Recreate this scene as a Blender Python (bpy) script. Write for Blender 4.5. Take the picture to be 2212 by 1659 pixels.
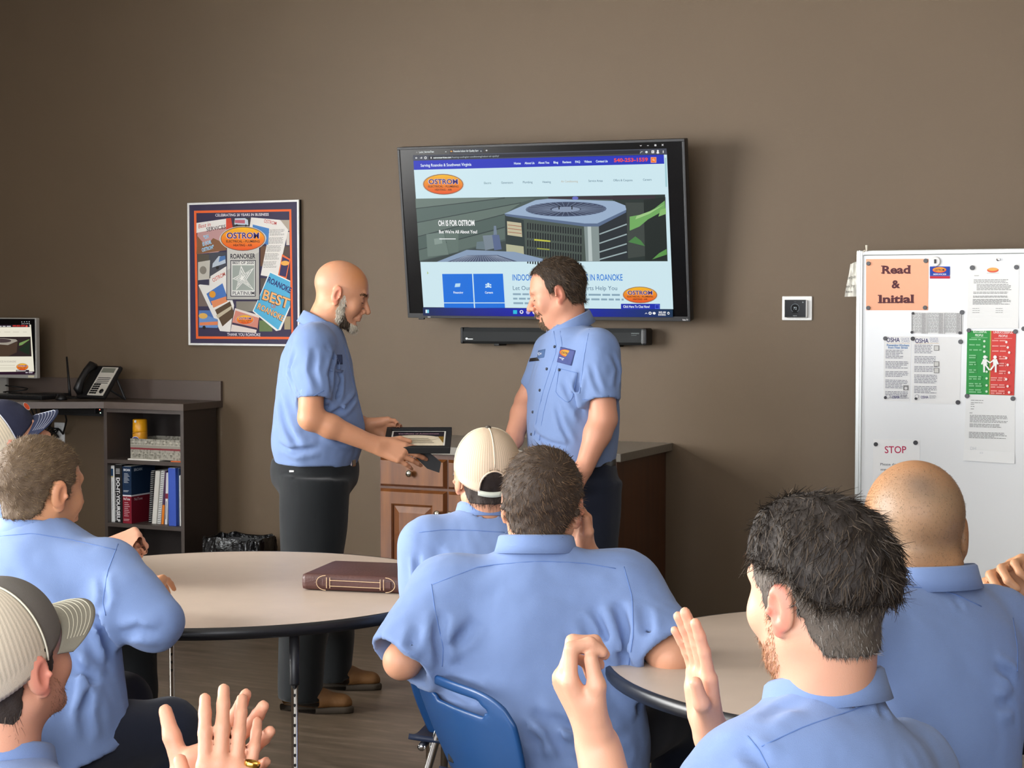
import bpy, bmesh, math, random
import numpy as np
from mathutils import Vector, Matrix
random.seed(7); rng = np.random.default_rng(7)
for o in list(bpy.data.objects): bpy.data.objects.remove(o, do_unlink=True)
scene = bpy.context.scene
COL = scene.collection
# ------------------------------------------------------------------ camera
FPX, PITCH, YAW, CAMH = 3700.0, 0.0455, 0.4376, 1.55      # focal length in px of a 2212 px wide frame
A_ = np.array
FW = A_([-math.sin(YAW)*math.cos(PITCH), math.cos(YAW)*math.cos(PITCH), -math.sin(PITCH)])
RT = A_([math.cos(YAW), math.sin(YAW), 0.0]); UP = np.cross(RT, FW)
FH = A_([-math.sin(YAW), math.cos(YAW), 0.0]); ZUP = A_([0, 0, 1.0])
CAM = A_([0, 0, CAMH])
cam = bpy.data.cameras.new('camera'); cam.sensor_width = 36; cam.lens = 36*FPX/2212; cam.clip_start = .05
camo = bpy.data.objects.new('camera', cam); COL.objects.link(camo)
camo.matrix_world = Matrix(((RT[0], UP[0], -FW[0], 0), (RT[1], UP[1], -FW[1], 0), (RT[2], UP[2], -FW[2], CAMH), (0, 0, 0, 1)))
scene.camera = camo
# ------------------------------------------------------------------ light and exposure
DW = 7.5                     # the television wall
XL, XR, YB, ZC = -6.9, 3.2, -1.5, 3.7
scene.view_settings.view_transform = 'Standard'; scene.view_settings.look = 'None'
scene.view_settings.gamma = 1; scene.view_settings.use_curve_mapping = False
scene.view_settings.exposure = 0.42
world = bpy.data.worlds.new('world'); scene.world = world; world.use_nodes = True
wn = world.node_tree; bg = wn.nodes['Background']
bg.inputs[0].default_value = (.75, .85, 1, 1); bg.inputs[1].default_value = 1.0
def area(name, loc, direction, sx, sy, power, col, spread=180):
    l = bpy.data.lights.new(name, 'AREA'); l.shape = 'RECTANGLE'; l.size = sx; l.size_y = sy; l.energy = power; l.color = col; l.spread = math.radians(spread)
    o = bpy.data.objects.new(name, l); COL.objects.link(o); o.location = loc
    o.rotation_euler = Vector(direction).to_track_quat('-Z', 'Y').to_euler(); return o
WIN_L = (-.2, 4.5, .75, 3.0)     # side window: y0, y1, z0, z1
WIN_B = (-4.6, 1.4, .6, 3.1)    # rear storefront window: x0, x1, z0, z1
area('daylight_side_window', (XL+.06, (WIN_L[0]+WIN_L[1])/2, 1.9), (1, .12, -.08), 4.6, 2.2, 430, (1, .98, .95), 140)
area('daylight_rear_window', (-1.6, YB+.06, 1.95), (0, 1, -.12), 5.8, 2.3, 230, (.95, .96, 1.0))
# ------------------------------------------------------------------ pixel helpers
def ray(px, py): return FW + RT*((px-1106)/FPX) - UP*((py-829.5)/FPX)
def P(px, py, z): return CAM + ray(px, py)*z
def atz(px, py, h): r = ray(px, py); return CAM + r*((h-CAMH)/r[2])
def aty(px, py, y): r = ray(px, py); return CAM + r*(y/r[1])
def proj(p):
    d = np.asarray(p)-CAM; z = d@FW
    return 1106+FPX*(d@RT)/z, 829.5-FPX*(d@UP)/z, z
def unit(v): v = np.asarray(v, float); return v/np.linalg.norm(v)
def face_dir(psi): a = math.radians(psi); return FH*math.cos(a)+RT*math.sin(a)     # 0 = away from the camera, 90 = picture right
def lin(c):
    if isinstance(c, str): c = tuple(int(c[i:i+2], 16)/255 for i in (0, 2, 4))
    return tuple((x/12.92 if x <= .04045 else ((x+.055)/1.055)**2.4) for x in c[:3])
# ------------------------------------------------------------------ materials
def new_mat(name):
    m = bpy.data.materials.new(name); m.use_nodes = True
    return m, m.node_tree.nodes, m.node_tree.links, m.node_tree.nodes['Principled BSDF']
def mat(name, col, rough=.5, metal=0., bump=None, var=None, spec=.5, sheen=0., coat=0., sss=0., emit=None, trans=0.):
    """col sRGB; bump=(scale,strength[,stretch]); var=(scale, amount[,stretch]) brightness variation"""
    m, n, l, b = new_mat(name)
    c = lin(col); b.inputs['Base Color'].default_value = (*c, 1)
    b.inputs['Roughness'].default_value = rough; b.inputs['Metallic'].default_value = metal
    b.inputs['Specular IOR Level'].default_value = spec
    if sheen: b.inputs['Sheen Weight'].default_value = sheen
    if coat: b.inputs['Coat Weight'].default_value = coat; b.inputs['Coat Roughness'].default_value = .15
    if trans: b.inputs['Transmission Weight'].default_value = trans
    if emit: b.inputs['Emission Color'].default_value = (*c, 1); b.inputs['Emission Strength'].default_value = emit
    tc = None
    def noise(sc, stretch, det=4):
        nonlocal tc
        if tc is None: tc = n.new('ShaderNodeTexCoord')
        mp = n.new('ShaderNodeMapping'); l.new(tc.outputs['Object'], mp.inputs[0]); mp.inputs['Scale'].default_value = stretch
        t = n.new('ShaderNodeTexNoise'); t.inputs['Scale'].default_value = sc; t.inputs['Detail'].default_value = det
        l.new(mp.outputs[0], t.inputs[0]); return t
    if var:
        t = noise(var[0], var[2] if len(var) > 2 else (1, 1, 1), 6)
        r = n.new('ShaderNodeMapRange'); r.inputs['From Min'].default_value = .25; r.inputs['From Max'].default_value = .75
        r.inputs['To Min'].default_value = 1-var[1]; r.inputs['To Max'].default_value = 1+var[1]; l.new(t.outputs[0], r.inputs[0])
        mx = n.new('ShaderNodeVectorMath'); mx.operation = 'SCALE'; mx.inputs[0].default_value = c; l.new(r.outputs[0], mx.inputs['Scale'])
        l.new(mx.outputs[0], b.inputs['Base Color'])
    if bump:
        t = noise(bump[0], bump[2] if len(bump) > 2 else (1, 1, 1))
        bp = n.new('ShaderNodeBump'); bp.inputs['Strength'].default_value = bump[1]; bp.inputs['Distance'].default_value = .004
        l.new(t.outputs[0], bp.inputs['Height']); l.new(bp.outputs[0], b.inputs['Normal'])
    return m
def vmat(name, rough=.5, emit=0., bump=None, spec=.5, sss=0., sheen=0., dark=1., aniso=0.):
    """colour read from the mesh colour attribute Col"""
    m, n, l, b = new_mat(name)
    a = n.new('ShaderNodeAttribute'); a.attribute_name = 'Col'
    if emit:
        l.new(a.outputs[0], b.inputs['Emission Color']); b.inputs['Emission Strength'].default_value = emit
        b.inputs['Base Color'].default_value = (.01, .01, .012, 1)
    else: l.new(a.outputs[0], b.inputs['Base Color'])
    b.inputs['Roughness'].default_value = rough; b.inputs['Specular IOR Level'].default_value = spec
    if sheen: b.inputs['Sheen Weight'].default_value = sheen
    if sss:
        b.inputs['Subsurface Weight'].default_value = sss; b.inputs['Subsurface Radius'].default_value = (1, .35, .2); b.inputs['Subsurface Scale'].default_value = .008
    if bump:
        tc = n.new('ShaderNodeTexCoord'); t = n.new('ShaderNodeTexNoise'); t.inputs['Scale'].default_value = bump[0]; t.inputs['Detail'].default_value = 5
        l.new(tc.outputs['Object'], t.inputs[0]); bp = n.new('ShaderNodeBump'); bp.inputs['Strength'].default_value = bump[1]; bp.inputs['Distance'].default_value = .002
        l.new(t.outputs[0], bp.inputs['Height']); l.new(bp.outputs[0], b.inputs['Normal'])
    return m
# ------------------------------------------------------------------ objects
def tag(o, label=None, cat=None, group=None, kind=None):
    if label: o['label'] = label
    if cat: o['category'] = cat
    if group: o['group'] = group
    if kind: o['kind'] = kind
    return o
def thing(name, label, cat, loc, group=None):
    o = bpy.data.objects.new(name, None); COL.objects.link(o); o.location = tuple(loc); o.empty_display_size = .1
    return tag(o, label, cat, group)
def mesh_np(name, V, faces, mat_=None, smooth=False, col=None):
    """faces: list of index lists or an (n,3|4) array"""
    me = bpy.data.meshes.new(name); V = np.asarray(V, np.float32).reshape(-1, 3)
    if isinstance(faces, np.ndarray):
        n, k = faces.shape; flat = faces.astype(np.int32).ravel(); starts = np.arange(0, n*k, k, dtype=np.int32); nf = n
    else:
        flat = A_([i for f in faces for i in f], np.int32); ln = A_([len(f) for f in faces], np.int32)
        starts = np.concatenate([[0], np.cumsum(ln)[:-1]]).astype(np.int32) if len(ln) else A_([], np.int32); nf = len(ln)
    me.vertices.add(len(V)); me.vertices.foreach_set('co', V.ravel())
    me.loops.add(len(flat)); me.loops.foreach_set('vertex_index', flat)
    me.polygons.add(nf); me.polygons.foreach_set('loop_start', starts)
    me.update(calc_edges=True); me.validate()
    me.polygons.foreach_set('use_smooth', np.full(len(me.polygons), bool(smooth)))
    if col is not None:
        a = me.color_attributes.new('Col', 'FLOAT_COLOR', 'POINT')
        c = np.ones((len(V), 4), np.float32); c[:, :3] = col; a.data.foreach_set('color', c.ravel())
    if mat_: me.materials.append(mat_)
    return me
def put(name, me, parent=None, sub=None):
    """links a mesh given in world space; verts are moved into the parent's frame (parents carry no rotation)"""
    o = bpy.data.objects.new(name, me); COL.objects.link(o)
    if parent is not None:
        o.parent = parent
        off = Vector((0, 0, 0)); p = parent
        while p is not None: off += p.location; p = p.parent
        me.transform(Matrix.Translation(-off))
    return o
class MB:
    def __init__(s): s.v = []; s.f = []; s.sm = False
    def add(s, V, Fc):
        b = len(s.v); s.v += [tuple(map(float, p)) for p in V]; s.f += [tuple(int(i)+b for i in f) for f in Fc]; return s
    def box(s, lo, hi, bev=0., M=None):
        lo = A_(lo, float); hi = A_(hi, float)
        if bev <= 0:
            V = [(x, y, z) for z in (lo[2], hi[2]) for y in (lo[1], hi[1]) for x in (lo[0], hi[0])]
            Fc = [(0, 2, 3, 1), (4, 5, 7, 6), (0, 1, 5, 4), (2, 6, 7, 3), (0, 4, 6, 2), (1, 3, 7, 5)]
        else:
            bm = bmesh.new(); bmesh.ops.create_cube(bm, size=1)
            for v in bm.verts: v.co = Vector(((lo+hi)/2 + A_(v.co)*(hi-lo)))
            bmesh.ops.bevel(bm, geom=bm.edges[:], offset=min(bev, .49*float((hi-lo).min())), segments=2, profile=.6, affect='EDGES')
            bm.verts.index_update(); V = [tuple(v.co) for v in bm.verts]; Fc = [[v.index for v in f.verts] for f in bm.faces]; bm.free()
        if M is not None: V = [M @ Vector(v) for v in V]
        return s.add(V, Fc)
    def tube(s, pts, r, n=8, cap=True):
        pts = [A_(p, float) for p in pts]; m = len(pts); rs = r if hasattr(r, '__len__') else [r]*m
        V = []; prev = None
        for i in range(m):
            t = unit(pts[min(i+1, m-1)]-pts[max(i-1, 0)])
            u = A_([0, 0, 1.]) if prev is None else prev
            if prev is None and abs(t[2]) > .9: u = A_([1., 0, 0])
            u = unit(u-t*(u@t)); w = np.cross(t, u); prev = u
            for k in range(n):
                a = 2*math.pi*k/n; V.append(pts[i]+(u*math.cos(a)+w*math.sin(a))*rs[i])
        Fc = [(i*n+k, i*n+(k+1) % n, (i+1)*n+(k+1) % n, (i+1)*n+k) for i in range(m-1) for k in range(n)]
        if cap: Fc += [tuple(range(n-1, -1, -1)), tuple((m-1)*n+k for k in range(n))]
        return s.add(V, Fc)
    def lathe(s, prof, c, n=24, axis=None, M=None, cap=True):
        """prof [(r,h)] about the axis through c"""
        ax = A_([0, 0, 1.]) if axis is None else unit(axis)
        u = unit(np.cross(ax, [1., 0, 0] if abs(ax[0]) < .9 else [0, 1., 0])); w = np.cross(ax, u)
        V = [A_(c)+ax*h+(u*math.cos(2*math.pi*k/n)+w*math.sin(2*math.pi*k/n))*r for r, h in prof for k in range(n)]
        m = len(prof)
        Fc = [(i*n+k, i*n+(k+1) % n, (i+1)*n+(k+1) % n, (i+1)*n+k) for i in range(m-1) for k in range(n)]
        if cap and prof[0][0] > 1e-6: Fc.append(tuple(range(n-1, -1, -1)))
        if cap and prof[-1][0] > 1e-6: Fc.append(tuple((m-1)*n+k for k in range(n)))
        return s.add(V, Fc)
    def prism(s, poly, o, u, v, thick):
        """2D poly in plane (o;u,v), extruded by thick along u x v"""
        o = A_(o, float); u = A_(u, float); v = A_(v, float); w = np.cross(u, v); n = len(poly)
        V = [o+u*a+v*b for a, b in poly]+[o+u*a+v*b+w*thick for a, b in poly]
        Fc = [tuple(range(n-1, -1, -1)), tuple(range(n, 2*n))]+[(i, (i+1) % n, n+(i+1) % n, n+i) for i in range(n)]
        return s.add(V, Fc)
    def sheet(s, G):
        """grid of points [rows][cols]"""
        r = len(G); c = len(G[0]); V = [p for row in G for p in row]
        return s.add(V, [(i*c+j, i*c+j+1, (i+1)*c+j+1, (i+1)*c+j) for i in range(r-1) for j in range(c-1)])
    def mesh(s, name, m, smooth=False, col=None): return mesh_np(name, s.v, s.f, m, smooth, col)
    def put(s, name, m, parent=None, smooth=False): return put(name, s.mesh(name, m, smooth), parent)
def autosmooth(o, ang=40):
    me = o.data; me.polygons.foreach_set('use_smooth', np.ones(len(me.polygons), bool))
    bm = bmesh.new(); bm.from_mesh(me)
    for e in bm.edges:
        if len(e.link_faces) == 2 and e.calc_face_angle(0) > math.radians(ang): e.smooth = False
    bm.to_mesh(me); bm.free(); return o
# ------------------------------------------------------------------ flat print: one mesh per print, coloured by attribute
_tc = {}
def text_mesh(body, bold=0., sp=1.):
    key = (body, bold, sp)
    if key not in _tc:
        cu = bpy.data.curves.new('t', 'FONT'); cu.body = body; cu.size = 1; cu.offset = bold; cu.resolution_u = 3; cu.space_character = sp
        o = bpy.data.objects.new('t', cu); me = o.to_mesh(); me.calc_loop_triangles()
        V = np.zeros(len(me.vertices)*3); me.vertices.foreach_get('co', V); V = V.reshape(-1, 3)[:, :2].copy()
        T = np.zeros(len(me.loop_triangles)*3, np.int32); me.loop_triangles.foreach_get('vertices', T); T = T.reshape(-1, 3).copy()
        o.to_mesh_clear(); bpy.data.objects.remove(o); bpy.data.curves.remove(cu)
        _tc[key] = (V, T)
    return _tc[key]
class Flat:
    """prints on the plane (o;u,v), normal n; each layer sits a hair above the last"""
    def __init__(s, o, u, v, step=.00025, curve=None):
        s.o = A_(o, float); s.u = A_(u, float); s.v = A_(v, float); s.n = unit(np.cross(s.u, s.v)); s.step = step
        s.V = []; s.F = []; s.C = []; s.lay = 0; s.nv = 0; s.curve = curve
    def _put(s, pts, faces, col, lay=None):
        if lay is None: s.lay += 1; lay = s.lay
        c = [lin(col)]*len(pts) if not isinstance(col, list) else [lin(x) for x in col]
        for p in pts:
            h = lay*s.step + (s.curve(p[0], p[1]) if s.curve else 0)
            s.V.append(s.o+s.u*p[0]+s.v*p[1]+s.n*h)
        s.F += [tuple(int(i)+s.nv for i in f) for f in faces]; s.C += c; s.nv += len(pts); return s
    def poly(s, pts, col, lay=None): return s._put(pts, [tuple(range(len(pts)))], col, lay)
    def rect(s, x0, y0, x1, y1, col, lay=None): return s.poly([(x0, y0), (x1, y0), (x1, y1), (x0, y1)], col, lay)
    def grid(s, x0, y0, x1, y1, nx, ny, fn, lay=None):
        pts = [(x0+(x1-x0)*i/nx, y0+(y1-y0)*j/ny) for j in range(ny+1) for i in range(nx+1)]
        return s._put(pts, [(j*(nx+1)+i, j*(nx+1)+i+1, (j+1)*(nx+1)+i+1, (j+1)*(nx+1)+i) for j in range(ny) for i in range(nx)], [fn(*p) for p in pts], lay)
    def ell(s, cx, cy, rx, ry, col, n=28, rot=0., lay=None, col2=None):
        cr, sr = math.cos(rot), math.sin(rot); pts = []; cc = []
        for k in range(n):
            a = 2*math.pi*k/n; x, y = rx*math.cos(a), ry*math.sin(a); pts.append((cx+x*cr-y*sr, cy+x*sr+y*cr))
            if col2:
                t = (math.sin(a)+1)/2; c1, c2 = [tuple(int(h[i:i+2], 16)/255 for i in (0, 2, 4)) for h in (col, col2)]
                cc.append(tuple(a_+(b_-a_)*t for a_, b_ in zip(c1, c2)))
        if col2:
            pts.append((cx, cy)); cc.append(tuple((a_+b_)/2 for a_, b_ in zip(*[tuple(int(h[i:i+2], 16)/255 for i in (0, 2, 4)) for h in (col, col2)])))
            return s._put(pts, [(k, (k+1) % n, n) for k in range(n)], cc, lay)
        return s.poly(pts, col, lay)
    def line(s, pts, w, col, lay=None):
        if lay is None: s.lay += 1; lay = s.lay
        for a, b in zip(pts[:-1], pts[1:]):
            a = A_(a, float); b = A_(b, float); d = b-a; L = np.linalg.norm(d)
            if L < 1e-9: continue
            q = A_([-d[1], d[0]])/L*w/2; s.poly([a-q, b-q, b+q, a+q], col, lay)
        return s
    def text(s, x, y, body, h, col, bold=0., wid=None, align='l', rot=0., sp=1., shear=0., lay=None):
        """h = cap height; wid squeezes the line to that width"""
        V, T = text_mesh(body, bold, sp)
        if len(V) == 0: return s
        k = h/.69; W = V[:, 0].max(); sx = k if wid is None else wid/W
        q = np.stack([V[:, 0]*sx+V[:, 1]*k*shear, V[:, 1]*k], 1); tw = W*sx
        q[:, 0] -= {'l': 0, 'c': tw/2, 'r': tw}[align]
        c, sn = math.cos(rot), math.sin(rot)
        q = np.stack([x+q[:, 0]*c-q[:, 1]*sn, y+q[:, 0]*sn+q[:, 1]*c], 1)
        return s._put([tuple(p) for p in q], T, col, lay)
    def greek(s, x0, y0, x1, rows, dy, h, col, seed=1, ragged=.35):
        """unreadable small print as rows of word bars"""
        r = random.Random(seed); s.lay += 1
        for i in range(rows):
            x = x0; end = x1-(x1-x0)*ragged*r.random()*(1 if i % 4 == 3 else .3)
            while x < end-.2*h:
                w = min(h*r.uniform(2, 7), end-x); s.rect(x, y0-i*dy, x+w, y0-i*dy+h, col, s.lay); x += w+h*.9
        return s
    def mesh(s, name, m): return mesh_np(name, s.V, s.F, m, False, A_(s.C))
    def put(s, name, m, parent=None): return tag(put(name, s.mesh(name, m), parent), kind='stuff')
def logo(fl, cx, cy, w, text_=True, rot=0.):
    """orange oval with the OSTROM lettering"""
    h = w*.44
    fl.ell(cx, cy, w*.535, h*.56, 'd9d4cc', rot=rot); fl.ell(cx, cy, w*.515, h*.535, '7a5a48', rot=rot)
    fl.ell(cx, cy, w*.5, h*.5, 'f0561c', col2='ffc21e', rot=rot)
    if text_:
        c, s_ = math.cos(rot), math.sin(rot)
        def at(dx, dy): return cx+dx*c-dy*s_, cy+dx*s_+dy*c
        x, y = at(0, h*.02); fl.text(x, y, 'OSTROM', h*.25, 'e8d8f0', .05, w*.77, 'c', rot)
        fl.text(x, y, 'OSTROM', h*.25, '3a2470', .02, w*.75, 'c', rot)
        x, y = at(0, -h*.16); fl.text(x, y, 'ELECTRICAL - PLUMBING', h*.1, '4a2010', .02, w*.78, 'c', rot)
        x, y = at(0, -h*.33); fl.text(x, y, 'HEATING - AIR', h*.1, '4a2010', .02, w*.44, 'c', rot)
# ================================================================== the setting
M_WALL = mat('brown_wall_paint', '6a5a47', .5, bump=(260, .12), var=(1.3, .05), spec=.3)
M_CEIL = mat('ceiling_white', 'd8d4cc', .9)
M_FLOOR = None
def floor_mat():
    m, n, l, b = new_mat('floor_vinyl'); tc = n.new('ShaderNodeTexCoord')
    mp = n.new('ShaderNodeMapping'); mp.inputs['Scale'].default_value = (1.2, 7, 1); l.new(tc.outputs['Object'], mp.inputs[0])
    t = n.new('ShaderNodeTexNoise'); t.inputs['Scale'].default_value = 3.2; t.inputs['Detail'].default_value = 8; t.inputs['Roughness'].default_value = .68; l.new(mp.outputs[0], t.inputs[0])
    r = n.new('ShaderNodeValToRGB'); l.new(t.outputs[0], r.inputs[0])
    r.color_ramp.elements[0].position = .3; r.color_ramp.elements[0].color = (*lin('453b2f'), 1)
    r.color_ramp.elements[1].position = .74; r.color_ramp.elements[1].color = (*lin('74665a'), 1)
    e = r.color_ramp.elements.new(.52); e.color = (*lin('574b3d'), 1)
    l.new(r.outputs[0], b.inputs['Base Color']); b.inputs['Roughness'].default_value = .42
    bp = n.new('ShaderNodeBump'); bp.inputs['Strength'].default_value = .08; l.new(t.outputs[0], bp.inputs['Height']); l.new(bp.outputs[0], b.inputs['Normal'])
    return m
M_FLOOR = floor_mat()
T_ = .14
def struct(name, mb, m): return tag(mb.put(name, m), kind='structure')
struct('floor', MB().box((XL-T_, YB-T_, -.1), (XR+T_, DW+T_, 0)), M_FLOOR)
struct('ceiling', MB().box((XL-T_, YB-T_, ZC), (XR+T_, DW+T_, ZC+.1)), M_CEIL)
struct('wall_front', MB().box((XL-T_, DW, 0), (XR+T_, DW+T_, ZC)), M_WALL)
struct('wall_right', MB().box((XR, YB, 0), (XR+T_, DW, ZC)), M_WALL)
y0, y1, z0, z1 = WIN_L
struct('wall_left', MB().box((XL-T_, YB, 0), (XL, y0, ZC)).box((XL-T_, y1, 0), (XL, DW, ZC)).box((XL-T_, y0, 0), (XL, y1, z0)).box((XL-T_, y0, z1), (XL, y1, ZC)), M_WALL)
x0, x1, z0b, z1b = WIN_B
struct('wall_rear', MB().box((XL, YB-T_, 0), (x0, YB, ZC)).box((x1, YB-T_, 0), (XR, YB, ZC)).box((x0, YB-T_, 0), (x1, YB, z0b)).box((x0, YB-T_, z1b), (x1, YB, ZC)), M_WALL)
M_ALU = mat('brushed_aluminium', 'c9ccc8', .35, .85)
M_BASE = mat('dark_baseboard', '241a14', .5)
M_GLASS = mat('window_glass', 'eef4f6', .02, trans=1.)
def window(name, ax, a0, a1, z0, z1, pos, n):
    t = thing(name, None, None, (pos if ax == 'y' else a0, a0 if ax == 'y' else pos, z0)); tag(t, kind='structure')
    def bx(p0, p1, q0, q1, d): return MB().box((pos-d, p0, q0), (pos+d, p1, q1)) if ax == 'y' else MB().box((p0, pos-d, q0), (p1, pos+d, q1))
    w = .05
    for q in ((a0, a0+w, z0, z1), (a1-w, a1, z0, z1), (a0, a1, z0, z0+w), (a0, a1, z1-w, z1)): bx(*q, .05).put('window_frame', M_ALU, t)
    st = (a1-a0)/n
    for i in range(n):
        if i: bx(a0+st*i-.025, a0+st*i+.025, z0, z1, .045).put('mullion', M_ALU, t)
        bx(a0+st*i+.03, a0+st*(i+1)-.03, z0+w, z1-w, .004).put('pane', M_GLASS, t)
window('window_1', 'y', y0, y1, z0, z1, XL-.08, 3)
window('window_2', 'x', x0, x1, z0b, z1b, YB-.08, 4)
struct('baseboard_front', MB().box((XL, DW-.016, 0), (XR, DW, .1), .004), M_BASE)
struct('baseboard_left', MB().box((XL, YB, 0), (XL+.016, DW-.016, .1), .004), M_BASE)
struct('baseboard_right', MB().box((XR-.016, YB, 0), (XR, DW-.016, .1), .004), M_BASE)
# ================================================================== things on and along the television wall
M_BLACKP = mat('black_plastic', '141416', .38)
M_BLACKM = mat('black_matte', '0f0f10', .6)
M_GLOSSB = mat('screen_black_glass', '070709', .2, spec=.25)
M_DGREY = mat('dark_grey_plastic', '2b2c2e', .45)
M_WHITEP = mat('white_plastic', 'e9e9e6', .4)
M_CHROME = mat('chrome', 'd9d9d9', .12, 1.)
M_PRINT = vmat('paper_print', .65, spec=.2); M_GLOSSPRINT = vmat('glossy_print', .5, spec=.25); M_SCREEN = vmat('screen_picture', .3, emit=.66, spec=.1)
class Pic(Flat):
    """a Flat whose marks can be given in the pixels of a zoomed photo crop: crop origin (ox,oy), zoom factor k"""
    def crop(s, ox, oy, k): s.k_ = (ox, oy, k); return s
    def z(s, x, y):
        ox, oy, k = s.k_; r = ray(ox+x/k, oy+y/k); t = ((s.o-CAM)@s.n)/(r@s.n); p = CAM+r*t-s.o
        return float(p@s.u), float(p@s.v)
    def zpoly(s, pts, col, lay=None): return s.poly([s.z(*p) for p in pts], col, lay)
    def zrect(s, x0, y0, x1, y1, col, lay=None): return s.zpoly([(x0, y1), (x1, y1), (x1, y0), (x0, y0)], col, lay)
    def zline(s, pts, w, col, lay=None):
        a = s.z(*pts[0]); b = s.z(pts[0][0], pts[0][1]+w); return s.line([s.z(*p) for p in pts], math.dist(a, b), col, lay)
    def ztext(s, x0, y0, x1, y1, body, h, col, bold=0., shear=0., sp=1.):
        a = s.z(x0, y0); b = s.z(x1, y1); c = s.z(x0, y0-h)
        return s.text(a[0], a[1], body, math.dist(a, c), col, bold, math.dist(a, b), 'l', math.atan2(b[1]-a[1], b[0]-a[0]), sp, shear)
    def zell(s, cx, cy, rx, ry, col, **k):
        a = s.z(cx, cy); b = s.z(cx+rx, cy); c = s.z(cx, cy+ry); return s.ell(a[0], a[1], math.dist(a, b), math.dist(a, c), col, **k)
    def zlogo(s, cx, cy, w):
        a = s.z(cx-w/2, cy); b = s.z(cx+w/2, cy); logo(s, (a[0]+b[0])/2, (a[1]+b[1])/2, math.dist(a, b), True, math.atan2(b[1]-a[1], b[0]-a[0]))
    def zgreek(s, x0, y0, x1, rows, dy, h, col, seed=1):
        a = s.z(x0, y0); b = s.z(x1, y0); c = s.z(x0, y0+dy); d = s.z(x0, y0+h)
        return s.greek(a[0], a[1], b[0], rows, math.dist(a, c), math.dist(a, d), col, seed)
# ---------------------------------------------------------------- television
tvC = A_([-3.2603, 7.2781, 1.8926]); tvt, tvw, tvr = .152, .0246, -.0097; TW, TH = 1.43, .82
def tvrot(u):
    u = A_([u[0]*math.cos(tvr)-u[2]*math.sin(tvr), u[1], u[0]*math.sin(tvr)+u[2]*math.cos(tvr)])
    u = A_([u[0], u[1]*math.cos(tvt)-u[2]*math.sin(tvt), u[1]*math.sin(tvt)+u[2]*math.cos(tvt)])
    return A_([u[0]*math.cos(tvw)-u[1]*math.sin(tvw), u[0]*math.sin(tvw)+u[1]*math.cos(tvw), u[2]])
tu, tb, tv_ = tvrot(A_([1., 0, 0])), tvrot(A_([0, 1., 0])), tvrot(A_([0, 0, 1.]))     # right, back, up
TVM = Matrix(((tu[0], tb[0], tv_[0], tvC[0]), (tu[1], tb[1], tv_[1], tvC[1]), (tu[2], tb[2], tv_[2], tvC[2]), (0, 0, 0, 1)))
tv = thing('television', 'large black wall television showing a website page', 'television', tvC)
MB().box((-TW/2, .004, -TH/2), (TW/2, .05, TH/2), .006, TVM).box((-.5, .05, -.3), (.5, .085, .2), .02, TVM).put('housing', M_BLACKP, tv)
bz = .012
MB().box((-TW/2, -.006, TH/2-bz), (TW/2, .006, TH/2), .002, TVM).box((-TW/2, -.006, -TH/2+bz), (-TW/2+bz, .006, TH/2-bz), .002, TVM).box((TW/2-bz, -.006, -TH/2+bz), (TW/2, .006, TH/2-bz), .002, TVM).box((-TW/2, -.006, -TH/2), (TW/2, .006, -TH/2+.022), .002, TVM).put('bezel', M_DGREY, tv)
scr = MB().box((-TW/2+bz, -.002, -TH/2+.02), (TW/2-bz, .004, TH/2-bz), 0, TVM).put('screen', M_GLOSSB, tv)
mbm = MB().box((-.22, .085, -.2), (-.16, .11, .2), 0, TVM).box((.16, .085, -.2), (.22, .11, .2), 0, TVM)
mbm.box((tvC[0]-.3, DW-.03, 1.72), (tvC[0]+.3, DW, 2.05)).tube([tvC+A_([-.19, .1, .05]), A_([tvC[0]-.19, DW-.02, 1.9])], .02).tube([tvC+A_([.19, .1, .05]), A_([tvC[0]+.19, DW-.02, 1.9])], .02)
mbm.put('wall_mount', M_BLACKM, tv)
MB().box((-TW/2+.055, -.002, -TH/2-.009), (-TW/2+.085, .012, -TH/2), .003, TVM).put('remote_sensor', M_BLACKP, tv)
fl = Pic(tvC-tb*.0065, tu, tv_).crop(840, 280, 3.3015)
fl.ztext(2095, 1362, 2135, 1362, 'Roku TV', 11, 'e8e8e8', .02); fl.zrect(277, 1334, 297, 1338, 'dddddd')
fl.put('brand_mark', M_PRINT, tv)
fl = Pic(tvC-tb*.0024, tu, tv_, .00006).crop(840, 280, 3.3015)
fl.zpoly([(430, 172), (672, 163), (670, 132), (440, 141)], '3c4048')
fl.ztext(215, 167, 322, 163, 'Login | ServiceTitan', 13, 'e8f0f0', .02); fl.ztext(402, 161, 412, 161, 'x', 9, 'e0e8e8', .03)
fl.zell(200, 162, 6, 7, '8a8a8a'); fl.zell(446, 155, 8, 5, 'e8a040')
fl.ztext(460, 160, 640, 156, 'Roanoke Indoor Air Quality Serv', 13, 'f0f8f8', .02); fl.ztext(653, 156, 663, 156, 'x', 9, 'e0e8e8', .03); fl.ztext(690, 157, 705, 156, '+', 15, 'ffffff', .03)
fl.zpoly([(172, 222), (1985, 176), (1980, 134), (172, 183)], '454a58'); fl.zpoly([(285, 215), (1790, 172), (1790, 146), (285, 190)], '20222c')
for x in (190, 222): fl.zline([(x, 202), (x+15, 202)], 3, 'ffffff')
fl.zline([(197, 196), (190, 202), (197, 208)], 3, 'ffffff'); fl.zline([(231, 195), (238, 201), (231, 207)], 3, 'ffffff')
fl.zell(262, 201, 9, 9, 'ffffff'); fl.zell(262, 201, 5, 5, '454a58'); fl.zell(302, 201, 4, 7, 'ffffff')
fl.ztext(318, 206, 445, 203, 'ostromservices.com', 12, 'f4ffff', .03); fl.ztext(448, 203, 787, 193, '/heating-cooling/air-conditioning/indoor-air-quality/', 12, 'b8c4c8', .005)
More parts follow.
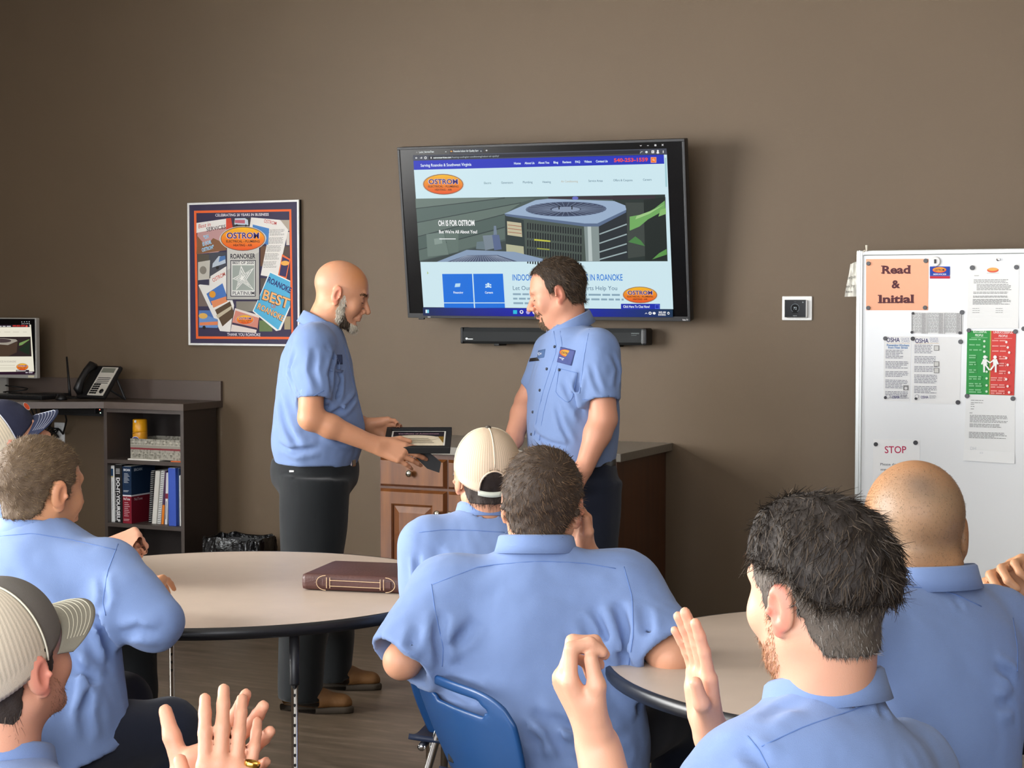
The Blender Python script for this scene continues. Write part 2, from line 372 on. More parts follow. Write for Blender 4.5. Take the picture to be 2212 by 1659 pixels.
fl.zline([(1791, 112), (1797, 118), (1803, 111)], 3, 'ffffff'); fl.zline([(1842, 114), (1854, 114)], 3, 'ffffff')
fl.zrect(1895, 105, 1908, 118, 'ffffff'); fl.zrect(1899, 109, 1904, 114, '17171a'); fl.zline([(1947, 103), (1959, 115)], 3, 'ffffff'); fl.zline([(1959, 103), (1947, 115)], 3, 'ffffff')
fl.zline([(1793, 168), (1800, 158), (1810, 156)], 3, 'e8f4f4'); fl.zell(1838, 160, 9, 8, 'e8f4f4'); fl.zrect(1874, 148, 1893, 168, 'ffffff'); fl.zrect(1880, 154, 1886, 162, '50607a')
fl.zell(1919, 152, 7, 7, 'ffffff'); fl.zell(1919, 165, 10, 6, 'ffffff'); fl.zrect(1955, 149, 1960, 167, 'ffffff')
fl.zpoly([(180, 287), (1965, 243), (1962, 178), (177, 222)], '1a2fc4')
fl.zpoly([(248, 1266), (2029, 1280), (1984, 178), (1962, 178), (1965, 243), (180, 287)], 'd6f1f9'); fl.zpoly([(1974, 408), (1986, 408), (1980, 200), (1968, 200)], 'a8d4dc')
fl.ztext(228, 265, 590, 257, 'Serving Roanoke & Southwest Virginia', 20, 'f0ffff', .015)
for a, b, y, t in ((893, 942, 248, 'Home'), (970, 1040, 246, 'About Us'), (1067, 1145, 243, 'About You'), (1175, 1209, 241, 'Blog'), (1240, 1302, 239, 'Reviews'), (1330, 1366, 237, 'FAQ'), (1395, 1448, 235, 'Videos'), (1478, 1562, 233, 'Contact Us')): fl.ztext(a, y, b, y-1, t, 15, 'e8fbff', .03)
fl.ztext(1606, 231, 1849, 225, '540-253-1559', 25, 'ff5038', .03); fl.zrect(1869, 196, 1909, 236, 'ffb898'); fl.zrect(1872, 199, 1906, 233, 'ff7a22'); fl.zell(1888, 214, 7, 7, 'ffe0c0'); fl.zell(1888, 214, 4, 4, 'ff7a22'); fl.zline([(1892, 219), (1898, 224)], 3, 'ffe0c0')
fl.zlogo(390, 390, 278)
for a, b, y, t, c in ((680, 733, 388, 'Electric', '6a8a98'), (803, 887, 385, 'Generators', '587a90'), (957, 1027, 382, 'Plumbing', '587a90'), (1097, 1157, 380, 'Heating', '587a90'), (1230, 1350, 376, 'Air Conditioning', 'c4b8a4'), (1425, 1528, 372, 'Service Areas', '587a90'), (1602, 1740, 368, 'Offers & Coupons', '587a90'), (1814, 1876, 364, 'Careers', '587a90')): fl.ztext(a, y, b, y-1, t, 15, c, .005)
# hero picture
def lerp(a, b, t): return tuple(x+(y-x)*t for x, y in zip(a, b))
fl.zpoly([(224, 943), (1990, 938), (1972, 462), (192, 492)], '4a5a56')
fl.zpoly([(195, 560), (830, 485), (620, 484), (192, 492)], '6f8078'); fl.zpoly([(205, 660), (940, 520), (1050, 490), (830, 485), (197, 565)], '5c6e68')
fl.zpoly([(210, 760), (830, 600), (940, 525), (205, 665)], '66776f'); fl.zpoly([(215, 855), (830, 690), (830, 605), (210, 765)], '52645e'); fl.zpoly([(222, 935), (830, 780), (830, 700), (216, 860)], '5e6f68')
fl.zpoly([(600, 938), (840, 935), (840, 790), (222, 940)], '3a4644')
for a, b in (((197, 562), (830, 487)), ((205, 662), (945, 521)), ((210, 762), (830, 602)), ((215, 857), (830, 694))): fl.zline([a, b], 5, '2f3c3c')
fl.zpoly([(1420, 936), (1990, 938), (1972, 462), (1600, 470), (1600, 800)], '23302a'); fl.zpoly([(1140, 480), (1900, 470), (1900, 490), (1600, 498), (1140, 492)], '33262e'); fl.zell(1332, 488, 22, 12, '6a70c8')
fl.zpoly([(1690, 920), (1830, 900), (1820, 520), (1690, 520)], '3c443e'); fl.zpoly([(1830, 930), (1985, 930), (1975, 480), (1820, 500)], '16211a')
fl.zpoly([(1720, 720), (1790, 690), (1850, 640), (1975, 570), (1970, 505), (1900, 560), (1830, 600), (1720, 620)], '74b060'); fl.zpoly([(1760, 640), (1860, 600), (1972, 530), (1880, 575), (1770, 615)], 'a4d088')
fl.zpoly([(1925, 620), (1980, 600), (1978, 560), (1940, 570)], '8cc070'); fl.zpoly([(1880, 925), (1985, 890), (1983, 850), (1930, 880)], '5c9a48'); fl.zpoly([(1710, 800), (1830, 830), (1800, 790), (1760, 760)], '4a8444')
fl.zpoly([(280, 905), (430, 890), (395, 730), (270, 745)], '70827a'); fl.zpoly([(435, 885), (500, 870), (500, 735), (400, 735)], '64766e'); fl.zpoly([(330, 820), (385, 810), (380, 770), (325, 778)], '8a9c94')
fl.zpoly([(690, 860), (760, 845), (745, 750), (672, 755)], '7c8a96'); fl.zpoly([(755, 860), (808, 852), (790, 750), (740, 750)], '5a6a90'); fl.zpoly([(625, 850), (690, 855), (680, 795), (630, 800)], '6a7c84'); fl.zpoly([(750, 750), (775, 748), (768, 685), (752, 685)], '76869a')
fl.zpoly([(832, 612), (970, 645), (985, 905), (1105, 918), (1100, 938), (840, 938)], '2a3836'); fl.zpoly([(965, 640), (1400, 690), (1410, 937), (980, 937)], '48544c')
fl.zpoly([(1395, 690), (1500, 680), (1508, 937), (1408, 937)], '8a9896'); fl.zpoly([(1420, 690), (1445, 688), (1455, 937), (1428, 937)], 'c0ccca'); fl.zpoly([(1500, 680), (1698, 580), (1708, 925), (1508, 937)], '222a2e')
for r_ in range(5):
    y0_ = 664+r_*61; fl.lay += 1
    for c_ in range(22):
        x_ = 990+c_*18; y_ = y0_+c_*2.0; fl.zpoly([(x_, y_+46), (x_+9, y_+46), (x_+9, y_), (x_, y_)], '0f1618', fl.lay)
for y_ in (735, 800, 862, 915): fl.zline([(1505, y_+10), (1700, y_-62+ (y_-735)*.1)], 9, '9fb2b4')
fl.zpoly([(1040, 790), (1155, 800), (1155, 790), (1040, 778)], 'c8c840'); fl.zpoly([(1060, 850), (1150, 858), (1150, 850), (1060, 842)], 'a0a838')
fl.zpoly([(850, 750), (955, 765), (948, 665), (846, 652)], 'c8c0a0'); fl.zpoly([(842, 875), (968, 890), (965, 832), (840, 815)], 'b8b898')
for y_ in (690, 715, 740): fl.zline([(852, y_-12), (950, y_)], 4, 'a05038')
fl.zpoly([(828, 600), (842, 616), (1400, 690), (1500, 690), (1695, 590), (1697, 560), (1480, 650), (1400, 650)], '5c7090')
fl.zpoly([(828, 598), (1400, 668), (1490, 668), (1697, 570), (1690, 540), (1610, 508), (1140, 492), (1050, 502)], '9fb6d2')
fl.zell(1265, 566, 292, 53, '5a6a88'); fl.zell(1265, 566, 280, 48, '39445e')
for k_ in range(72):
    a = 2*math.pi*k_/72; fl.zline([(1265+110*math.cos(a), 566+20*math.sin(a)), (1265+284*math.cos(a), 566+49*math.sin(a))], 2.2, '8c9cb8' if k_ % 2 else '26304a', None if k_ == 0 else fl.lay)
fl.zell(1266, 568, 102, 19, '8c9cb6')
for x_ in (1218, 1310): fl.zrect(x_-4, 543, x_+4, 568, '141c28')
fl.zpoly([(345, 942), (560, 856), (900, 870), (1105, 920), (1100, 939)], '8ca2be'); fl.zpoly([(420, 941), (560, 895), (780, 893), (920, 938)], '4a5670')
for k_ in range(22): fl.zline([(450+k_*21, 940), (560+k_*10, 897)], 2.5, 'a8b6cc', None if k_ == 0 else fl.lay)
fl.ztext(358, 685, 616, 683, 'OH IS FOR OSTROM', 38, 'ffffff', .03); fl.ztext(362, 738, 635, 738, "But We're All About You!", 22, 'ffffff', .025); fl.zline([(365, 778), (482, 778)], 6, 'f0f4f4')
fl.zpoly([(400, 1270), (833, 1270), (818, 1026), (385, 1028)], '0f74e6'); fl.zpoly([(612, 1270), (620, 1270), (606, 1026), (598, 1026)], 'd6f1f9'); fl.zpoly([(398, 1237), (832, 1237), (832, 1231), (398, 1231)], 'd6f1f9')
fl.zpoly([(474, 1122), (512, 1119), (516, 1094), (480, 1096)], 'bfe4fa'); fl.ztext(465, 1167, 535, 1167, 'Financing', 15, 'f0fcff', .02); fl.ztext(690, 1167, 748, 1167, 'Careers', 15, 'f0fcff', .02)
for x_, y_, q in ((714, 1100, 9), (699, 1105, 6), (730, 1105, 6)): fl.zell(x_, y_, q, q, 'd8f2ff'); fl.zell(x_, y_+16, q*1.2, q*.9, 'd8f2ff')
fl.ztext(885, 1074, 1672, 1074, 'INDOOR AIR QUALITY SERVICES IN ROANOKE', 43, '2a7ede', .012); fl.ztext(888, 1142, 1633, 1143, 'Let Our Indoor Air Quality Experts Help You', 29, '5c7c98', .0)
fl.zgreek(890, 1178, 1672, 1, 30, 13, '90aec0', 3); fl.zgreek(892, 1210, 1700, 1, 30, 13, '90aec0', 4); fl.zgreek(894, 1242, 1010, 1, 30, 13, '90aec0', 5)
fl.zlogo(1796, 1177, 236); fl.zrect(1660, 1240, 1938, 1279, '1a2cb4'); fl.ztext(1676, 1268, 1865, 1269, 'Click Here To Chat Now!', 17, 'f0fcff', .02); fl.zrect(1903, 1246, 1933, 1276, '5a78f0'); fl.zrect(1906, 1249, 1930, 1273, '1a2cb4')
a_, b_ = fl.z(248, 1268), fl.z(2030, 1282)
fl.zpoly([(250, 1324), (1100, 1330), (1100, 1273), (248, 1267)], ['16244e', '0a10b0', '1020c0', '182a58']); fl.zpoly([(1100, 1330), (2030, 1336), (2030, 1281), (1100, 1273)], ['0a10c0', '10304e', '12344e', '1020c8'])
fl.zrect(268, 1282, 292, 1306, '7ad8f4'); fl.zrect(268, 1282, 279, 1306, 'f0ffff'); fl.zrect(892, 1285, 920, 1312, '28c4e8'); fl.zell(952, 1298, 13, 13, 'ffffff'); fl.zell(952, 1297, 7, 7, '0a14b8'); fl.zell(998, 1300, 14, 14, 'b8a8e8'); fl.zell(1044, 1300, 14, 14, 'f4f0f4'); fl.zell(1046, 1304, 6, 6, 'e85040')
fl.zline([(1832, 1312), (1840, 1304), (1848, 1312)], 3, 'ffffff'); fl.zell(1868, 1307, 11, 11, 'ffffff'); fl.zell(1868, 1307, 5, 5, '123050'); fl.zell(1897, 1307, 11, 9, 'ffffff'); fl.zell(1999, 1307, 8, 10, 'ffffff'); fl.zell(1999, 1308, 4, 5, '123050')
fl.ztext(1930, 1306, 1980, 1306, '8:02 AM', 12, 'ffffff', .03); fl.ztext(1926, 1323, 1980, 1323, '5/3/2022', 12, 'ffffff', .03)
fl.zpoly([(280, 1030), (290, 1022), (281, 1008)], 'b8d080')
fl.put('screen_picture', M_SCREEN, tv)
# ---------------------------------------------------------------- sound bar
a = aty(999, 706, DW-.09); b = aty(1396, 711, DW-.09); zb = aty(1200, 744, DW-.09)[2]; zt = (a[2]+b[2])/2
sb = thing('sound_bar', 'long black sound bar mounted below the television', 'speaker', ((a[0]+b[0])/2, DW-.05, zb))
prof = [(DW-.02, zb+.006), (DW-.085, zb), (DW-.1, zb+.012), (DW-.1, zt-.02), (DW-.09, zt), (DW-.02, zt-.004)]
o = MB().prism([(y, z) for y, z in prof], (a[0], 0, 0), (0, 1, 0), (0, 0, 1), b[0]-a[0]).put('body', mat('speaker_grille', '1c2022', .7, bump=(900, .3)), sb)
MB().box((b[0]-.022, DW-.103, zb-.001), (b[0]+.006, DW-.02, zt+.001), .01).put('end_cap', M_BLACKP, sb)
MB().box((a[0]-.006, DW-.103, zb-.001), (a[0]+.008, DW-.02, zt+.001), .01).put('end_cap', M_BLACKP, sb)
for x in (a[0]+.18, b[0]-.16): MB().box((x-.014, DW-.085, zb-.01), (x+.014, DW, zb+.004), .003).put('bracket', M_BLACKM, sb)
fl = Pic((a[0], DW-.1005, zb), (1, 0, 0), (0, 0, 1)).crop(980, 680, 12.29)
fl.zell(345, 632, 32, 28, 'f0f4f4'); fl.zrect(380, 632, 512, 655, 'f0f4f4'); fl.put('brand_mark', M_PRINT, sb)
fl = Pic((a[0], DW-.1005, zb), (1, 0, 0), (0, 0, 1)).crop(1280, 680, 10.055)
for k_ in range(5): fl.zell(855+k_*36, 402, 15, 16, '9aa4a4'); fl.zell(855+k_*36, 398, 9, 12, '101414')
fl.zrect(845, 446, 960, 452, '889090'); fl.put('button_marks', M_PRINT, sb)
# ---------------------------------------------------------------- thermostat
c = aty(1722.5, 666, DW); th = thing('thermostat', 'black touch screen thermostat on white wall plate', 'thermostat', c)
w_, h_ = .069, .054
MB().box((c[0]-w_, DW-.008, c[2]-h_), (c[0]+w_, DW, c[2]+h_), .004).put('wall_plate', M_WHITEP, th)
MB().box((c[0]-.05, DW-.024, c[2]-.043), (c[0]+.052, DW-.008, c[2]+.038), .008).put('body', M_WHITEP, th)
MB().box((c[0]-.052, DW-.027, c[2]-.04), (c[0]+.045, DW-.0235, c[2]+.038), .006).put('display', M_GLOSSB, th)
fl = Flat((c[0]-.003, DW-.0272, c[2]-.001), (1, 0, 0), (0, 0, 1))
fl.ell(0, .002, .02, .02, '6a7278'); fl.ell(0, .002, .0175, .0175, '0e1012'); fl.poly([(-.014, -.02), (.014, -.02), (0, 0)], '0e1012'); fl.text(0, -.004, '72', .011, 'b8c4cc', .0, None, 'c'); fl.text(0, .029, 'Home', .003, '5a6064', 0, None, 'c'); fl.text(0, -.034, 'VENSTAR', .003, 'c0c8c8', .02, None, 'c'); fl.ell(.036, .028, .003, .003, '98a0a4')
fl.put('display_marks', M_PRINT, th)
# ---------------------------------------------------------------- framed poster
PY = DW-.02; p1, p2, p3 = aty(405, 437, PY), aty(645, 433, PY), aty(409, 745.5, PY)
x0, x1, zt, zb = (p1[0]+p3[0])/2, p2[0]+.004, (p1[2]+p2[2])/2, p3[2]
po = thing('framed_poster', 'navy and orange poster collage in thin white frame', 'poster', ((x0+x1)/2, DW, zb))
MB().box((x0, PY+.002, zb), (x1, DW, zt)).put('backing', M_BLACKM, po); M_WF = mat('white_frame', 'f1f1ee', .35); fw_ = .011
for q in ((x0, zb, x0+fw_, zt), (x1-fw_, zb, x1, zt), (x0+fw_, zb, x1-fw_, zb+fw_), (x0+fw_, zt-fw_, x1-fw_, zt)): MB().box((q[0], PY-.006, q[1]), (q[2], PY+.004, q[3]), .002).put('frame_rail', M_WF, po)
fl = Pic((x0, PY+.001, zb), (1, 0, 0), (0, 0, 1), .00004).crop(380, 410, 4.607)
fl.rect(fw_, fw_, x1-x0-fw_, zt-zb-fw_, '3a3350')
fl.zpoly([(200, 1482), (1170, 1488), (1148, 193), (180, 208)], 'f26a30'); fl.zpoly([(222, 1458), (1150, 1464), (1128, 215), (203, 232)], '3a3350')
for x, y, w, h, cc in ((215, 640, 130, 300, '5a5448'), (330, 620, 180, 240, '4c4e58'), (570, 280, 170, 110, '3c3838'), (840, 560, 60, 200, '6a4a34'), (225, 960, 120, 200, '7a6a62'), (230, 1200, 200, 170, '5078b8'), (600, 1110, 200, 100, '8a8478'), (830, 1300, 130, 110, '6a8050'), (1040, 300, 90, 110, 'b4a898'), (1050, 560, 80, 110, '584840'), (1080, 1260, 60, 130, 'a89878'), (760, 340, 160, 200, '3c78c0'), (840, 880, 60, 110, '5a5048'), (1100, 420, 30, 130, 'd8d0c8')): fl.zrect(x, y, x+w, y+h, cc)
fl.zpoly([(205, 640), (215, 430), (500, 330), (520, 380), (520, 560), (420, 620)], 'c89a98'); fl.zpoly([(205, 430), (500, 370), (520, 285), (205, 330)], 'f4f0ea'); fl.zpoly([(500, 395), (570, 390), (548, 280), (500, 285)], 'dc4a30'); fl.zpoly([(205, 640), (510, 600), (500, 540), (372, 480), (300, 560), (215, 460)], '8c6040')
fl.ztext(222, 385, 345, 362, 'Best in', 40, 'cc5a50', .005, .2); fl.ztext(305, 415, 498, 385, 'SERVICES', 38, '33262a', .01)
for i, (t, xx, yy, ww) in enumerate((('"OH', 280, 492, 50), ('IS FOR', 268, 560, 90), ('OSTROM"', 262, 618, 120))): fl.ztext(xx, yy, xx+ww, yy-ww*.3, t, 34, 'd0f0fa', .05); fl.ztext(xx, yy, xx+ww, yy-ww*.3, t, 34, '5aa8d8', .0)
fl.zpoly([(440, 1405), (540, 1415), (580, 1150), (510, 930), (505, 780), (225, 950)], 'efece6'); fl.zpoly([(345, 860), (505, 760), (505, 800), (345, 950)], 'efece6')
fl.ztext(372, 920, 495, 852, 'OSTROM', 38, 'd0503c', .01); fl.zpoly([(355, 1150), (515, 1075), (465, 930), (305, 1035)], '4a78c0'); fl.zpoly([(375, 1175), (515, 1110), (500, 1060), (350, 1110)], 'e89060'); fl.zell(365, 1040, 32, 34, 'e8a030'); fl.zpoly([(465, 1360), (590, 1250), (540, 1110), (390, 1195)], '5a4630')
fl.zpoly([(400, 1250), (560, 1150), (550, 1190), (420, 1280)], 'c8bca0')
fl.zpoly([(845, 850), (1010, 880), (1120, 400), (1040, 300), (750, 275), (735, 370), (930, 420)], 'eeeae4'); fl.ztext(875, 325, 1000, 352, 'OSTROM', 34, 'cc4a44', .01); fl.zpoly([(770, 480), (920, 550), (930, 385), (765, 345)], '4a86c8')
for k_ in range(5): fl.zgreek(935-k_*16, 400+k_*80, 1090-k_*20, 6, 11, 5, '9a9690', 30+k_)
fl.zpoly([(1015, 870), (1100, 890), (1140, 690), (1060, 640)], 'f07038'); fl.zpoly([(1030, 850), (1095, 868), (1130, 700), (1062, 665)], '37305c'); fl.zell(1088, 730, 42, 24, 'f0b050')
fl.zpoly([(1045, 1395), (1138, 1170), (1140, 905), (935, 810), (845, 1030), (765, 1210), (1000, 1405)], 'f4f4f0'); fl.zpoly([(1020, 1395), (1138, 1150), (1138, 915), (940, 825), (775, 1205)], '54b2da')
fl.ztext(908, 915, 1138, 1030, 'ROANOKE', 55, '2a2f72', .03); fl.ztext(850, 1085, 1115, 1185, 'BEST', 100, '5a3020', .05); fl.ztext(853, 1083, 1118, 1183, 'BEST', 98, 'f2b878', .02); fl.ztext(940, 1160, 985, 1190, 'OF', 40, 'c07050', .02); fl.ztext(806, 1178, 1062, 1310, 'ROANOKE', 58, '5a3020', .05); fl.ztext(808, 1177, 1064, 1308, 'ROANOKE', 56, 'f2b878', .02)
fl.zpoly([(545, 1410), (800, 1425), (835, 1250), (590, 1178)], 'e8dcd4'); fl.zpoly([(560, 1330), (815, 1385), (828, 1275), (595, 1200)], 'd88a78'); fl.zpoly([(560, 1340), (810, 1395), (812, 1375), (565, 1320)], '40304a'); fl.zlogo(690, 1292, 165)
fl.zrect(505, 560, 838, 1098, '2c2640'); fl.zrect(512, 560, 830, 1090, 'b9b7b0'); fl.zpoly([(512, 800), (830, 620), (830, 560), (512, 560)], 'cfcdc6'); fl.zrect(545, 700, 798, 1062, '33303a'); fl.zrect(553, 708, 790, 1054, 'e6e6e0')
fl.ztext(543, 685, 793, 682, 'ROANOKER', 46, '2a2732', .025); fl.ztext(565, 738, 780, 738, 'BEST OF 2020', 27, '3c3a44', .015); fl.ztext(565, 1045, 785, 1045, 'PLATINUM', 34, '3c3a44', .005)
fl.zrect(565, 752, 783, 1000, 'a4aca4')
star = [(652, 752), (690, 830), (780, 775), (705, 895), (780, 1000), (668, 925), (600, 1000), (622, 905), (565, 885), (630, 850)]
for sc, cc in ((1., 'f0f0ea'), (.82, 'a4aca4'), (.66, 'f0f0ea'), (.48, 'a4aca4'), (.34, 'f4f4ee')): fl.zpoly([(660+(x-660)*sc, 880+(y-880)*sc) for x, y in star], cc)
fl.zell(668, 486, 236, 112, 'd8d4d0'); fl.zlogo(670, 488, 430)
fl.zpoly([(585, 345), (725, 352), (720, 300), (690, 282), (590, 285)], 'c8d4e0'); fl.zpoly([(590, 330), (690, 335), (690, 300), (590, 300)], 'c06878'); fl.zell(610, 352, 10, 10, '202020'); fl.zell(700, 356, 10, 10, '202020')
fl.zpoly([(365, 775), (500, 730), (495, 665), (430, 660), (370, 735)], 'c0ccd8'); fl.zpoly([(430, 720), (500, 690), (495, 655), (440, 665)], '5078b0'); fl.zell(415, 775, 14, 17, '202020')
fl.zpoly([(235, 1370), (420, 1375), (420, 1290), (235, 1220)], '6c94cc'); fl.zpoly([(240, 1350), (420, 1345), (420, 1310), (240, 1320)], 'e88858'); fl.zell(275, 1255, 44, 28, 'e8b860'); fl.zell(285, 1370, 16, 18, '181818')
fl.zpoly([(225, 900), (335, 935), (345, 700), (225, 720)], 'c8c4b8'); fl.zell(275, 800, 34, 40, '8a8478'); fl.zpoly([(225, 940), (335, 950), (335, 890), (225, 900)], '3c3850')
fl.ztext(396, 266, 928, 258, 'CELEBRATING 20 YEARS IN BUSINESS', 26, 'f0ecf4', .015); fl.ztext(514, 1453, 845, 1456, 'THANK YOU ROANOKE', 28, 'f0ecf4', .015)
fl.put('print', M_GLOSSPRINT, po)
# ---------------------------------------------------------------- whiteboard on a stand, papers and magnets
WY = 7.16; wl = aty(1853, 541, WY); wtop = (wl[2]+aty(2212, 536.5, WY)[2])/2; wx0 = (aty(1853, 541, WY)[0]+aty(1846, 1081, WY)[0])/2; wx1 = wx0+1.62; wbot = .22
wb = thing('whiteboard', 'tall white magnetic board with aluminium frame on stand', 'whiteboard', (wx0, WY, 0))
M_WB = mat('whiteboard_enamel', 'eef1f2', .22); fr = .026
MB().box((wx0+.01, WY-.002, wbot+.01), (wx1-.01, WY+.02, wtop-.01)).put('panel', M_WB, wb)
for q in ((wx0, wbot, wx0+fr, wtop), (wx1-fr, wbot, wx1, wtop)):
    MB().box((q[0], WY-.012, q[1]), (q[2], WY+.024, q[3]), .004).put('frame_rail', M_ALU, wb); MB().box((q[0]+.011, WY-.016, q[1]), (q[0]+.017, WY-.01, q[3]), .001).put('frame_bead', M_ALU, wb)
for z in (wtop-.022, wbot): MB().box((wx0+fr, WY-.012, z), (wx1-fr, WY+.024, z+.022), .004).put('frame_rail', M_ALU, wb)
for x in (wx0+.06, wx1-.06): MB().box((x-.02, WY+.03, .06), (x+.02, WY+.06, wbot+.6)).box((x-.025, WY-.22, .05), (x+.025, WY+.25, .085), .006).lathe([(.0, -.012), (.03, -.012), (.03, .012), (0, .012)], (x, WY-.2, .03), 16, (1, 0, 0)).lathe([(.0, -.012), (.03, -.012), (.03, .012), (0, .012)], (x, WY+.22, .03), 16, (1, 0, 0)).put('stand_leg', M_ALU, wb)
def paper(name, label, corners, base='f1f2f0', draw=None, cat='paper', ox=1660, oy=500, k=3.19, off=.004, m=None, curl=0.):
    """a sheet on the board; corners in crop pixels: TL, TR, BR, BL"""
    fl = Pic((wx0, WY-off, 0), (1, 0, 0), (0, 0, 1), .0002).crop(ox, oy, k)
    q = [fl.z(*c) for c in corners]; cx = sum(p[0] for p in q)/4; cz = min(p[1] for p in q)
    t = thing(name, label, cat, (wx0+cx, WY-off, cz))
    mb = MB(); G = []
    for j in range(7):
        s_ = j/6; a = A_(q[0])*(1-s_)+A_(q[3])*s_; b = A_(q[1])*(1-s_)+A_(q[2])*s_
        G.append([(wx0+(a+(b-a)*i/6)[0], WY-off+.0012-curl*max(0, s_-.75)**2*.6, (a+(b-a)*i/6)[1]) for i in range(7)])
    mb.sheet(G); o = mb.put('sheet', mat('sheet_'+base, base, .5), t); md = o.modifiers.new('thick', 'SOLIDIFY'); md.thickness = .0006
    if draw:
        draw(fl)
        if fl.nv: fl.put('print', m or M_PRINT, t)
    return t
def d_read(f):
    for t, x0_, x1_, y in (('Read', 780, 977, 290), ('&', 850, 908, 390), ('Initial', 757, 1000, 492)): f.ztext(x0_, y, x1_, y-2, t, 52, '5a2830', .035)
    for x, y in ((782, 288), (782, 240), (824, 290), (962, 290), (962, 238), (760, 492), (760, 442), (786, 492), (806, 492), (830, 492), (868, 492), (945, 492), (985, 492), (985, 440)): f.zrect(x-6, y-5, x+18, y+1, '5a2830')
paper('sign_sheet', 'orange Read & Initial sheet in plastic sleeve', [(672, 190), (1103, 188), (1100, 543), (672, 543)], 'f7b08a', d_read, 'sign', m=M_GLOSSPRINT)
def d_card(f):
    f.zrect(1112, 242, 1250, 300, '2b4aa8'); f.zrect(1112, 308, 1250, 324, 'c83848'); f.zell(1178, 265, 48, 20, 'e8583c'); f.zell(1178, 262, 44, 16, 'f0a040'); f.ztext(1145, 272, 1212, 272, 'OSTROM', 14, '402050', .02); f.ztext(1135, 300, 1225, 300, 'SERVICES', 10, 'e0e8f8', .02)
paper('business_card', 'small blue and red logo card under round clip', [(1112, 241), (1250, 241), (1248, 325), (1112, 325)], '2b4aa8', d_card, 'card', off=.005)
def d_let(f):
    f.zell(1546, 266, 40, 17, 'e0604c'); f.zell(1546, 261, 36, 11, 'f0b060'); f.zrect(1505, 286, 1588, 288, '9a9a98'); f.zrect(1418, 303, 1450, 306, '8a8a88')
    f.zgreek(1415, 336, 1655, 3, 10, 4, '8e8e8c', 1); f.zgreek(1435, 368, 1678, 5, 9, 4, '8e8e8c', 2); f.zgreek(1412, 420, 1655, 2, 9, 4, '8e8e8c', 3); f.zgreek(1410, 447, 1650, 2, 8, 4, '8e8e8c', 4); f.zgreek(1408, 470, 1672, 5, 8, 4, '8e8e8c', 5)
    for x in (1406, 1566): f.zgreek(x, 532, x+50, 3, 14, 3, '9a9a98', 6)
    f.zgreek(1410, 655, 1670, 1, 9, 3, '9a9a98', 8)
paper('letter', 'typed white letter with small logo above red green poster', [(1378, 218), (1728, 212), (1722, 668), (1366, 668)], 'eeefed', d_let, curl=.1)
def d_tab(f):
    for x0_, x1_ in ((988, 1092), (1100, 1210), (1218, 1332)):
        f.zgreek(x0_, 566, x1_, 18, 7.6, 4, '9c9c9c', x0_); f.zrect(x1_-38, 563, x1_-4, 705, 'c6c6c6'); f.zgreek(x1_-34, 568, x1_-8, 18, 7.6, 3, '8a8a8a', x1_)
    for x_ in (988, 1094, 1214, 1332): f.zrect(x_-1, 562, x_+2, 706, '7c7c7c')
paper('phone_list', 'small sheet of three grey tables beneath orange sign', [(985, 552), (1345, 556), (1338, 709), (984, 704)], 'ecedec', d_tab)
def d_osha(dx, blue):
    def f_(f):
        f.ztext(812+dx, 762+dx*.03, 905+dx, 762+dx*.03, 'OSHA', 30, '37306a', .012); f.ztext(912+dx, 748, 972+dx, 748, 'QUICK', 16, 'a8acc0', .0); f.ztext(916+dx, 764, 972+dx, 764, 'CARD', 14, 'a8acc0', .0); f.zrect(815+dx, 770, 975+dx, 772, 'd8b888')
        if blue: f.ztext(815, 790, 970, 792, 'Preventing Workers', 15, '5a8ac0', .02); f.ztext(825, 806, 960, 807, 'from Heat Stress', 14, '5a8ac0', .02)
        y = 820 if blue else 785
        for i, n in enumerate((6, 5, 4, 6, 5)): f.zgreek(808+dx*1.005-(y-800)*.01, y, 968+dx-(0 if i else 35), n, 10.5, 4.5, '90909a', i+dx+3); y += n*10.5+16
        if blue: f.zrect(930, 1060, 966, 1094, '8a8a8a'); f.zell(948, 1080, 10, 10, 'e4e4e4')
        else:
            for yy in (785, 895, 940): f.zrect(1141, yy, 1176, yy+36, '8e8e8c'); f.zrect(1145, yy+4, 1172, yy+32, 'dcdcd8')
        f.zell(826+dx, 1136, 14, 14, 'a0a0a8'); f.zell(826+dx, 1136, 11, 11, 'eceded'); f.ztext(852+dx, 1150, 905+dx, 1150, 'OSHA', 18, '4a467a', .01); f.zgreek(912+dx, 1132, 958+dx, 3, 8, 3, '9a9aa0', 9)
    return f_
paper('safety_card', 'narrow safety sheet with blue heading and left margin magnet', [(795, 722), (985, 722), (975, 1172), (792, 1165)], 'f0f1f0', d_osha(0, True))
paper('safety_card', 'narrow safety sheet with three small pictures at its edge', [(990, 720), (1330, 728), (1318, 1192), (985, 1180)], 'eff0ef', d_osha(198, False))
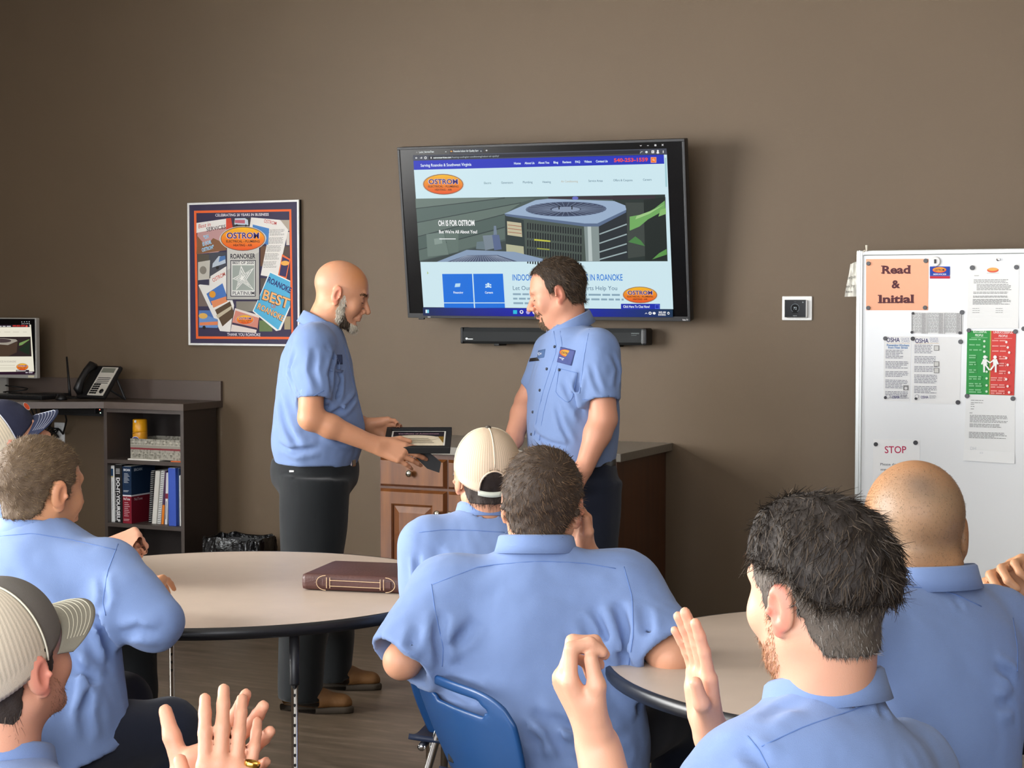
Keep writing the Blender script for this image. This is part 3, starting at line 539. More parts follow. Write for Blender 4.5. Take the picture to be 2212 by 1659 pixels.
def d_suc(f):
    f.zpoly([(1362, 1122), (1522, 1124), (1532, 684), (1370, 684)], '2f9a48'); f.zpoly([(1522, 1124), (1692, 1130), (1706, 690), (1532, 684)], 'd8443e'); f.zpoly([(1518, 1124), (1526, 1124), (1536, 684), (1528, 684)], 'a8a840')
    f.ztext(1410, 698, 1505, 699, 'SUCCESSFUL', 15, 'e8f8e8', .02); f.ztext(1424, 722, 1480, 723, 'PEOPLE', 15, 'e8f8e8', .02); f.ztext(1550, 702, 1684, 704, 'UNSUCCESSFUL', 15, 'fbe4e0', .02); f.ztext(1586, 727, 1648, 728, 'PEOPLE', 15, 'fbe4e0', .02)
    f.zrect(1398, 731, 1510, 733, 'c8e8c8'); f.zrect(1556, 736, 1680, 738, 'f4d0c8')
    for i, (y, n) in enumerate(((748, 1), (785, 1), (820, 1), (858, 2), (905, 2), (958, 2), (1004, 2), (1052, 2), (1094, 2))):
        f.zgreek(1384, y, 1384+(88 if i not in (3, 4, 5) else 50), n, 15, 8, '8ccf98', i+2); f.zgreek(1542 if i < 3 else (1590 if i < 6 else 1534), y+8, 1640, n, 15, 8, 'efa49c', i+12)
        f.zell(1488 if i < 3 else 1505, y+8, 8, 8, 'd8f0d8'); f.zell(1640+10*(i % 3), y+14, 8, 9, 'fbe8e4')
    for sx, cx in ((1, 1494), (-1, 1564)):
        f.zell(cx, 866, 12, 13, 'f8fbf8'); f.zpoly([(cx-12, 925), (cx+12, 925), (cx+15, 880), (cx-15, 880)], 'f8fbf8')
        f.zline([(cx-10*sx, 888), (cx-22*sx, 915)], 10, 'f8fbf8'); f.zline([(cx+12*sx, 888), (cx+36*sx, 905)], 9, 'f8fbf8'); f.zline([(cx-5*sx, 920), (cx-5*sx, 970)], 12, 'f8fbf8'); f.zline([(cx+6*sx, 920), (cx+32*sx, 955)], 11, 'f8fbf8')
paper('motivation_poster', 'green and red successful and unsuccessful people poster', [(1370, 683), (1706, 688), (1692, 1131), (1361, 1121)], '2f9a48', d_suc, 'poster', off=.005, m=M_GLOSSPRINT)
def d_let2(f):
    f.zgreek(1395, 1165, 1482, 2, 16, 4, '8e8e8c', 1); f.zgreek(1394, 1192, 1420, 3, 16, 4, '8e8e8c', 2); f.zgreek(1386, 1252, 1408, 1, 9, 4, '8e8e8c', 3); f.zgreek(1388, 1268, 1650, 6, 9, 4, '8e8e8c', 4); f.zgreek(1386, 1328, 1610, 3, 9, 4, '8e8e8c', 5); f.zgreek(1382, 1385, 1645, 5, 9, 4, '8e8e8c', 6); f.ztext(1390, 1505, 1430, 1505, 'DH', 22, 'd0d4d8'); f.ztext(1455, 1530, 1480, 1530, 'ss', 14, 'd0d4d8')
paper('letter', 'typed white letter hanging below red green poster', [(1362, 1126), (1700, 1136), (1696, 1600), (1342, 1578)], 'eceeed', d_let2, curl=.15)
def d_stop(f):
    f.ztext(800, 1527, 950, 1527, 'STOP', 47, 'c03058', .008); f.ztext(770, 1612, 1000, 1614, 'Please do not write', 17, '60646c', .0); f.ztext(772, 1648, 960, 1650, 'messages here', 17, '60646c', .0)
paper('notice_sheet', 'white STOP notice with red heading low on whiteboard', [(722, 1432), (1044, 1436), (1040, 1850), (716, 1846)], 'f2f3f2', d_stop, 'sign')
M_MAG = mat('grey_magnet', '55565a', .45); M_MAGD = mat('dark_magnet', '2c2b2f', .45)
for i, (x, y, r_, d, lab) in enumerate(((687, 221, 14, 0, 'top left corner of orange sign'), (1082, 202, 15, 0, 'top right corner of orange sign'), (686, 527, 14, 0, 'bottom left corner of orange sign'), (1077, 525, 14, 0, 'bottom right corner of orange sign'),
        (994, 564, 9, 1, 'top left corner of table sheet'), (1332, 557, 15, 0, 'top right corner of table sheet'), (987, 695, 9, 1, 'bottom left corner of table sheet'), (1318, 699, 10, 1, 'bottom right corner of table sheet'),
        (803, 737, 14, 0, 'top of narrow blue headed safety sheet'), (993, 739, 14, 1, 'top left of pictured safety sheet'), (1322, 760, 15, 0, 'top right of pictured safety sheet'), (804, 1145, 10, 1, 'foot of narrow blue headed safety sheet'), (1015, 1152, 9, 1, 'foot of pictured safety sheet logo'), (1304, 1178, 15, 1, 'bottom right of pictured safety sheet'),
        (1403, 250, 16, 0, 'top left of logo letter'), (1707, 246, 15, 0, 'top right of logo letter'), (1379, 682, 14, 0, 'top left of red green poster'), (1700, 690, 15, 0, 'top right of red green poster'), (1367, 1134, 15, 0, 'bottom left of red green poster'), (1683, 1152, 15, 0, 'bottom right of red green poster'),
        (738, 1467, 14, 1, 'top left of STOP notice'), (1012, 1456, 15, 1, 'top right of STOP notice'), (1758, 670, 15, 0, 'alone right of logo letter'))):
    p = aty(1660+x/3.19, 500+y/3.19, WY-.01); rr = r_/3.19*7.3/FPX
    o = MB().lathe([(0, 0), (rr, 0), (rr, .005), (rr*.9, .0065), (0, .0065)], (p[0], WY-.0035, p[2]), 20, (0, -1, 0)).put('magnet', M_MAGD if d else M_MAG)
    tag(o, 'round dark magnet at '+lab, 'magnet', 'magnets on the whiteboard')
p = aty(1660+1150/3.19, 500+207/3.19, WY-.01); t = thing('magnetic_clip', 'round white magnetic clip above small blue card', 'clip', (p[0], WY-.003, p[2]))
MB().lathe([(0, 0), (.021, 0), (.021, .008), (.018, .011), (0, .011)], (p[0], WY-.003, p[2]), 24, (0, -1, 0)).put('body', M_WHITEP, t); MB().box((p[0]-.004, WY-.02, p[2]-.008), (p[0]+.004, WY-.012, p[2]+.009), .002).put('grip', M_DGREY, t)
p = aty(1660+1582/3.19, 500+193/3.19, WY-.01); tag(MB().lathe([(0, 0), (.006, 0), (.004, .006), (.007, .012), (0, .013)], (p[0], WY-.002, p[2]), 16, (0, -1, 0)).put('push_magnet', M_CHROME), 'tiny silver push pin magnet above logo letter', 'magnet')
# tag hanging from the corner of the board
q = [aty(1660+x/3.19, 500+y/3.19, WY+.03) for x, y in ((565, 225), (612, 205), (606, 448), (525, 450))]
ht = thing('hanging_tag', 'crumpled white paper tag tied to whiteboard corner', 'tag', q[3])
G = [[q[0]*(1-j/6)*(1-i/4)+q[1]*(1-j/6)*i/4+q[3]*j/6*(1-i/4)+q[2]*j/6*i/4+A_([0, .006*math.sin(i*2.1+j), 0]) for i in range(5)] for j in range(7)]
o = MB().sheet(G).put('sheet', mat('tag_paper', 'e6e3d8', .7), ht); md = o.modifiers.new('t', 'SOLIDIFY'); md.thickness = .001
fl = Pic((q[3][0], WY+.021, 0), (1, 0, 0), (0, 0, 1)).crop(1660, 500, 3.19)
fl.ztext(540, 330, 600, 318, 'carpio', 20, '54524e', .0, .2); fl.ztext(533, 388, 595, 380, 'to by', 18, '54524e', .0, .2); fl.ztext(530, 422, 578, 420, 'base', 16, '54524e', .0, .2); fl.put('writing', M_PRINT, ht)
k0, k1, k2 = aty(1868, 541, WY-.02), aty(1872, 530, WY-.015), aty(1852, 556, WY-.01)
MB().tube([k2+A_([0, .03, 0]), k0, k0+A_([.008, .0, -.003]), k1], [.002, .003, .004, .006], 6).put('string', mat('tag_string', 'ded6c4', .8), ht)
# ================================================================== standing desk with bookcase
M_DESK = mat('desk_laminate', '4a3f38', .4, var=(60, .05)); M_EDGE = mat('desk_edge', '5d5048', .45); M_CASE = mat('dark_espresso_laminate', '2c231f', .45, var=(40, .08)); M_CASEIN = mat('bookcase_inside', '2a2320', .5); M_FACE = mat('bookcase_edge', '4b423d', .45)
HD = aty(480, 866, DW-.02)[2]; TH_ = .034
c1, c2, c3 = atz(396.3, 872.9, HD), atz(224, 867.9, HD), atz(105.6, 868.3, HD)
d23 = unit(c3-c2); c4 = c2+d23*((XL+.02-c2[0])/d23[0])
dk = thing('desk', 'dark laminate counter top with upright back edge along wall', 'desk', (c2[0], DW-.2, 0))
MB().prism([(c1[0], c1[1]), (c1[0], DW-.002), (XL+.005, DW-.002), (XL+.005, c4[1]), (c2[0], c2[1])], (0, 0, HD-TH_), (1, 0, 0), (0, 1, 0), TH_).put('counter_top', M_DESK, dk)
n23 = A_([d23[1], -d23[0], 0]); n23 = n23 if n23[1] < 0 else -n23
MB().prism([(c2[0], c2[1]), (c1[0], c1[1]), (c1[0], c1[1]-.0015), (c2[0], c2[1]-.0015)], (0, 0, HD-TH_), (1, 0, 0), (0, 1, 0), TH_).put('front_edge', M_EDGE, dk)
e4 = c4+n23*.0015; e2 = c2+n23*.0015
MB().prism([(c2[0], c2[1]), (c4[0], c4[1]), (e4[0], e4[1]), (e2[0], e2[1])][::-1], (0, 0, HD-TH_), (1, 0, 0), (0, 1, 0), TH_).put('front_edge', M_EDGE, dk)
BZ = aty(476, 823.5, DW-.02)[2]
MB().box((XL+.005, DW-.02, HD), (c1[0], DW-.002, BZ), .0015).put('back_splash', M_EDGE, dk)
MB().box((XL+.02, DW-.36, 0), (XL+.045, DW-.002, HD-TH_)).put('end_panel', M_CASE, dk)
MB().box((c2[0]-.5, DW-.25, HD-TH_-.05), (c2[0]-.012, DW-.2, HD-TH_)).put('apron', M_BLACKM, dk)
YF = c1[1]+.012; bx1 = aty(396.6, 900, YF)[0]; bx0 = aty(224, 900, YF)[0]; st = .02
bc = thing('bookcase', 'dark wood bookcase with three open shelves beneath the desk', 'bookcase', ((bx0+bx1)/2, DW, 0))
MB().box((bx0, YF, 0), (bx0+st, DW, HD-TH_)).put('side_panel', M_FACE, bc)
MB().box((bx1-st, YF, 0), (bx1, DW-.05, HD-TH_)).put('side_panel', M_CASE, bc); MB().box((bx1-st, YF-.001, .0), (bx1, YF, HD-TH_)).put('front_edging', M_FACE, bc)
MB().box((bx0+st, DW-.03, 0), (bx1-st, DW-.02, HD-TH_)).put('back_panel', M_CASEIN, bc)
sz1 = aty(235, 992, YF)[2]; sz2 = aty(236, 1129, YF)[2]
for z in (HD-TH_-.0005, sz1, sz2, .1): MB().box((bx0+st, YF+.001, z-.02), (bx1-st, DW-.03, z)).put('shelf', M_FACE, bc)
MB().box((bx0+st, YF+.03, 0), (bx1-st, YF+.045, .08)).put('plinth', M_CASE, bc)
# things on the shelves; pixels of the crop (220,870) x 5.027
def bz5(x, y, dy=.0): return aty(220+x/5.027, 870+y/5.027, YF+.03+dy)
def book(name, label, x0, x1, yt, m, dy=0., depth=.2, lean=0., draw=None, cat='book', x0t=None, thick=None):
    a = bz5(x0, 1280, dy); b = bz5(x1, 1280, dy); h = bz5(x0, yt, dy)[2]-sz2; w = b[0]-a[0]
    t = thing(name, label, cat, (a[0]+w/2, YF+.03+dy, sz2)); sh = math.tan(lean); dp = min(depth, DW-.035-(YF+.03+dy))
    mb = MB().box((a[0], YF+.03+dy, sz2), (b[0], YF+.03+dy+dp, sz2+h), .002); mb.v = [(x+(z-sz2)*sh, y, z) for x, y, z in mb.v]
    o = mb.put('cover', m, t)
    mb = MB().box((a[0]+w*.12, YF+.034+dy, sz2+h-.001), (b[0]-w*.12, YF+.03+dy+dp-.002, sz2+h+.0012)); mb.v = [(x+(z-sz2)*sh, y, z) for x, y, z in mb.v]; mb.put('pages', M_PAGES, t)
    fl = Flat((a[0], YF+.0296+dy, sz2), (1, 0, 0), (sh, 0, 1), .0002)
    if draw: draw(fl, w, h); fl.put('spine_print', M_PRINT, t)
    return t, a, b, h
M_PAGES = mat('page_edges', 'e8e4da', .8)
def dr1(f, w, h): f.rect(w*.15, h*.82, w*.85, h*.95, '2a4a6a'); f.rect(w*.15, h*.8, w*.85, h*.815, 'c8b040'); f.text(w*.62, h*.72, 'National Repair & Service Market Plan', w*.17, '9aa2ac', 0, h*.5, 'l', -math.pi/2)
book('binder', 'white ring binder with blue label left of black manual', 72, 140, 683, mat('white_binder', 'e6e8e6', .4), draw=dr1)
def dr2(f, w, h):
    f.text(w*.28, h*.78, 'DO-IT-YOURSELF', w*.42, 'f4f4f4', .035, h*.77, 'l', -math.pi/2); f.text(w*.06, h*.78, 'TRAINING & EDUCATION MANUAL', w*.12, 'd8d8d8', .01, h*.76, 'l', -math.pi/2)
    for i in range(4): f.rect(w*.2, h*(.92-i*.025), w*.75, h*(.932-i*.025), 'c8c8c8')
book('manual', 'black manual with large white DO-IT-YOURSELF spine', 143, 222, 672, mat('black_book', '121214', .4), draw=dr2)
def dr3(f, w, h):
    f.rect(0, 0, w, h*.475, '8a2030'); f.rect(0, h*.475, w, h*.5, 'e8e8ea'); f.rect(0, h*.5, w, h, '1d3350')
    f.text(w*.12, h*.92, 'BROAN', w*.2, 'f0f4f8', .02, w*.74); f.text(w*.1, h*.41, 'NuTone', w*.22, 'f0e4e4', .02, w*.74)
    for i in range(8): f.rect(w*.2, h*(.87-i*.022), w*(.62+.1*(i % 3)), h*(.878-i*.022), 'c8d0d8'); f.rect(w*.2, h*(.36-i*.033), w*(.62+.1*(i % 3)), h*(.37-i*.033), 'e0b8bc')
    f.rect(w*.15, h*.57, w*.75, h*.58, 'c8d0d8'); f.rect(w*.15, h*.555, w*.65, h*.562, 'c8d0d8'); f.rect(w*.15, h*.07, w*.8, h*.078, 'e0b8bc'); f.rect(w*.15, h*.05, w*.75, h*.057, 'e0b8bc')
t, a, b, h = book('catalogue', 'thick navy over red BROAN NuTone catalogue', 230, 325, 690, mat('navy_cover', '1d3350', .35), draw=dr3, dy=-.015)
f = Flat((b[0]+.0003, YF+.015, sz2), (0, 1, 0), (0, 0, 1), .0003); dp = .2
f.rect(0, 0, dp, h*.475, '6e1424'); f.rect(0, h*.475, dp, h*.5, 'd8d8dc'); f.rect(0, h*.5, dp, h, '142a44'); f.text(.02, h*.915, 'BROAN', .014, 'b8c4d0', .02); f.text(.02, h*.4, 'NuTone', .014, 'd8c0c4', 0)
f.put('cover_print', M_PRINT, t)
def coil(label, x0, x1, yt, m, dy, lean, dark):
    t, a, b, h = book('notebook', label, x0, x1, yt, m, dy, .17, lean); mb = MB(); n = 24
    for i in range(n):
        z = sz2+.008+(h-.016)*i/(n-1); x = (a[0]+b[0])/2+(z-sz2)*math.tan(lean); w = (b[0]-a[0])*.55
        mb.tube([(x-w, YF+.03+dy+.004, z-.002), (x, YF+.03+dy-.008, z), (x+w, YF+.03+dy+.004, z+.002)], .0011, 5)
    mb.put('coil_binding', mat('coil_'+dark, dark, .4), t)
coil('black covered notebook with white coil beside the catalogue', 505, 540, 740, mat('black_cover', '141416', .5), .05, .065, 'e4e4e0')
book('notebook', 'pale cream comb spine book between two coil notebooks', 542, 590, 740, mat('cream_spine', 'dedcd2', .45), .03, .18, .095)
coil('white notebook with dark coil right of cream book', 600, 636, 735, mat('white_cover', 'e0e0dc', .5), .035, .105, '26262a')
book('booklet', 'thin orange and purple booklet leaning on shelf', 648, 672, 735, mat('purple_cover', '4a2a50', .5), .04, .15, .075, lambda f, w, h: f.rect(0, 0, w, h*.36, 'e8842a'))
book('booklet', 'thin white booklet with red marks beside blue binder', 680, 708, 760, mat('white_booklet', 'e4e2e4', .5), .035, .16, .05, lambda f, w, h: (f.rect(0, h*.5, w, h*.6, '8a3040'), f.rect(w*.3, h*.1, w*.5, h*.45, '50505a')))
book('binder', 'bright blue ring binder standing near shelf end', 726, 806, 708, mat('bright_blue_binder', '3f5fc4', .35), .0, .22, -.005)
book('binder', 'thin dull blue folder right of bright blue binder', 808, 838, 715, mat('dull_blue_folder', '3c5580', .45), .02, .2, 0.012)
book('booklet', 'thin white folder against right side of bookcase', 844, 856, 790, mat('white_folder', 'eceeec', .5), .01, .2, 0.)
# storage box, magazine, spray can
p0 = bz5(312, 598, .0); p1_ = bz5(853, 606, .0); zb5 = sz1+.008; ht_ = bz5(316, 388)[2]-zb5
sbx = thing('storage_box', 'open patterned grey box with red ribbon stripe', 'box', ((p0[0]+p1_[0])/2, YF+.15, zb5))
def boxmat():
    m, n, l, b = new_mat('leaf_pattern_paper'); tc = n.new('ShaderNodeTexCoord'); v = n.new('ShaderNodeTexVoronoi'); v.inputs['Scale'].default_value = 70; l.new(tc.outputs['Object'], v.inputs[0])
    r = n.new('ShaderNodeValToRGB'); l.new(v.outputs['Distance'], r.inputs[0]); r.color_ramp.elements[0].color = (*lin('7a776b'), 1); r.color_ramp.elements[1].color = (*lin('a5a194'), 1); r.color_ramp.elements[0].position = .25; r.color_ramp.elements[1].position = .6
    l.new(r.outputs[0], b.inputs['Base Color']); b.inputs['Roughness'].default_value = .7; return m
mb_ = boxmat(); xa, xb = p0[0], min(p1_[0], bx1-st-.004); ya, yb = YF+.03, YF+.25
for q in (((xa, ya, zb5), (xb, ya+.004, zb5+ht_)), ((xa, yb-.004, zb5), (xb, yb, zb5+ht_)), ((xa, ya+.004, zb5), (xa+.004, yb-.004, zb5+ht_)), ((xb-.004, ya+.004, zb5), (xb, yb-.004, zb5+ht_)), ((xa, ya, zb5-.003), (xb, yb, zb5))): MB().box(*q).put('wall_panel', mb_, sbx)
fl = Flat((xa, ya-.0002, zb5), (1, 0, 0), (0, 0, 1)); W_ = xb-xa
fl.rect(0, ht_*.46, W_, ht_*.55, '8a3a40'); fl.rect(0, ht_*.7, W_, ht_*.72, 'd0ccbc'); fl.rect(0, ht_*.56, W_, ht_*.69, '9a968a')
for i in range(8):
    cx = W_*(i+.5)/8
    for a in (-.7, -.35, 0, .35, .7): fl.ell(cx+math.sin(a)*.007, ht_*.18+math.cos(a)*.007, .0018, .008, 'c8c4b4', 10, -a, fl.lay+1)
    fl.ell(cx, ht_*.84, .008, .005, 'c0bcae', 10, 0, fl.lay+1)
fl.put('ribbon_print', M_PRINT, sbx)
tag(MB().box((bz5(303, 600)[0], YF+.012, sz1), (bz5(650, 600)[0], YF+.24, sz1+.0075), .002).put('magazine', M_PAGES), 'white magazine lying under the patterned box', 'magazine')
tag(MB().box((bz5(775, 600)[0], YF+.008, sz1), (bx1-st-.003, YF+.14, sz1+.005)).put('envelope', mat('orange_envelope', 'd8682c', .6)), 'orange envelope corner poking out under patterned box', 'envelope')
pc = bz5(390, 388, .07); rc = (bz5(455, 388, .07)[0]-bz5(324, 388, .07)[0])/2; zc0 = sz1+.012; zc1 = bz5(390, 178, .07)[2]
cn = thing('spray_can', 'yellow spray can standing inside patterned box', 'spray can', (pc[0], pc[1]+.02, zc0)); cc_ = (pc[0], pc[1]+.02, 0)
MB().lathe([(0, zc0), (rc, zc0), (rc, zc1-.07), (rc*.98, zc1-.065)], cc_, 24).put('body', mat('yellow_can', 'e8a028', .3), cn, True)
MB().lathe([(rc*.98, zc1-.065), (rc, zc1-.06), (rc*.96, zc1-.004), (rc*.8, zc1), (0, zc1)], cc_, 24).put('cap', mat('yellow_cap', 'f0a818', .35), cn, True)
MB().box((pc[0]-.006, pc[1]+.02-rc-.002, zc1-.018), (pc[0]+.006, pc[1]+.02-rc+.01, zc1-.004), .002).put('nozzle', M_WHITEP, cn)
fl = Flat((pc[0], pc[1]+.02-rc-.0008, zc0), (1, 0, 0), (0, 0, 1)); hh = zc1-zc0
fl.ell(0, hh*.48, rc*.55, .012, 'e8e0d8'); fl.ell(0, hh*.48, rc*.5, .009, '4a4a9a'); fl.line([(-rc*.6, hh*.62), (rc*.6, hh*.66)], .002, '5a4020'); fl.line([(-rc*.4, hh*.36), (rc*.5, hh*.4)], .003, '503a6a'); fl.put('label_print', M_PRINT, cn)
# ---------------------------------------------------------------- desk top things (crop (0,660) x 6.913)
def dk6(x, y, h=0.): p = aty(x/6.913, 862, y); p[2] = HD+h; return p      # crop column, wall distance
mc = aty(82, 818, 7.3); mt = aty(75, 686.5, 7.3)
mon = thing('computer_monitor', 'silver edged computer monitor showing a website on desk', 'monitor', (mc[0]-.28, 7.33, HD))
mx1 = (mc[0]+mt[0])/2; mx0 = mx1-.56; mz0, mz1 = mc[2], mt[2]
MB().box((mx0, 7.3, mz0), (mx1, 7.33, mz1), .006).put('housing', mat('silver_plastic', 'c4c2bc', .3, .3), mon)
MB().box((mx0+.008, 7.297, mz0+.03), (mx1-.008, 7.301, mz1-.006), .001).put('screen', M_GLOSSB, mon)
MB().box((mx1-.3, 7.335, HD+.01), (mx1-.24, 7.35, mz0+.15)).box((mx1-.38, 7.27, HD), (mx1-.16, 7.42, HD+.012), .004).put('stand', mat('silver_stand', 'b8b6b0', .3, .5), mon)
fl = Pic((mx0, 7.2966, mz0), (1, 0, 0), (0, 0, 1), .00006).crop(0, 660, 6.913)
fl.zpoly([(-880, 1000), (510, 985), (462, 285), (-880, 300)], 'f2ecd8'); fl.zpoly([(-880, 325), (445, 322), (440, 285), (-880, 290)], '1c0c1c'); fl.ztext(190, 312, 372, 312, '540-253-1559', 18, 'f04030', .04); fl.zrect(383, 295, 412, 320, 'f05848')
for x in (100, 40, -20, -80): fl.zrect(x, 304, x+62 if x == 100 else x+45, 314, 'f0f0f0')
for x in (345, 195, 65, -80): fl.zrect(x, 392, x+55 if x == 345 else x+90, 400, 'cfcab8')
fl.zpoly([(-880, 765), (473, 760), (458, 465), (-880, 475)], '2e2220'); fl.zpoly([(-300, 560), (120, 590), (265, 530), (240, 505), (60, 490), (-300, 490)], 'a49c8e'); fl.zell(20, 525, 150, 30, '4a3c3c'); fl.zpoly([(120, 760), (250, 700), (265, 540), (120, 590), (-300, 565), (-300, 760)], '4c3a2c'); fl.zpoly([(285, 600), (330, 590), (445, 510), (430, 505), (290, 560)], '7a9a58'); fl.zpoly([(270, 660), (440, 740), (450, 530), (330, 620)], '1c2c1c')
fl.ztext(0, 850, 243, 850, 'ICES IN ROANOKE', 26, 'a8a098', .0); fl.zrect(0, 890, 225, 896, 'c8c2b0'); fl.zrect(0, 925, 240, 930, 'c8c2b0'); fl.zrect(0, 945, 240, 950, 'c8c2b0'); fl.zlogo(336, 915, 172); fl.zrect(243, 962, 438, 985, '200c24'); fl.zrect(252, 968, 388, 978, 'd8d0d0'); fl.zpoly([(-880, 1030), (520, 1030), (512, 988), (-880, 1000)], '2a1024'); fl.zrect(385, 995, 420, 1008, 'd0c8d0'); fl.zrect(432, 992, 490, 1010, 'b0a8b0')
for x, y in ((330, 245), (368, 244), (404, 242), (440, 242), (335, 273), (362, 272), (392, 271), (416, 270), (442, 270)): fl.zrect(x-6, y-5, x+6, y+5, 'd8dcdc')
fl.put('screen_picture', M_SCREEN, mon)
fl = Pic((mx0, 7.2995, mz0), (1, 0, 0), (0, 0, 1), .0002).crop(0, 660, 6.913); fl.zrect(420, 1045, 510, 1075, 'f4eccc'); fl.put('sticker', M_PRINT, mon)
ka, kb = dk6(0, 7.14), dk6(620, 7.14)
kbd = thing('keyboard', 'low black computer keyboard on desk beside mouse', 'keyboard', (kb[0]-.22, kb[1]+.07, HD))
MB().box((kb[0]-.44, kb[1], HD), (kb[0], kb[1]+.13, HD+.016), .004).put('base', M_BLACKP, kbd); mbk = []
kme = MB().box((0, 0, 0), (.0185, .0185, .006), .002).mesh('key', mat('key_black', '202124', .5))
for r_ in range(6):
    for i in range(22):
        o = bpy.data.objects.new('key', kme); COL.objects.link(o); o.parent = kbd; o.location = (kb[0]-.432+i*.0195-kbd.location[0], kb[1]+.006+r_*.0203-kbd.location[1], .0155)
mp_ = dk6(860, 7.16); ms = thing('computer_mouse', 'small black computer mouse between keyboard and antenna', 'mouse', (mp_[0], mp_[1]+.03, HD))
o = MB().lathe([(0, .034), (.012, .032), (.024, .022), (.031, .008), (.031, 0), (0, 0)], (mp_[0], mp_[1]+.03, HD), 20).put('body', M_BLACKP, ms, True); MB().box((mp_[0]-.003, mp_[1]-.002, HD+.024), (mp_[0]+.003, mp_[1]+.012, HD+.032), .002).put('scroll_wheel', M_DGREY, ms)
ap = dk6(1045, 7.36); at_ = aty(996/6.913, 660+765/6.913, ap[1]+.02)
an = thing('antenna', 'thin black upright wireless antenna on round base', 'antenna', (ap[0], ap[1], HD))
MB().tube([(ap[0], ap[1], HD+.01), (ap[0]-.008, ap[1]+.005, HD+.06), at_], [.008, .007, .005], 10).put('rod', M_BLACKP, an, True); MB().lathe([(.05, 0), (.05, .004), (.02, .012), (0, .014)], (ap[0], ap[1], HD), 24).put('base', M_BLACKP, an, True)
rp = dk6(640, 7.33); ro = thing('network_box', 'flat black network box lying on desk behind mouse', 'router', (rp[0], rp[1]+.05, HD)); MB().box((rp[0]-.09, rp[1], HD), (rp[0]+.08, rp[1]+.12, HD+.022), .004).put('body', M_BLACKP, ro); MB().box((rp[0]-.085, rp[1]-.002, HD+.006), (rp[0]-.03, rp[1]+.002, HD+.012)).put('front_trim', M_ALU, ro)
def cord(label, pts, r=.0035, name='cable', grp=None): return tag(MB().tube(pts, r, 6).put(name, M_BLACKM, None, True), label, 'cable', grp)
cb = dk6(150, 7.28)
cord('loose black cable loop lying behind the keyboard', [cb+A_([.09*math.cos(t*.7)*(1-.02*t), .05+.045*math.sin(t*.7), .006+.004*t]) for t in range(16)])
cord('second black cable curling on desk below monitor', [cb+A_([-.05+.016*t, .1+.02*math.sin(t*1.3), .006+.012*abs(math.sin(t*.9))]) for t in range(16)])
p_ = dk6(1200, 7.3); cord('black phone cord running along desk to antenna', [p_+A_([.07-.02*t, .012*math.sin(t*1.6), .005]) for t in range(9)])
# desk phone
f0 = dk6(1300, 7.22); ph = thing('desk_phone', 'black office desk phone with silver key panel', 'phone', (f0[0]+.08, f0[1]+.08, HD))
pu = unit(dk6(1535, 7.2)-f0); pd = np.cross(ZUP, pu); tl = math.radians(52); pv = pd*math.cos(tl)+ZUP*math.sin(tl); pn = np.cross(pu, pv)
fc = f0+ZUP*.028; pw = np.linalg.norm(dk6(1535, 7.2)-f0); phh = (aty(1560/6.913, 660+920/6.913, f0[1]+.12)[2]-HD-.028)/math.sin(tl)
def pbox(a0, a1, b0, b1, c0, c1, bev=.003):
    M = Matrix(((pu[0], pv[0], pn[0], fc[0]), (pu[1], pv[1], pn[1], fc[1]), (pu[2], pv[2], pn[2], fc[2]), (0, 0, 0, 1)))
    return MB().box((a0, b0, c0), (a1, b1, c1), bev, M)
pbox(-.085, pw+.012, -.012, phh+.012, -.022, -.001, .008).put('body', M_BLACKP, ph)
pbox(0, pw, 0, phh, -.003, .003, .003).put('key_panel', mat('silver_panel', 'c4bfb4', .4), ph)
pbox(pw*.1, pw*.9, phh*.8, phh*.96, .002, .0045, .001).put('display', mat('lcd_grey', '77786c', .3), ph)
for i in range(4): pbox(pw*.12, pw*.9, phh*(.6-.06*i), phh*(.62-.06*i), .002, .004, .0005).put('key_strip', M_DGREY, ph)
for r_ in range(5):
    for i in range(3): pbox(pw*(.1+.15*i), pw*(.22+.15*i), phh*(.05+.075*r_), phh*(.1+.075*r_), .002, .006, .001).put('key', M_BLACKP, ph)
MB().lathe([(0, .005), (.013, .005), (.014, 0)], fc+pu*pw*.8+pv*phh*.14+pn*.002, 20, pn).put('navigation_dial', M_BLACKP, ph, True)
hs0, hs1 = fc-pu*.052+pv*.005+pn*.02, fc-pu*.05+pv*(phh*.98)+pn*.02
MB().tube([hs0-pn*.012, hs0+pn*.012+pv*.01, (hs0+hs1)/2-pv*.03+pn*.024, (hs0+hs1)/2+pv*.03+pn*.024, hs1+pn*.012-pv*.01, hs1-pn*.012], [.017, .025, .019, .019, .025, .017], 14).put('handset', M_BLACKP, ph, True)
MB().tube([fc+pu*pw*.9+pv*phh*.8-pn*.01, f0+pu*(pw+.03)+pd*.13+ZUP*.004], .007, 8).tube([fc+pu*pw*.9+pv*phh*.3-pn*.01, f0+pu*(pw+.03)+pd*.13+ZUP*.004], .006, 8).put('stand', M_BLACKP, ph)
# cables under the desk and outlet
op = aty(130, 935, DW); ot = thing('power_outlet', 'white wall outlet plate below the desk', 'outlet', op)
MB().box((op[0]-.035, DW-.008, op[2]-.058), (op[0]+.035, DW, op[2]+.058), .003).put('plate', M_WHITEP, ot)
for dz in (-.024, .024): MB().box((op[0]-.016, DW-.011, op[2]+dz-.014), (op[0]+.016, DW-.007, op[2]+dz+.014), .003).put('socket', mat('socket_white', 'd4d4d0', .4), ot)
for i in range(7):
    x = op[0]-.07+.022*i; cord('black cable in bundle hanging beneath desk by outlet', [(x+.02*i, DW-.22, HD-TH_), (x, DW-.13-.008*i, HD-.12-.01*i), (x-.02, DW-.09, HD-.2-.012*(i % 3)), (op[0]-.03+.007*i, DW-.05, op[2]+.04-.01*i), (op[0], DW-.012, op[2]+.024*(1 if i % 2 else -1))], .004, grp='cables under the desk')
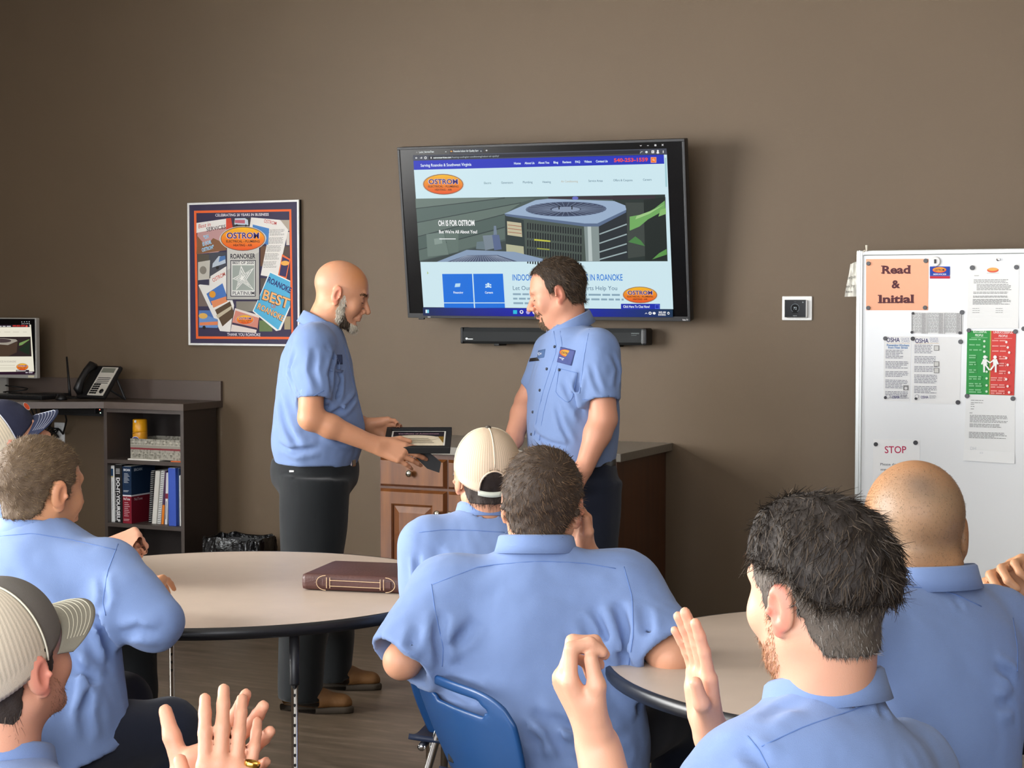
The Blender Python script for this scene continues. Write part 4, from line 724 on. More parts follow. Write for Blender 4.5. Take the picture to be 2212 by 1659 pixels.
cord('black cable looping right from outlet to desk underside', [(op[0]+.005, DW-.012, op[2]+.02), (op[0]+.07, DW-.06, op[2]+.0), (op[0]+.12, DW-.1, op[2]+.05), (op[0]+.17, DW-.15, HD-.12), (op[0]+.19, DW-.2, HD-TH_)], .005)
ps = aty(200, 893, DW-.24); pst = thing('power_strip', 'black power strip with indicator lights under desk front', 'power strip', (ps[0], DW-.225, ps[2])); MB().box((ps[0]-.32, DW-.25-.03, HD-TH_-.035), (ps[0]+.05, DW-.25, HD-TH_), .004).put('body', M_BLACKM, pst)
for x, y, cc in ((1490, 1555, 'f06a50'), (1500, 1603, 'c0ffe0')):
    q = aty(x/6.913, 660+y/6.913, DW-.281); MB().lathe([(0, 0), (.003, 0), (.002, .002), (0, .002)], q, 10, (0, -1, 0)).put('indicator_light', mat('led_'+cc, cc, .4, emit=2.), pst)
# ---------------------------------------------------------------- waste bin with black liner
wp = aty(518, 1160, 7.22); wz = wp[2]; wbn = thing('waste_bin', 'black waste bin with crinkled black bag beside bookcase', 'bin', (wp[0], 7.22, 0))
hw, hd_ = .165, .12
def rr(w, d, n=40): return [(w*math.copysign(abs(math.cos(2*math.pi*k/n))**.45, math.cos(2*math.pi*k/n)), d*math.copysign(abs(math.sin(2*math.pi*k/n))**.45, math.sin(2*math.pi*k/n))) for k in range(n)]
G = [[(wp[0]+x*s_, 7.22+y*s_, z) for x, y in rr(hw, hd_)+rr(hw, hd_)[:1]] for z, s_ in ((0, .78), (wz-.02, .98), (wz-.02, .93), (.02, .74))]
MB().sheet(G).put('bin_body', M_BLACKP, wbn)
G = []
for j, (z, s_) in enumerate(((wz-.2, 1.0), (wz-.15, 1.02), (wz-.1, 1.03), (wz-.05, 1.03), (wz-.012, 1.02), (wz+.004, 1.0), (wz, .96), (wz-.08, .93), (wz-.2, .9))):
    row = []
    for k, (x, y) in enumerate(rr(hw, hd_, 90)+rr(hw, hd_, 90)[:1]):
        k %= 90; q = 1+.02*math.sin(k*1.9+j*2.2)+.018*math.sin(k*.83-j*1.3)+.008*random.uniform(-1, 1); row.append((wp[0]+x*s_*q, 7.22+y*s_*q, z+.006*math.sin(k*.5)))
    row[-1] = row[0]; G.append(row)
o = MB().sheet(G).put('bin_liner', mat('black_bag', '0a0a0c', .25, bump=(60, .9)), wbn)
# ---------------------------------------------------------------- base cabinets and worktop
def wood(name, c1_, c2_, sc=(1, 1, .12)):
    m, n, l, b = new_mat(name); tc = n.new('ShaderNodeTexCoord'); mp = n.new('ShaderNodeMapping'); mp.inputs['Scale'].default_value = sc; l.new(tc.outputs['Object'], mp.inputs[0])
    t = n.new('ShaderNodeTexNoise'); t.inputs['Scale'].default_value = 22; t.inputs['Detail'].default_value = 6; l.new(mp.outputs[0], t.inputs[0])
    r = n.new('ShaderNodeValToRGB'); l.new(t.outputs[0], r.inputs[0]); r.color_ramp.elements[0].position = .3; r.color_ramp.elements[1].position = .75
    r.color_ramp.elements[0].color = (*lin(c1_), 1); r.color_ramp.elements[1].color = (*lin(c2_), 1); l.new(r.outputs[0], b.inputs['Base Color'])
    b.inputs['Roughness'].default_value = .4; b.inputs['Coat Weight'].default_value = .5; b.inputs['Coat Roughness'].default_value = .08; return m
M_OAK = wood('maple_stain', '5e3216', '8a5424'); M_OAKD = wood('maple_side', '4c260f', '623414', (1, 1, .05)); M_NICK = mat('brushed_nickel', 'c8c4b8', .22, 1.)
CYF, CTOP = 6.88, .915; cxr = atz(1330.8, 981.4, CTOP)[0]
wt = thing('worktop', 'grey laminate worktop on wooden base cabinets', 'worktop', (-3.4, 7.2, CTOP)); cxl = aty(803, 975, CYF-.03)[0]
MB().box((cxl, CYF-.035, CTOP-.036), (cxr+.012, DW, CTOP), .003).put('slab', mat('grey_laminate', '807b72', .32, var=(90, .1)), wt)
ux = [aty(x, 1055, CYF)[0] for x in (821, 967.5)]; uw = ux[1]-ux[0]; nU = 3; uwr = (cxr-.02-ux[1])/2; edges = [ux[0], ux[1], ux[1]+uwr, cxr-.02]
zd1, zd0, zr1 = aty(822, 987, CYF)[2], aty(822, 1049, CYF)[2], aty(821, 1054, CYF)[2]
def panel(x0, x1, z0, z1, y, name, raised):
    mb = MB(); b = .012; t = .02
    V = [(x0, y, z0), (x1, y, z0), (x1, y, z1), (x0, y, z1), (x0+b, y-t, z0+b), (x1-b, y-t, z0+b), (x1-b, y-t, z1-b), (x0+b, y-t, z1-b)]
    Fc = [(0, 1, 5, 4), (1, 2, 6, 5), (2, 3, 7, 6), (3, 0, 4, 7)]
    if not raised: mb.add(V, Fc+[(4, 5, 6, 7)])
    else:
        s_ = .066
        for d, dy in ((s_, -t), (s_+.006, -t+.004), (s_+.009, -t+.01), (s_+.012, -t+.011), (s_+.04, -t+.001)): V += [(x0+d, y+dy, z0+d), (x1-d, y+dy, z0+d), (x1-d, y+dy, z1-d), (x0+d, y+dy, z1-d)]
        for r_ in range(1, 6):
            a = r_*4; c = (r_+1)*4; Fc += [(a+i, a+(i+1) % 4, c+(i+1) % 4, c+i) for i in range(4)]
        mb.add(V, Fc+[(24, 25, 26, 27)])
    return mb
def knob(c, par): MB().lathe([(.007, 0), (.006, .012), (.015, .018), (.0165, .024), (.012, .03), (0, .032)], c, 18, (0, -1, 0)).put('knob', M_NICK, par, True)
for i in range(3):
    x0, x1 = edges[i], edges[i+1]; nm = ('hidden left of worker in cap', 'middle', 'end')[i]
    lab = ('warm wood cabinet with fully visible drawer and panelled door', 'warm wood middle cabinet behind man in mesh cap', 'warm wood end cabinet with plain side panel')[i]
    cu = thing('base_cabinet', lab, 'cabinet', ((x0+x1)/2, 7.2, 0), 'wooden base cabinets')
    MB().box((x0, CYF, .1), (x1, DW-.002, CTOP-.036)).put('carcass', M_OAKD, cu); MB().box((x0, CYF+.07, 0), (x1, DW-.002, .1)).put('toe_kick', M_BASE, cu)
    g = .003
    if i == 0: hinge = 0
    d = panel(x0+g, x1-g, zd0, zd1, CYF, 'drawer', False).put('drawer', M_OAK, cu); knob(((x0+x1)/2-.002, CYF-.02, (zd0+zd1)/2), d)
    dd = panel(x0+g, x1-g, .12, zr1, CYF, 'door', True).put('door', M_OAK, cu); knob((x1-.035 if i == 0 else x0+.03, CYF-.02, zr1-.1), dd)
# ---------------------------------------------------------------- tables
M_TOP = mat('table_laminate', 'c4b3a3', .4, var=(14, .03), spec=.4); M_BAND = mat('black_edge_band', '17181c', .35); M_TLEG = mat('table_leg_black', '191a1e', .4)
def table(label, cx, cy, r, angs, lr):
    t = thing('round_table', label, 'table', (cx, cy, 0)); z = .74
    MB().lathe([(0, z-.028), (r-.004, z-.028), (r-.004, z), (0, z)], (cx, cy, 0), 96).put('table_top', M_TOP, t)
    MB().lathe([(r-.006, z-.032), (r+.002, z-.03), (r+.006, z-.018), (r+.005, z-.004), (r-.003, z+.0008), (r-.006, z+.0002)], (cx, cy, 0), 96, cap=False).put('edge_band', M_BAND, t, True)
    for a, d in angs:
        x, y = cx+d*math.cos(a), cy+d*math.sin(a); lg = MB().lathe([(lr, z-.028), (lr, z-.16), (lr*.98, z-.165)], (x, y, 0), 20).put('leg', M_TLEG, t, True) if lr < .022 else MB().lathe([(lr, z-.028), (lr, .3), (lr*.98, .295)], (x, y, 0), 20).put('leg', M_TLEG, t, True)
        MB().lathe([(lr*.7, z-.15), (lr*.7, .03), (lr*1.1, .03), (lr*1.1, 0), (0, 0)], (x, y, 0), 16).put('leg_insert', M_CHROME, lg, True)
        toc = unit(CAM*A_([1, 1, 0])-A_([x, y, 0])); mb = MB()
        for k_ in range(8): mb.lathe([(0, .0008), (.0032, .0006), (.0035, 0)], A_([x, y, z-.19-.026*k_])+toc*lr*.7, 10, toc)
        mb.put('adjustment_holes', M_BLACKM, lg)
t1c = (-2.855, 4.133); t2c = (-.812, 3.904)
lp = P(641, 1500, 4.4); a1 = math.atan2(lp[1]-t1c[1], lp[0]-t1c[0]); d1 = math.dist(lp[:2], t1c)
table('round beige table with black edge holding the leather portfolio', t1c[0], t1c[1], .682, [(a1+k*math.pi/2, min(d1, .64)) for k in range(4)], .013)
lp = P(1502, 1600, 3.5); a2 = math.atan2(lp[1]-t2c[1], lp[0]-t2c[0]); d2 = math.dist(lp[:2], t2c)
table('round beige table with bare top near the whiteboard', t2c[0], t2c[1], .705, [(a2+k*math.pi/2, min(d2, .64)) for k in range(4)], .025)
# leather portfolio
b0, b1, b2 = atz(650, 1275, .74), atz(889, 1285, .74), atz(735, 1243, .74); bu = unit(b1-b0); bv = np.cross(ZUP, bu); bw = np.linalg.norm(b1-b0); bd = .27; bh = .047
pf = thing('leather_portfolio', 'dark brown leather portfolio case lying on round table', 'bag', (b0+b1)/2+bv*bd/2); M_LEA = mat('brown_leather', '4e2f2a', .45, bump=(120, .35), var=(18, .15)); M_STI = mat('tan_stitching', 'cdb08a', .7)
M_ = Matrix(((bu[0], bv[0], 0, b0[0]), (bu[1], bv[1], 0, b0[1]), (0, 0, 1, .741), (0, 0, 0, 1)))
MB().box((0, 0, 0), (bw, bd, bh), .014, M_).put('case', M_LEA, pf, True); zp = MB().tube([M_ @ Vector((-.001, .03, bh*.5)), M_ @ Vector((-.001, bd-.02, bh*.5))], .003, 6).tube([M_ @ Vector((bw+.001, .03, bh*.5)), M_ @ Vector((bw+.001, bd-.02, bh*.5))], .003, 6).put('zipper', mat('dark_zip', '1d1512', .5), pf)
o = MB().box((bw*.2, -.006, bh*.3), (bw*.82, -.001, bh*.72), .002, M_).put('handle', M_LEA, pf)
for s_, xc in ((-1, bw*.23), (1, bw*.77)):
    MB().tube([M_ @ Vector((xc+s_*(.028*math.sin(k*math.pi/10)), -.003, bh*.5+.021*math.cos(k*math.pi/10))) for k in range(11)], .0011, 5).tube([M_ @ Vector((xc-.004*s_, -.007, bh*.2)), M_ @ Vector((xc-.004*s_, -.007, bh*.85))], .0011, 5).tube([M_ @ Vector((xc-.014*s_, -.007, bh*.2)), M_ @ Vector((xc-.014*s_, -.007, bh*.85))], .0011, 5).put('stitching', M_STI, pf)
MB().tube([M_ @ Vector((bw*.27, -.0075, bh*.68)), M_ @ Vector((bw*.73, -.0075, bh*.66))], .001, 5).tube([M_ @ Vector((bw*.27, -.0075, bh*.33)), M_ @ Vector((bw*.73, -.0075, bh*.32))], .001, 5).put('stitching', M_STI, pf)
# ---------------------------------------------------------------- chairs: one shell chair, copied
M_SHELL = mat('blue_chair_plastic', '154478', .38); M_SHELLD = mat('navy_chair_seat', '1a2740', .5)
def make_chair():
    t = thing('chair', 'navy blue plastic stacking chair', 'chair', (0, 0, 0), 'stacking chairs at the round tables')
    # local: faces +Y, seat centre at the origin
    def back(u, v):      # u -1..1 across, v 0..1 up
        w = (.165+.045*math.sin(min(1, v*1.15)*math.pi/2))*(1-.12*max(0, v-.85)/.15); x = u*w
        return (x, -.2-.075*v+.045*(1-u*u)*-.6+.02*abs(u)**3*0, .47+.25*v-.03*abs(u)**4*v)
    G = []; nu, nv = 24, 20; hole = lambda i, j: ((i-11.5)/7)**2+((j-16)/1.8)**2 < 1
    V = [back(-1+2*i/nu, j/nv) for j in range(nv+1) for i in range(nu+1)]
    Fc = [(j*(nu+1)+i, j*(nu+1)+i+1, (j+1)*(nu+1)+i+1, (j+1)*(nu+1)+i) for j in range(nv) for i in range(nu) if not hole(i, j)]
    o = MB().add(V, Fc).put('backrest', M_SHELL, t, True); md = o.modifiers.new('t', 'SOLIDIFY'); md.thickness = .012; md.offset = 0; s = o.modifiers.new('s', 'SUBSURF'); s.levels = s.render_levels = 1
    V = [(.215*(-1+2*i/16)*(1-.1*(j/16)), -.21+.44*j/16, .45-.018*math.cos((-1+2*i/16)*1.4)-.02*max(0, j/16-.8)*4*(j/16-.8)+(.02*(1-j/4)**2 if j < 4 else 0)) for j in range(17) for i in range(17)]
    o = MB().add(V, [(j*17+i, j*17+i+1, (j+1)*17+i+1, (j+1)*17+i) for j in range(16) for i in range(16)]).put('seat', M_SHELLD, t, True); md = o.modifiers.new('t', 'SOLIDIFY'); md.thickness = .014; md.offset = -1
    for s_ in (-1, 1):
        MB().tube([(s_*.2, -.24, 0.012), (s_*.19, -.2, .3), (s_*.15, -.2, .44), (s_*.12, -.225, .56)], .0105, 10).put('rear_leg', M_CHROME, t, True)
        MB().tube([(s_*.21, .22, 0.012), (s_*.19, .17, .425), (s_*.185, -.2, .43)], .0105, 10).put('front_leg', M_CHROME, t, True)
        for y in (-.24, .22): MB().lathe([(.014, 0), (.014, .02), (0, .022)], (s_*(.2 if y < 0 else .21), y, 0), 12).put('foot', M_BLACKP, t)
        MB().box((s_*.12-.012, -.235, .5), (s_*.12+.012, -.222, .6), .003).put('back_bracket', M_BLACKP, t)
    return t
chair0 = make_chair(); chair_used = [False]
def chair(loc, psi, label):
    if not chair_used[0]: r = chair0; chair_used[0] = True
    else:
        r = chair0.copy(); COL.objects.link(r)
        for ch in chair0.children: c = ch.copy(); COL.objects.link(c); c.parent = r
    r['label'] = label; d = face_dir(psi); r.location = (loc[0], loc[1], 0); r.rotation_euler = (0, 0, math.atan2(d[1], d[0])-math.pi/2); return r
# ================================================================== organic shapes: smooth unions on a grid, meshed by surface nets
def smin(a, b, k):
    if k <= 0: return np.minimum(a, b)
    h = np.maximum(k-np.abs(a-b), 0)/k; return np.minimum(a, b)-h*h*k*.25
class Field:
    def __init__(s, pts, res, pad=.03):
        pts = A_(pts, float); s.lo = pts.min(0)-pad; hi = pts.max(0)+pad; s.res = res; s.n = np.ceil((hi-s.lo)/res).astype(int)+2
        s.ax = [(s.lo[i]+np.arange(s.n[i])*res).astype(np.float32) for i in range(3)]; s.D = np.full(s.n, .2, np.float32)
    def sl(s, lo, hi):
        a = np.clip(np.floor((A_(lo)-s.lo)/s.res).astype(int), 0, s.n); b = np.clip(np.ceil((A_(hi)-s.lo)/s.res).astype(int)+1, 0, s.n)
        if (b <= a).any(): return None
        return tuple(slice(a[i], b[i]) for i in range(3))
    def pts(s, q): return np.stack(np.meshgrid(s.ax[0][q[0]], s.ax[1][q[1]], s.ax[2][q[2]], indexing='ij'), -1)
    def op(s, fn, lo, hi, k, mode='u'):
        m = k+4*s.res; q = s.sl(A_(lo)-m, A_(hi)+m)
        if q is None: return s
        d = fn(s.pts(q)).astype(np.float32)
        s.D[q] = smin(s.D[q], d, k) if mode == 'u' else -smin(-s.D[q], d, k)
        return s
    def cone(s, a, b, ra, rb=None, k=.01, mode='u', sq=None):
        """tapered capsule; sq=(dir, factor) flattens across dir"""
        a = A_(a, float); b = A_(b, float); rb = ra if rb is None else rb; ab = b-a; L2 = max(ab@ab, 1e-9); R = max(ra, rb)
        def fn(p):
            q = p-a; t = np.clip((q@ab)/L2, 0, 1)[..., None]; v = q-t*ab
            if sq is not None: v = v+sq[0]*((v@sq[0])*(1/sq[1]-1))[..., None]
            return np.linalg.norm(v, axis=-1)-(ra+(rb-ra)*t[..., 0])
        if sq is not None: R *= max(1, sq[1])
        return s.op(fn, np.minimum(a, b)-R, np.maximum(a, b)+R, k, mode)
    def ball(s, c, r, k=.01, mode='u'): return s.cone(c, c, r, r, k, mode)
    def ell(s, c, r, R=None, k=.01, mode='u'):
        c = A_(c, float); r = A_(r, float); R = np.eye(3) if R is None else R; m = r.max()
        def fn(p):
            q = (p-c)@R; k0 = np.linalg.norm(q/r, axis=-1); k1 = np.linalg.norm(q/(r*r), axis=-1); return k0*(k0-1)/np.maximum(k1, 1e-6)
        return s.op(fn, c-m, c+m, k, mode)
    def loft(s, rows, k=.02, mode='u', grow=0., power=2.2):
        """rows: (centre, lateral axis, half width, half depth) bottom to top"""
        C = A_([A_(r[0], float) for r in rows]); m = max(max(r[2], r[3]) for r in rows)+grow
        lo = C.min(0)-m; hi = C.max(0)+m; ax = unit(C[-1]-C[0]); S = (C-C[0])@ax; T = np.linspace(S[0], S[-1], 160); sg = 6; kr = np.exp(-.5*(np.arange(-18, 19)/sg)**2); kr /= kr.sum()
        def tab(v):
            y = np.interp(T, S, v); y = np.concatenate([2*y[0]-y[18:0:-1], y, 2*y[-1]-y[-2:-20:-1]]); return np.convolve(y, kr, 'valid')
        tc = [tab(C[:, i]) for i in range(3)]; tw = tab(A_([r[2] for r in rows]))+grow; td = tab(A_([r[3] for r in rows]))+grow; tu_ = [tab(A_([r[1][i] for r in rows])) for i in range(3)]
        def fn(p):
            s0 = (p-C[0])@ax; t = np.clip(s0, S[0], S[-1]); e = s0-t; I = lambda y: np.interp(t, T, y)
            c = np.stack([I(y) for y in tc], -1); w = I(tw); d = I(td); u = np.stack([I(y) for y in tu_], -1); u = u-ax*(u@ax)[..., None]; u /= np.linalg.norm(u, axis=-1)[..., None]
            q = p-c; v = np.cross(ax, u); x = np.abs((q*u).sum(-1))/w; y = np.abs((q*v).sum(-1))/d; k0 = (x**power+y**power)**(1/power); dd = (k0-1)*np.minimum(w, d)
            return np.where(np.abs(e) > 0, np.sqrt(np.maximum(dd, 0)**2+e*e), dd)
        return s.op(fn, lo, hi, k, mode)
    def warp(s, fn, band=.03):
        """adds a displacement near the surface"""
        idx = np.nonzero(np.abs(s.D) < band)
        p = np.stack([s.ax[i][idx[i]] for i in range(3)], -1); s.D[idx] += fn(p).astype(np.float32); return s
    def plane(s, c, n, k=.0, near=None, rad=None):
        """removes what lies beyond the plane (only within rad of near)"""
        c = A_(c); n = unit(n); lo, hi = (s.lo, s.lo+s.n*s.res) if near is None else (A_(near)-rad, A_(near)+rad)
        q = s.sl(lo, hi)
        if q is None: return s
        p = s.pts(q); d = (p-c)@n
        if near is not None: d = np.where(np.linalg.norm(p-A_(near), axis=-1) < rad, d, -9)
        s.D[q] = -smin(-s.D[q], (-d).astype(np.float32), k); return s
    def sample(s, p):
        i = (np.asarray(p)-s.lo)/s.res; j = np.clip(np.floor(i).astype(int), 0, s.n-2); f = np.clip(i-j, 0, 1); o = 0
        for dx in (0, 1):
            for dy in (0, 1):
                for dz in (0, 1):
                    w = (f[..., 0] if dx else 1-f[..., 0])*(f[..., 1] if dy else 1-f[..., 1])*(f[..., 2] if dz else 1-f[..., 2])
                    o = o+w*s.D[j[..., 0]+dx, j[..., 1]+dy, j[..., 2]+dz]
        return o
    def hit(s, px, py, off=0.):
        """first surface point along the sight line through a pixel"""
        r = ray(px, py); zc = ((s.lo+s.n*s.res/2)-CAM)@FW; h = np.linalg.norm(s.n*s.res)/2
        zs = np.arange(max(.3, zc-h), zc+h, s.res*.5); pts = CAM+zs[:, None]*r; d = s.sample(pts)
        ins = ((pts > s.lo) & (pts < s.lo+(s.n-1)*s.res)).all(-1); d = np.where(ins, d, 1); k = np.nonzero(d < 0)[0]
        if len(k) == 0: return None
        i = k[0]
        if i == 0: return pts[0]
        t = d[i-1]/(d[i-1]-d[i]); z = zs[i-1]+(zs[i]-zs[i-1])*t; return CAM+(z-off)*r
    def grad(s, p, e=None):
        e = e or s.res; p = np.asarray(p); g = np.stack([s.sample(p+A_([e, 0, 0]))-s.sample(p-A_([e, 0, 0])), s.sample(p+A_([0, e, 0]))-s.sample(p-A_([0, e, 0])), s.sample(p+A_([0, 0, e]))-s.sample(p-A_([0, 0, e]))], -1)
        return g/np.maximum(np.linalg.norm(g, axis=-1, keepdims=True), 1e-9)
    def mesh(s):
        D = s.D; ins = D < 0; c = np.zeros(np.array(D.shape)-1, np.int8)
        for dx in (0, 1):
            for dy in (0, 1):
                for dz in (0, 1): c += ins[dx:ins.shape[0]-1+dx, dy:ins.shape[1]-1+dy, dz:ins.shape[2]-1+dz]
        I = np.nonzero((c > 0) & (c < 8)); n = len(I[0]); idx = np.full(c.shape, -1, np.int32); idx[I] = np.arange(n)
        acc = np.zeros((n, 3), np.float32); cnt = np.zeros(n, np.float32); cor = [(a, b, d) for a in (0, 1) for b in (0, 1) for d in (0, 1)]
        val = {q: D[I[0]+q[0], I[1]+q[1], I[2]+q[2]] for q in cor}
        for q in cor:
            for ax in range(3):
                if q[ax]: continue
                q2 = list(q); q2[ax] = 1; q2 = tuple(q2); d0, d1 = val[q], val[q2]; m = (d0 < 0) != (d1 < 0); t = np.where(m, d0/np.where(m, d0-d1, 1), 0)
                for k in range(3): acc[:, k] += m*(q[k]+(t if k == ax else 0))
                cnt += m
        V = (np.stack(I, -1)+acc/cnt[:, None])*s.res+s.lo; F_ = []
        for ax in range(3):
            b, d = [(1, 2), (2, 0), (0, 1)][ax]
            sa = [slice(None)]*3; sb = [slice(None)]*3; sa[ax] = slice(None, -1); sb[ax] = slice(1, None)
            for w in (b, d): sa[w] = slice(1, -1); sb[w] = slice(1, -1)
            A0 = ins[tuple(sa)]; A1 = ins[tuple(sb)]; E_ = np.nonzero(A0 != A1); fl = A0[E_]; base = [None]*3; base[ax] = E_[ax]; base[b] = E_[b]+1; base[d] = E_[d]+1
            def cell(ob, od): q = list(base); q[b] = q[b]+ob; q[d] = q[d]+od; return idx[tuple(q)]
            q4 = np.stack([cell(-1, -1), cell(0, -1), cell(0, 0), cell(-1, 0)], -1); q4[~fl] = q4[~fl][:, ::-1]; F_.append(q4)
        F_ = np.concatenate(F_); F_ = F_[(F_ >= 0).all(1)]; return V, F_
def waves(seed, n, freq, stretch=(1, 1, 1)):
    r = np.random.default_rng(seed); K = r.normal(size=(n, 3)); K /= np.linalg.norm(K, axis=1)[:, None]; K *= freq*r.uniform(.6, 1.5, (n, 1))*A_(stretch); ph = r.uniform(0, 6.28, n)
    def f(p):
        o = 0
        for i in range(n): o = o+np.sin(p@K[i]+ph[i]+1.3*np.sin(p@K[(i+1) % n]*.45+ph[i]*2))
        return o/n
    return f
class Frame:
    """local x = subject's right, y = facing, z = up"""
    def __init__(s, o, fwd, up=ZUP, sc=1.):
        s.o = A_(o, float); s.f = unit(fwd); u = A_(up, float); s.u = unit(u-s.f*(u@s.f)); s.r = np.cross(s.f, s.u); s.R = np.stack([s.r, s.f, s.u], 1); s.sc = sc
    def p(s, x, y, z): return s.o+(s.r*x+s.f*y+s.u*z)*s.sc
    def loc(s, P_): return ((P_-s.o)@s.R)/s.sc
def head_frame(px, py, z, psi, pitch=0., roll=0., sc=1.):
    """psi 0 = looks away from the camera, 90 = picture right; pitch down positive; roll leans to the subject's right"""
    f = face_dir(psi); a = math.radians(pitch); r = np.cross(f, ZUP); fw = f*math.cos(a)-ZUP*math.sin(a); up = np.cross(r, fw); b = math.radians(roll); up = up*math.cos(b)+r*math.sin(b)
    return Frame(P(px, py, z), fw, up, sc)
def head(F_, h, neck=None, nr=(.056, .062), jaw=1., ears=(1, 1), smile=0.):
    p = h.p; s = h.sc; R = h.R; k = .018*s
    F_.ell(p(0, -.010, .034), A_([.077, .098, .086])*s, R, .0)
    F_.ell(p(0, .030, .0), A_([.066, .062, .09])*s, R, .03*s); F_.ell(p(0, .028, -.05), A_([.058*jaw, .058, .062])*s, R, .025*s)
    for x in (-1, 1):
        F_.cone(p(x*.05*jaw, -.005, -.05), p(x*.014, .066, -.1), .021*s, .016*s, .022*s)
        F_.ell(p(x*.04, .064, -.03), A_([.024, .02, .026])*s, R, .022*s)
    F_.ell(p(0, .074, -.1), A_([.02, .017, .017])*s, R, .016*s)
    F_.cone(p(-.036, .083, .022), p(.036, .083, .022), .0105*s, .0105*s, .016*s); F_.ball(p(0, .09, .016), .008*s, .014*s)
    for x in (-1, 1):
        F_.ball(p(x*.033, .102, -.002), .015*s, .014*s, 'd'); F_.ell(p(x*.032, .0795, -.004), A_([.0135, .0115, .0105])*s, R, .005*s)
    F_.cone(p(0, .089, .008), p(0, .115, -.036), .0078*s, .0118*s, .009*s)
    for x in (-1, 1): F_.ball(p(x*.013, .101, -.0405), .0095*s, .006*s); F_.ball(p(x*.008, .106, -.0505), .0035*s, .003*s, 'd')
    F_.ell(p(0, .086, -.066), A_([.026, .014, .018])*s, R, .014*s)
    F_.cone(p(-.018, .092, -.063-.0), p(.018, .092, -.063), .0055*s, .0055*s, .004*s); F_.cone(p(-.016, .092, -.0745), p(.016, .092, -.0745), .0065*s, .0065*s, .004*s)
    for x in (-1, 1): F_.cone(p(x*.026, .082, -.067+smile), p(0, .1, -.069), .0015*s, .002*s, .003*s, 'd'); F_.cone(p(x*.018, .094, -.045), p(x*.034, .074, -.072), .002*s, .002*s, .008*s, 'd')
    F_.cone(p(-.012, .09, -.0855), p(.012, .09, -.0855), .004*s, .004*s, .008*s, 'd')
    for x, e in ((-1, ears[0]), (1, ears[1])):
        if not e: continue
        c = p(x*.081, -.008, -.014); ax = Frame(c, unit(h.f*.93-h.u*.0+h.r*x*.35), h.u, 1); E = np.stack([ax.r, ax.f, unit(h.u-h.f*.22)], 1)
        F_.ell(p(x*.0835, -.012, -.006), A_([.0075, .019, .031])*s, E, .007*s); F_.ell(p(x*.0805, -.004, -.036), A_([.006, .009, .011])*s, E, .006*s)
        F_.ell(p(x*.0925, -.006, -.008), A_([.007, .0105, .019])*s, E, .004*s, 'd'); F_.ball(p(x*.0905, .0035, -.012), .0048*s, .003*s)
    if neck is not None: F_.cone(p(0, -.022, -.055), neck, nr[0]*s, nr[1]*s, .03*s)
    return F_
def hand(F_, W, dx, dz, side, curls=None, spread=None, thumb=((.45, .75, -.35), (.75, .45, -.4)), s=1., bend=None):
    """W wrist, dx along the fingers, dz out of the back of the hand; side +1: thumb towards dz x dx"""
    dx = unit(dx); dz = unit(A_(dz)-dx*(A_(dz)@dx)); dy = side*np.cross(dz, dx); curls = curls or [(8, 12, 8)]*4; spread = spread or (6, 2, -3, -8)
    def L(x, y, z): return A_(W)+(dx*x+dy*y+dz*z)*s
    ys = (.029, .0095, -.0105, -.029); xs = (.088, .092, .088, .08); Ls = ((.043, .026, .021), (.047, .03, .022), (.043, .028, .022), (.034, .021, .02))
    F_.cone(L(-.02, 0, 0), L(.01, 0, 0), .0255*s, .027*s, .02*s, sq=(dz, .72))
    for i in range(4): F_.cone(L(.008, ys[i]*.62, -.001), L(xs[i], ys[i], .001), .0155*s, .0125*s, .012*s)
    F_.cone(L(.02, .016, -.006), L(.05, .03, -.011), .0175*s, .0135*s, .014*s); F_.cone(L(.02, -.018, -.006), L(.06, -.024, -.006), .015*s, .012*s, .012*s)
    tips = []
    for i in range(4):
        q = L(xs[i], ys[i], .001); a = 0.; sp = math.radians(spread[i]); r = (.0098, .0101, .0096, .0084)[i]*s; d0 = dx*math.cos(sp)+dy*math.sin(sp)
        for j in range(3):
            a += math.radians(curls[i][j]); d = d0*math.cos(a)-dz*math.sin(a); e = q+d*Ls[i][j]*s; F_.cone(q, e, r, r*.92, .004*s); q = e; r *= .92
        tips.append((q, d))
    q = L(.028, .024, -.008)
    for (v, ln, r0, r1) in ((thumb[0], .046, .0145, .0115), (thumb[0] if len(thumb) < 3 else thumb[2], .0, 0, 0), (thumb[1], .035, .0112, .0092)):
        if ln == 0: continue
        d = unit(dx*v[0]+dy*v[1]+dz*v[2]); e = q+d*ln*s; F_.cone(q, e, r0*s, r1*s, .007*s); q = e
    tips.append((q, d)); return tips
def join(parts):
    V = []; Fc = []; b = 0
    for v, f in parts: V.append(v); Fc.append(f+b); b += len(v)
    return np.concatenate(V), np.concatenate(Fc)
def poly_sd(poly, x, y):
    """signed distance to a 2D polygon (negative inside)"""
    d = np.full(x.shape, 1e9); ins = np.zeros(x.shape, bool); n = len(poly)
    for i in range(n):
        a = A_(poly[i], float); b = A_(poly[(i+1) % n], float); ab = b-a; t = np.clip(((x-a[0])*ab[0]+(y-a[1])*ab[1])/(ab@ab), 0, 1)
        d = np.minimum(d, (x-a[0]-t*ab[0])**2+(y-a[1]-t*ab[1])**2); c = ((a[1] > y) != (b[1] > y)); xx = a[0]+(y-a[1])*ab[0]/(ab[1] if abs(ab[1]) > 1e-12 else 1e-12); ins ^= c & (x < xx)
    return np.where(ins, -1, 1)*np.sqrt(d)
HAIR_FULL = [(.072, .1), (.068, .075), (.05, .06), (.045, .03), (.03, .015), (.024, -.02), (.012, -.022), (.008, .016), (-.03, .018), (-.036, -.04), (-.06, -.062), (-.12, -.06), (-.13, .13), (.05, .14)]
HAIR_LOW = HAIR_FULL
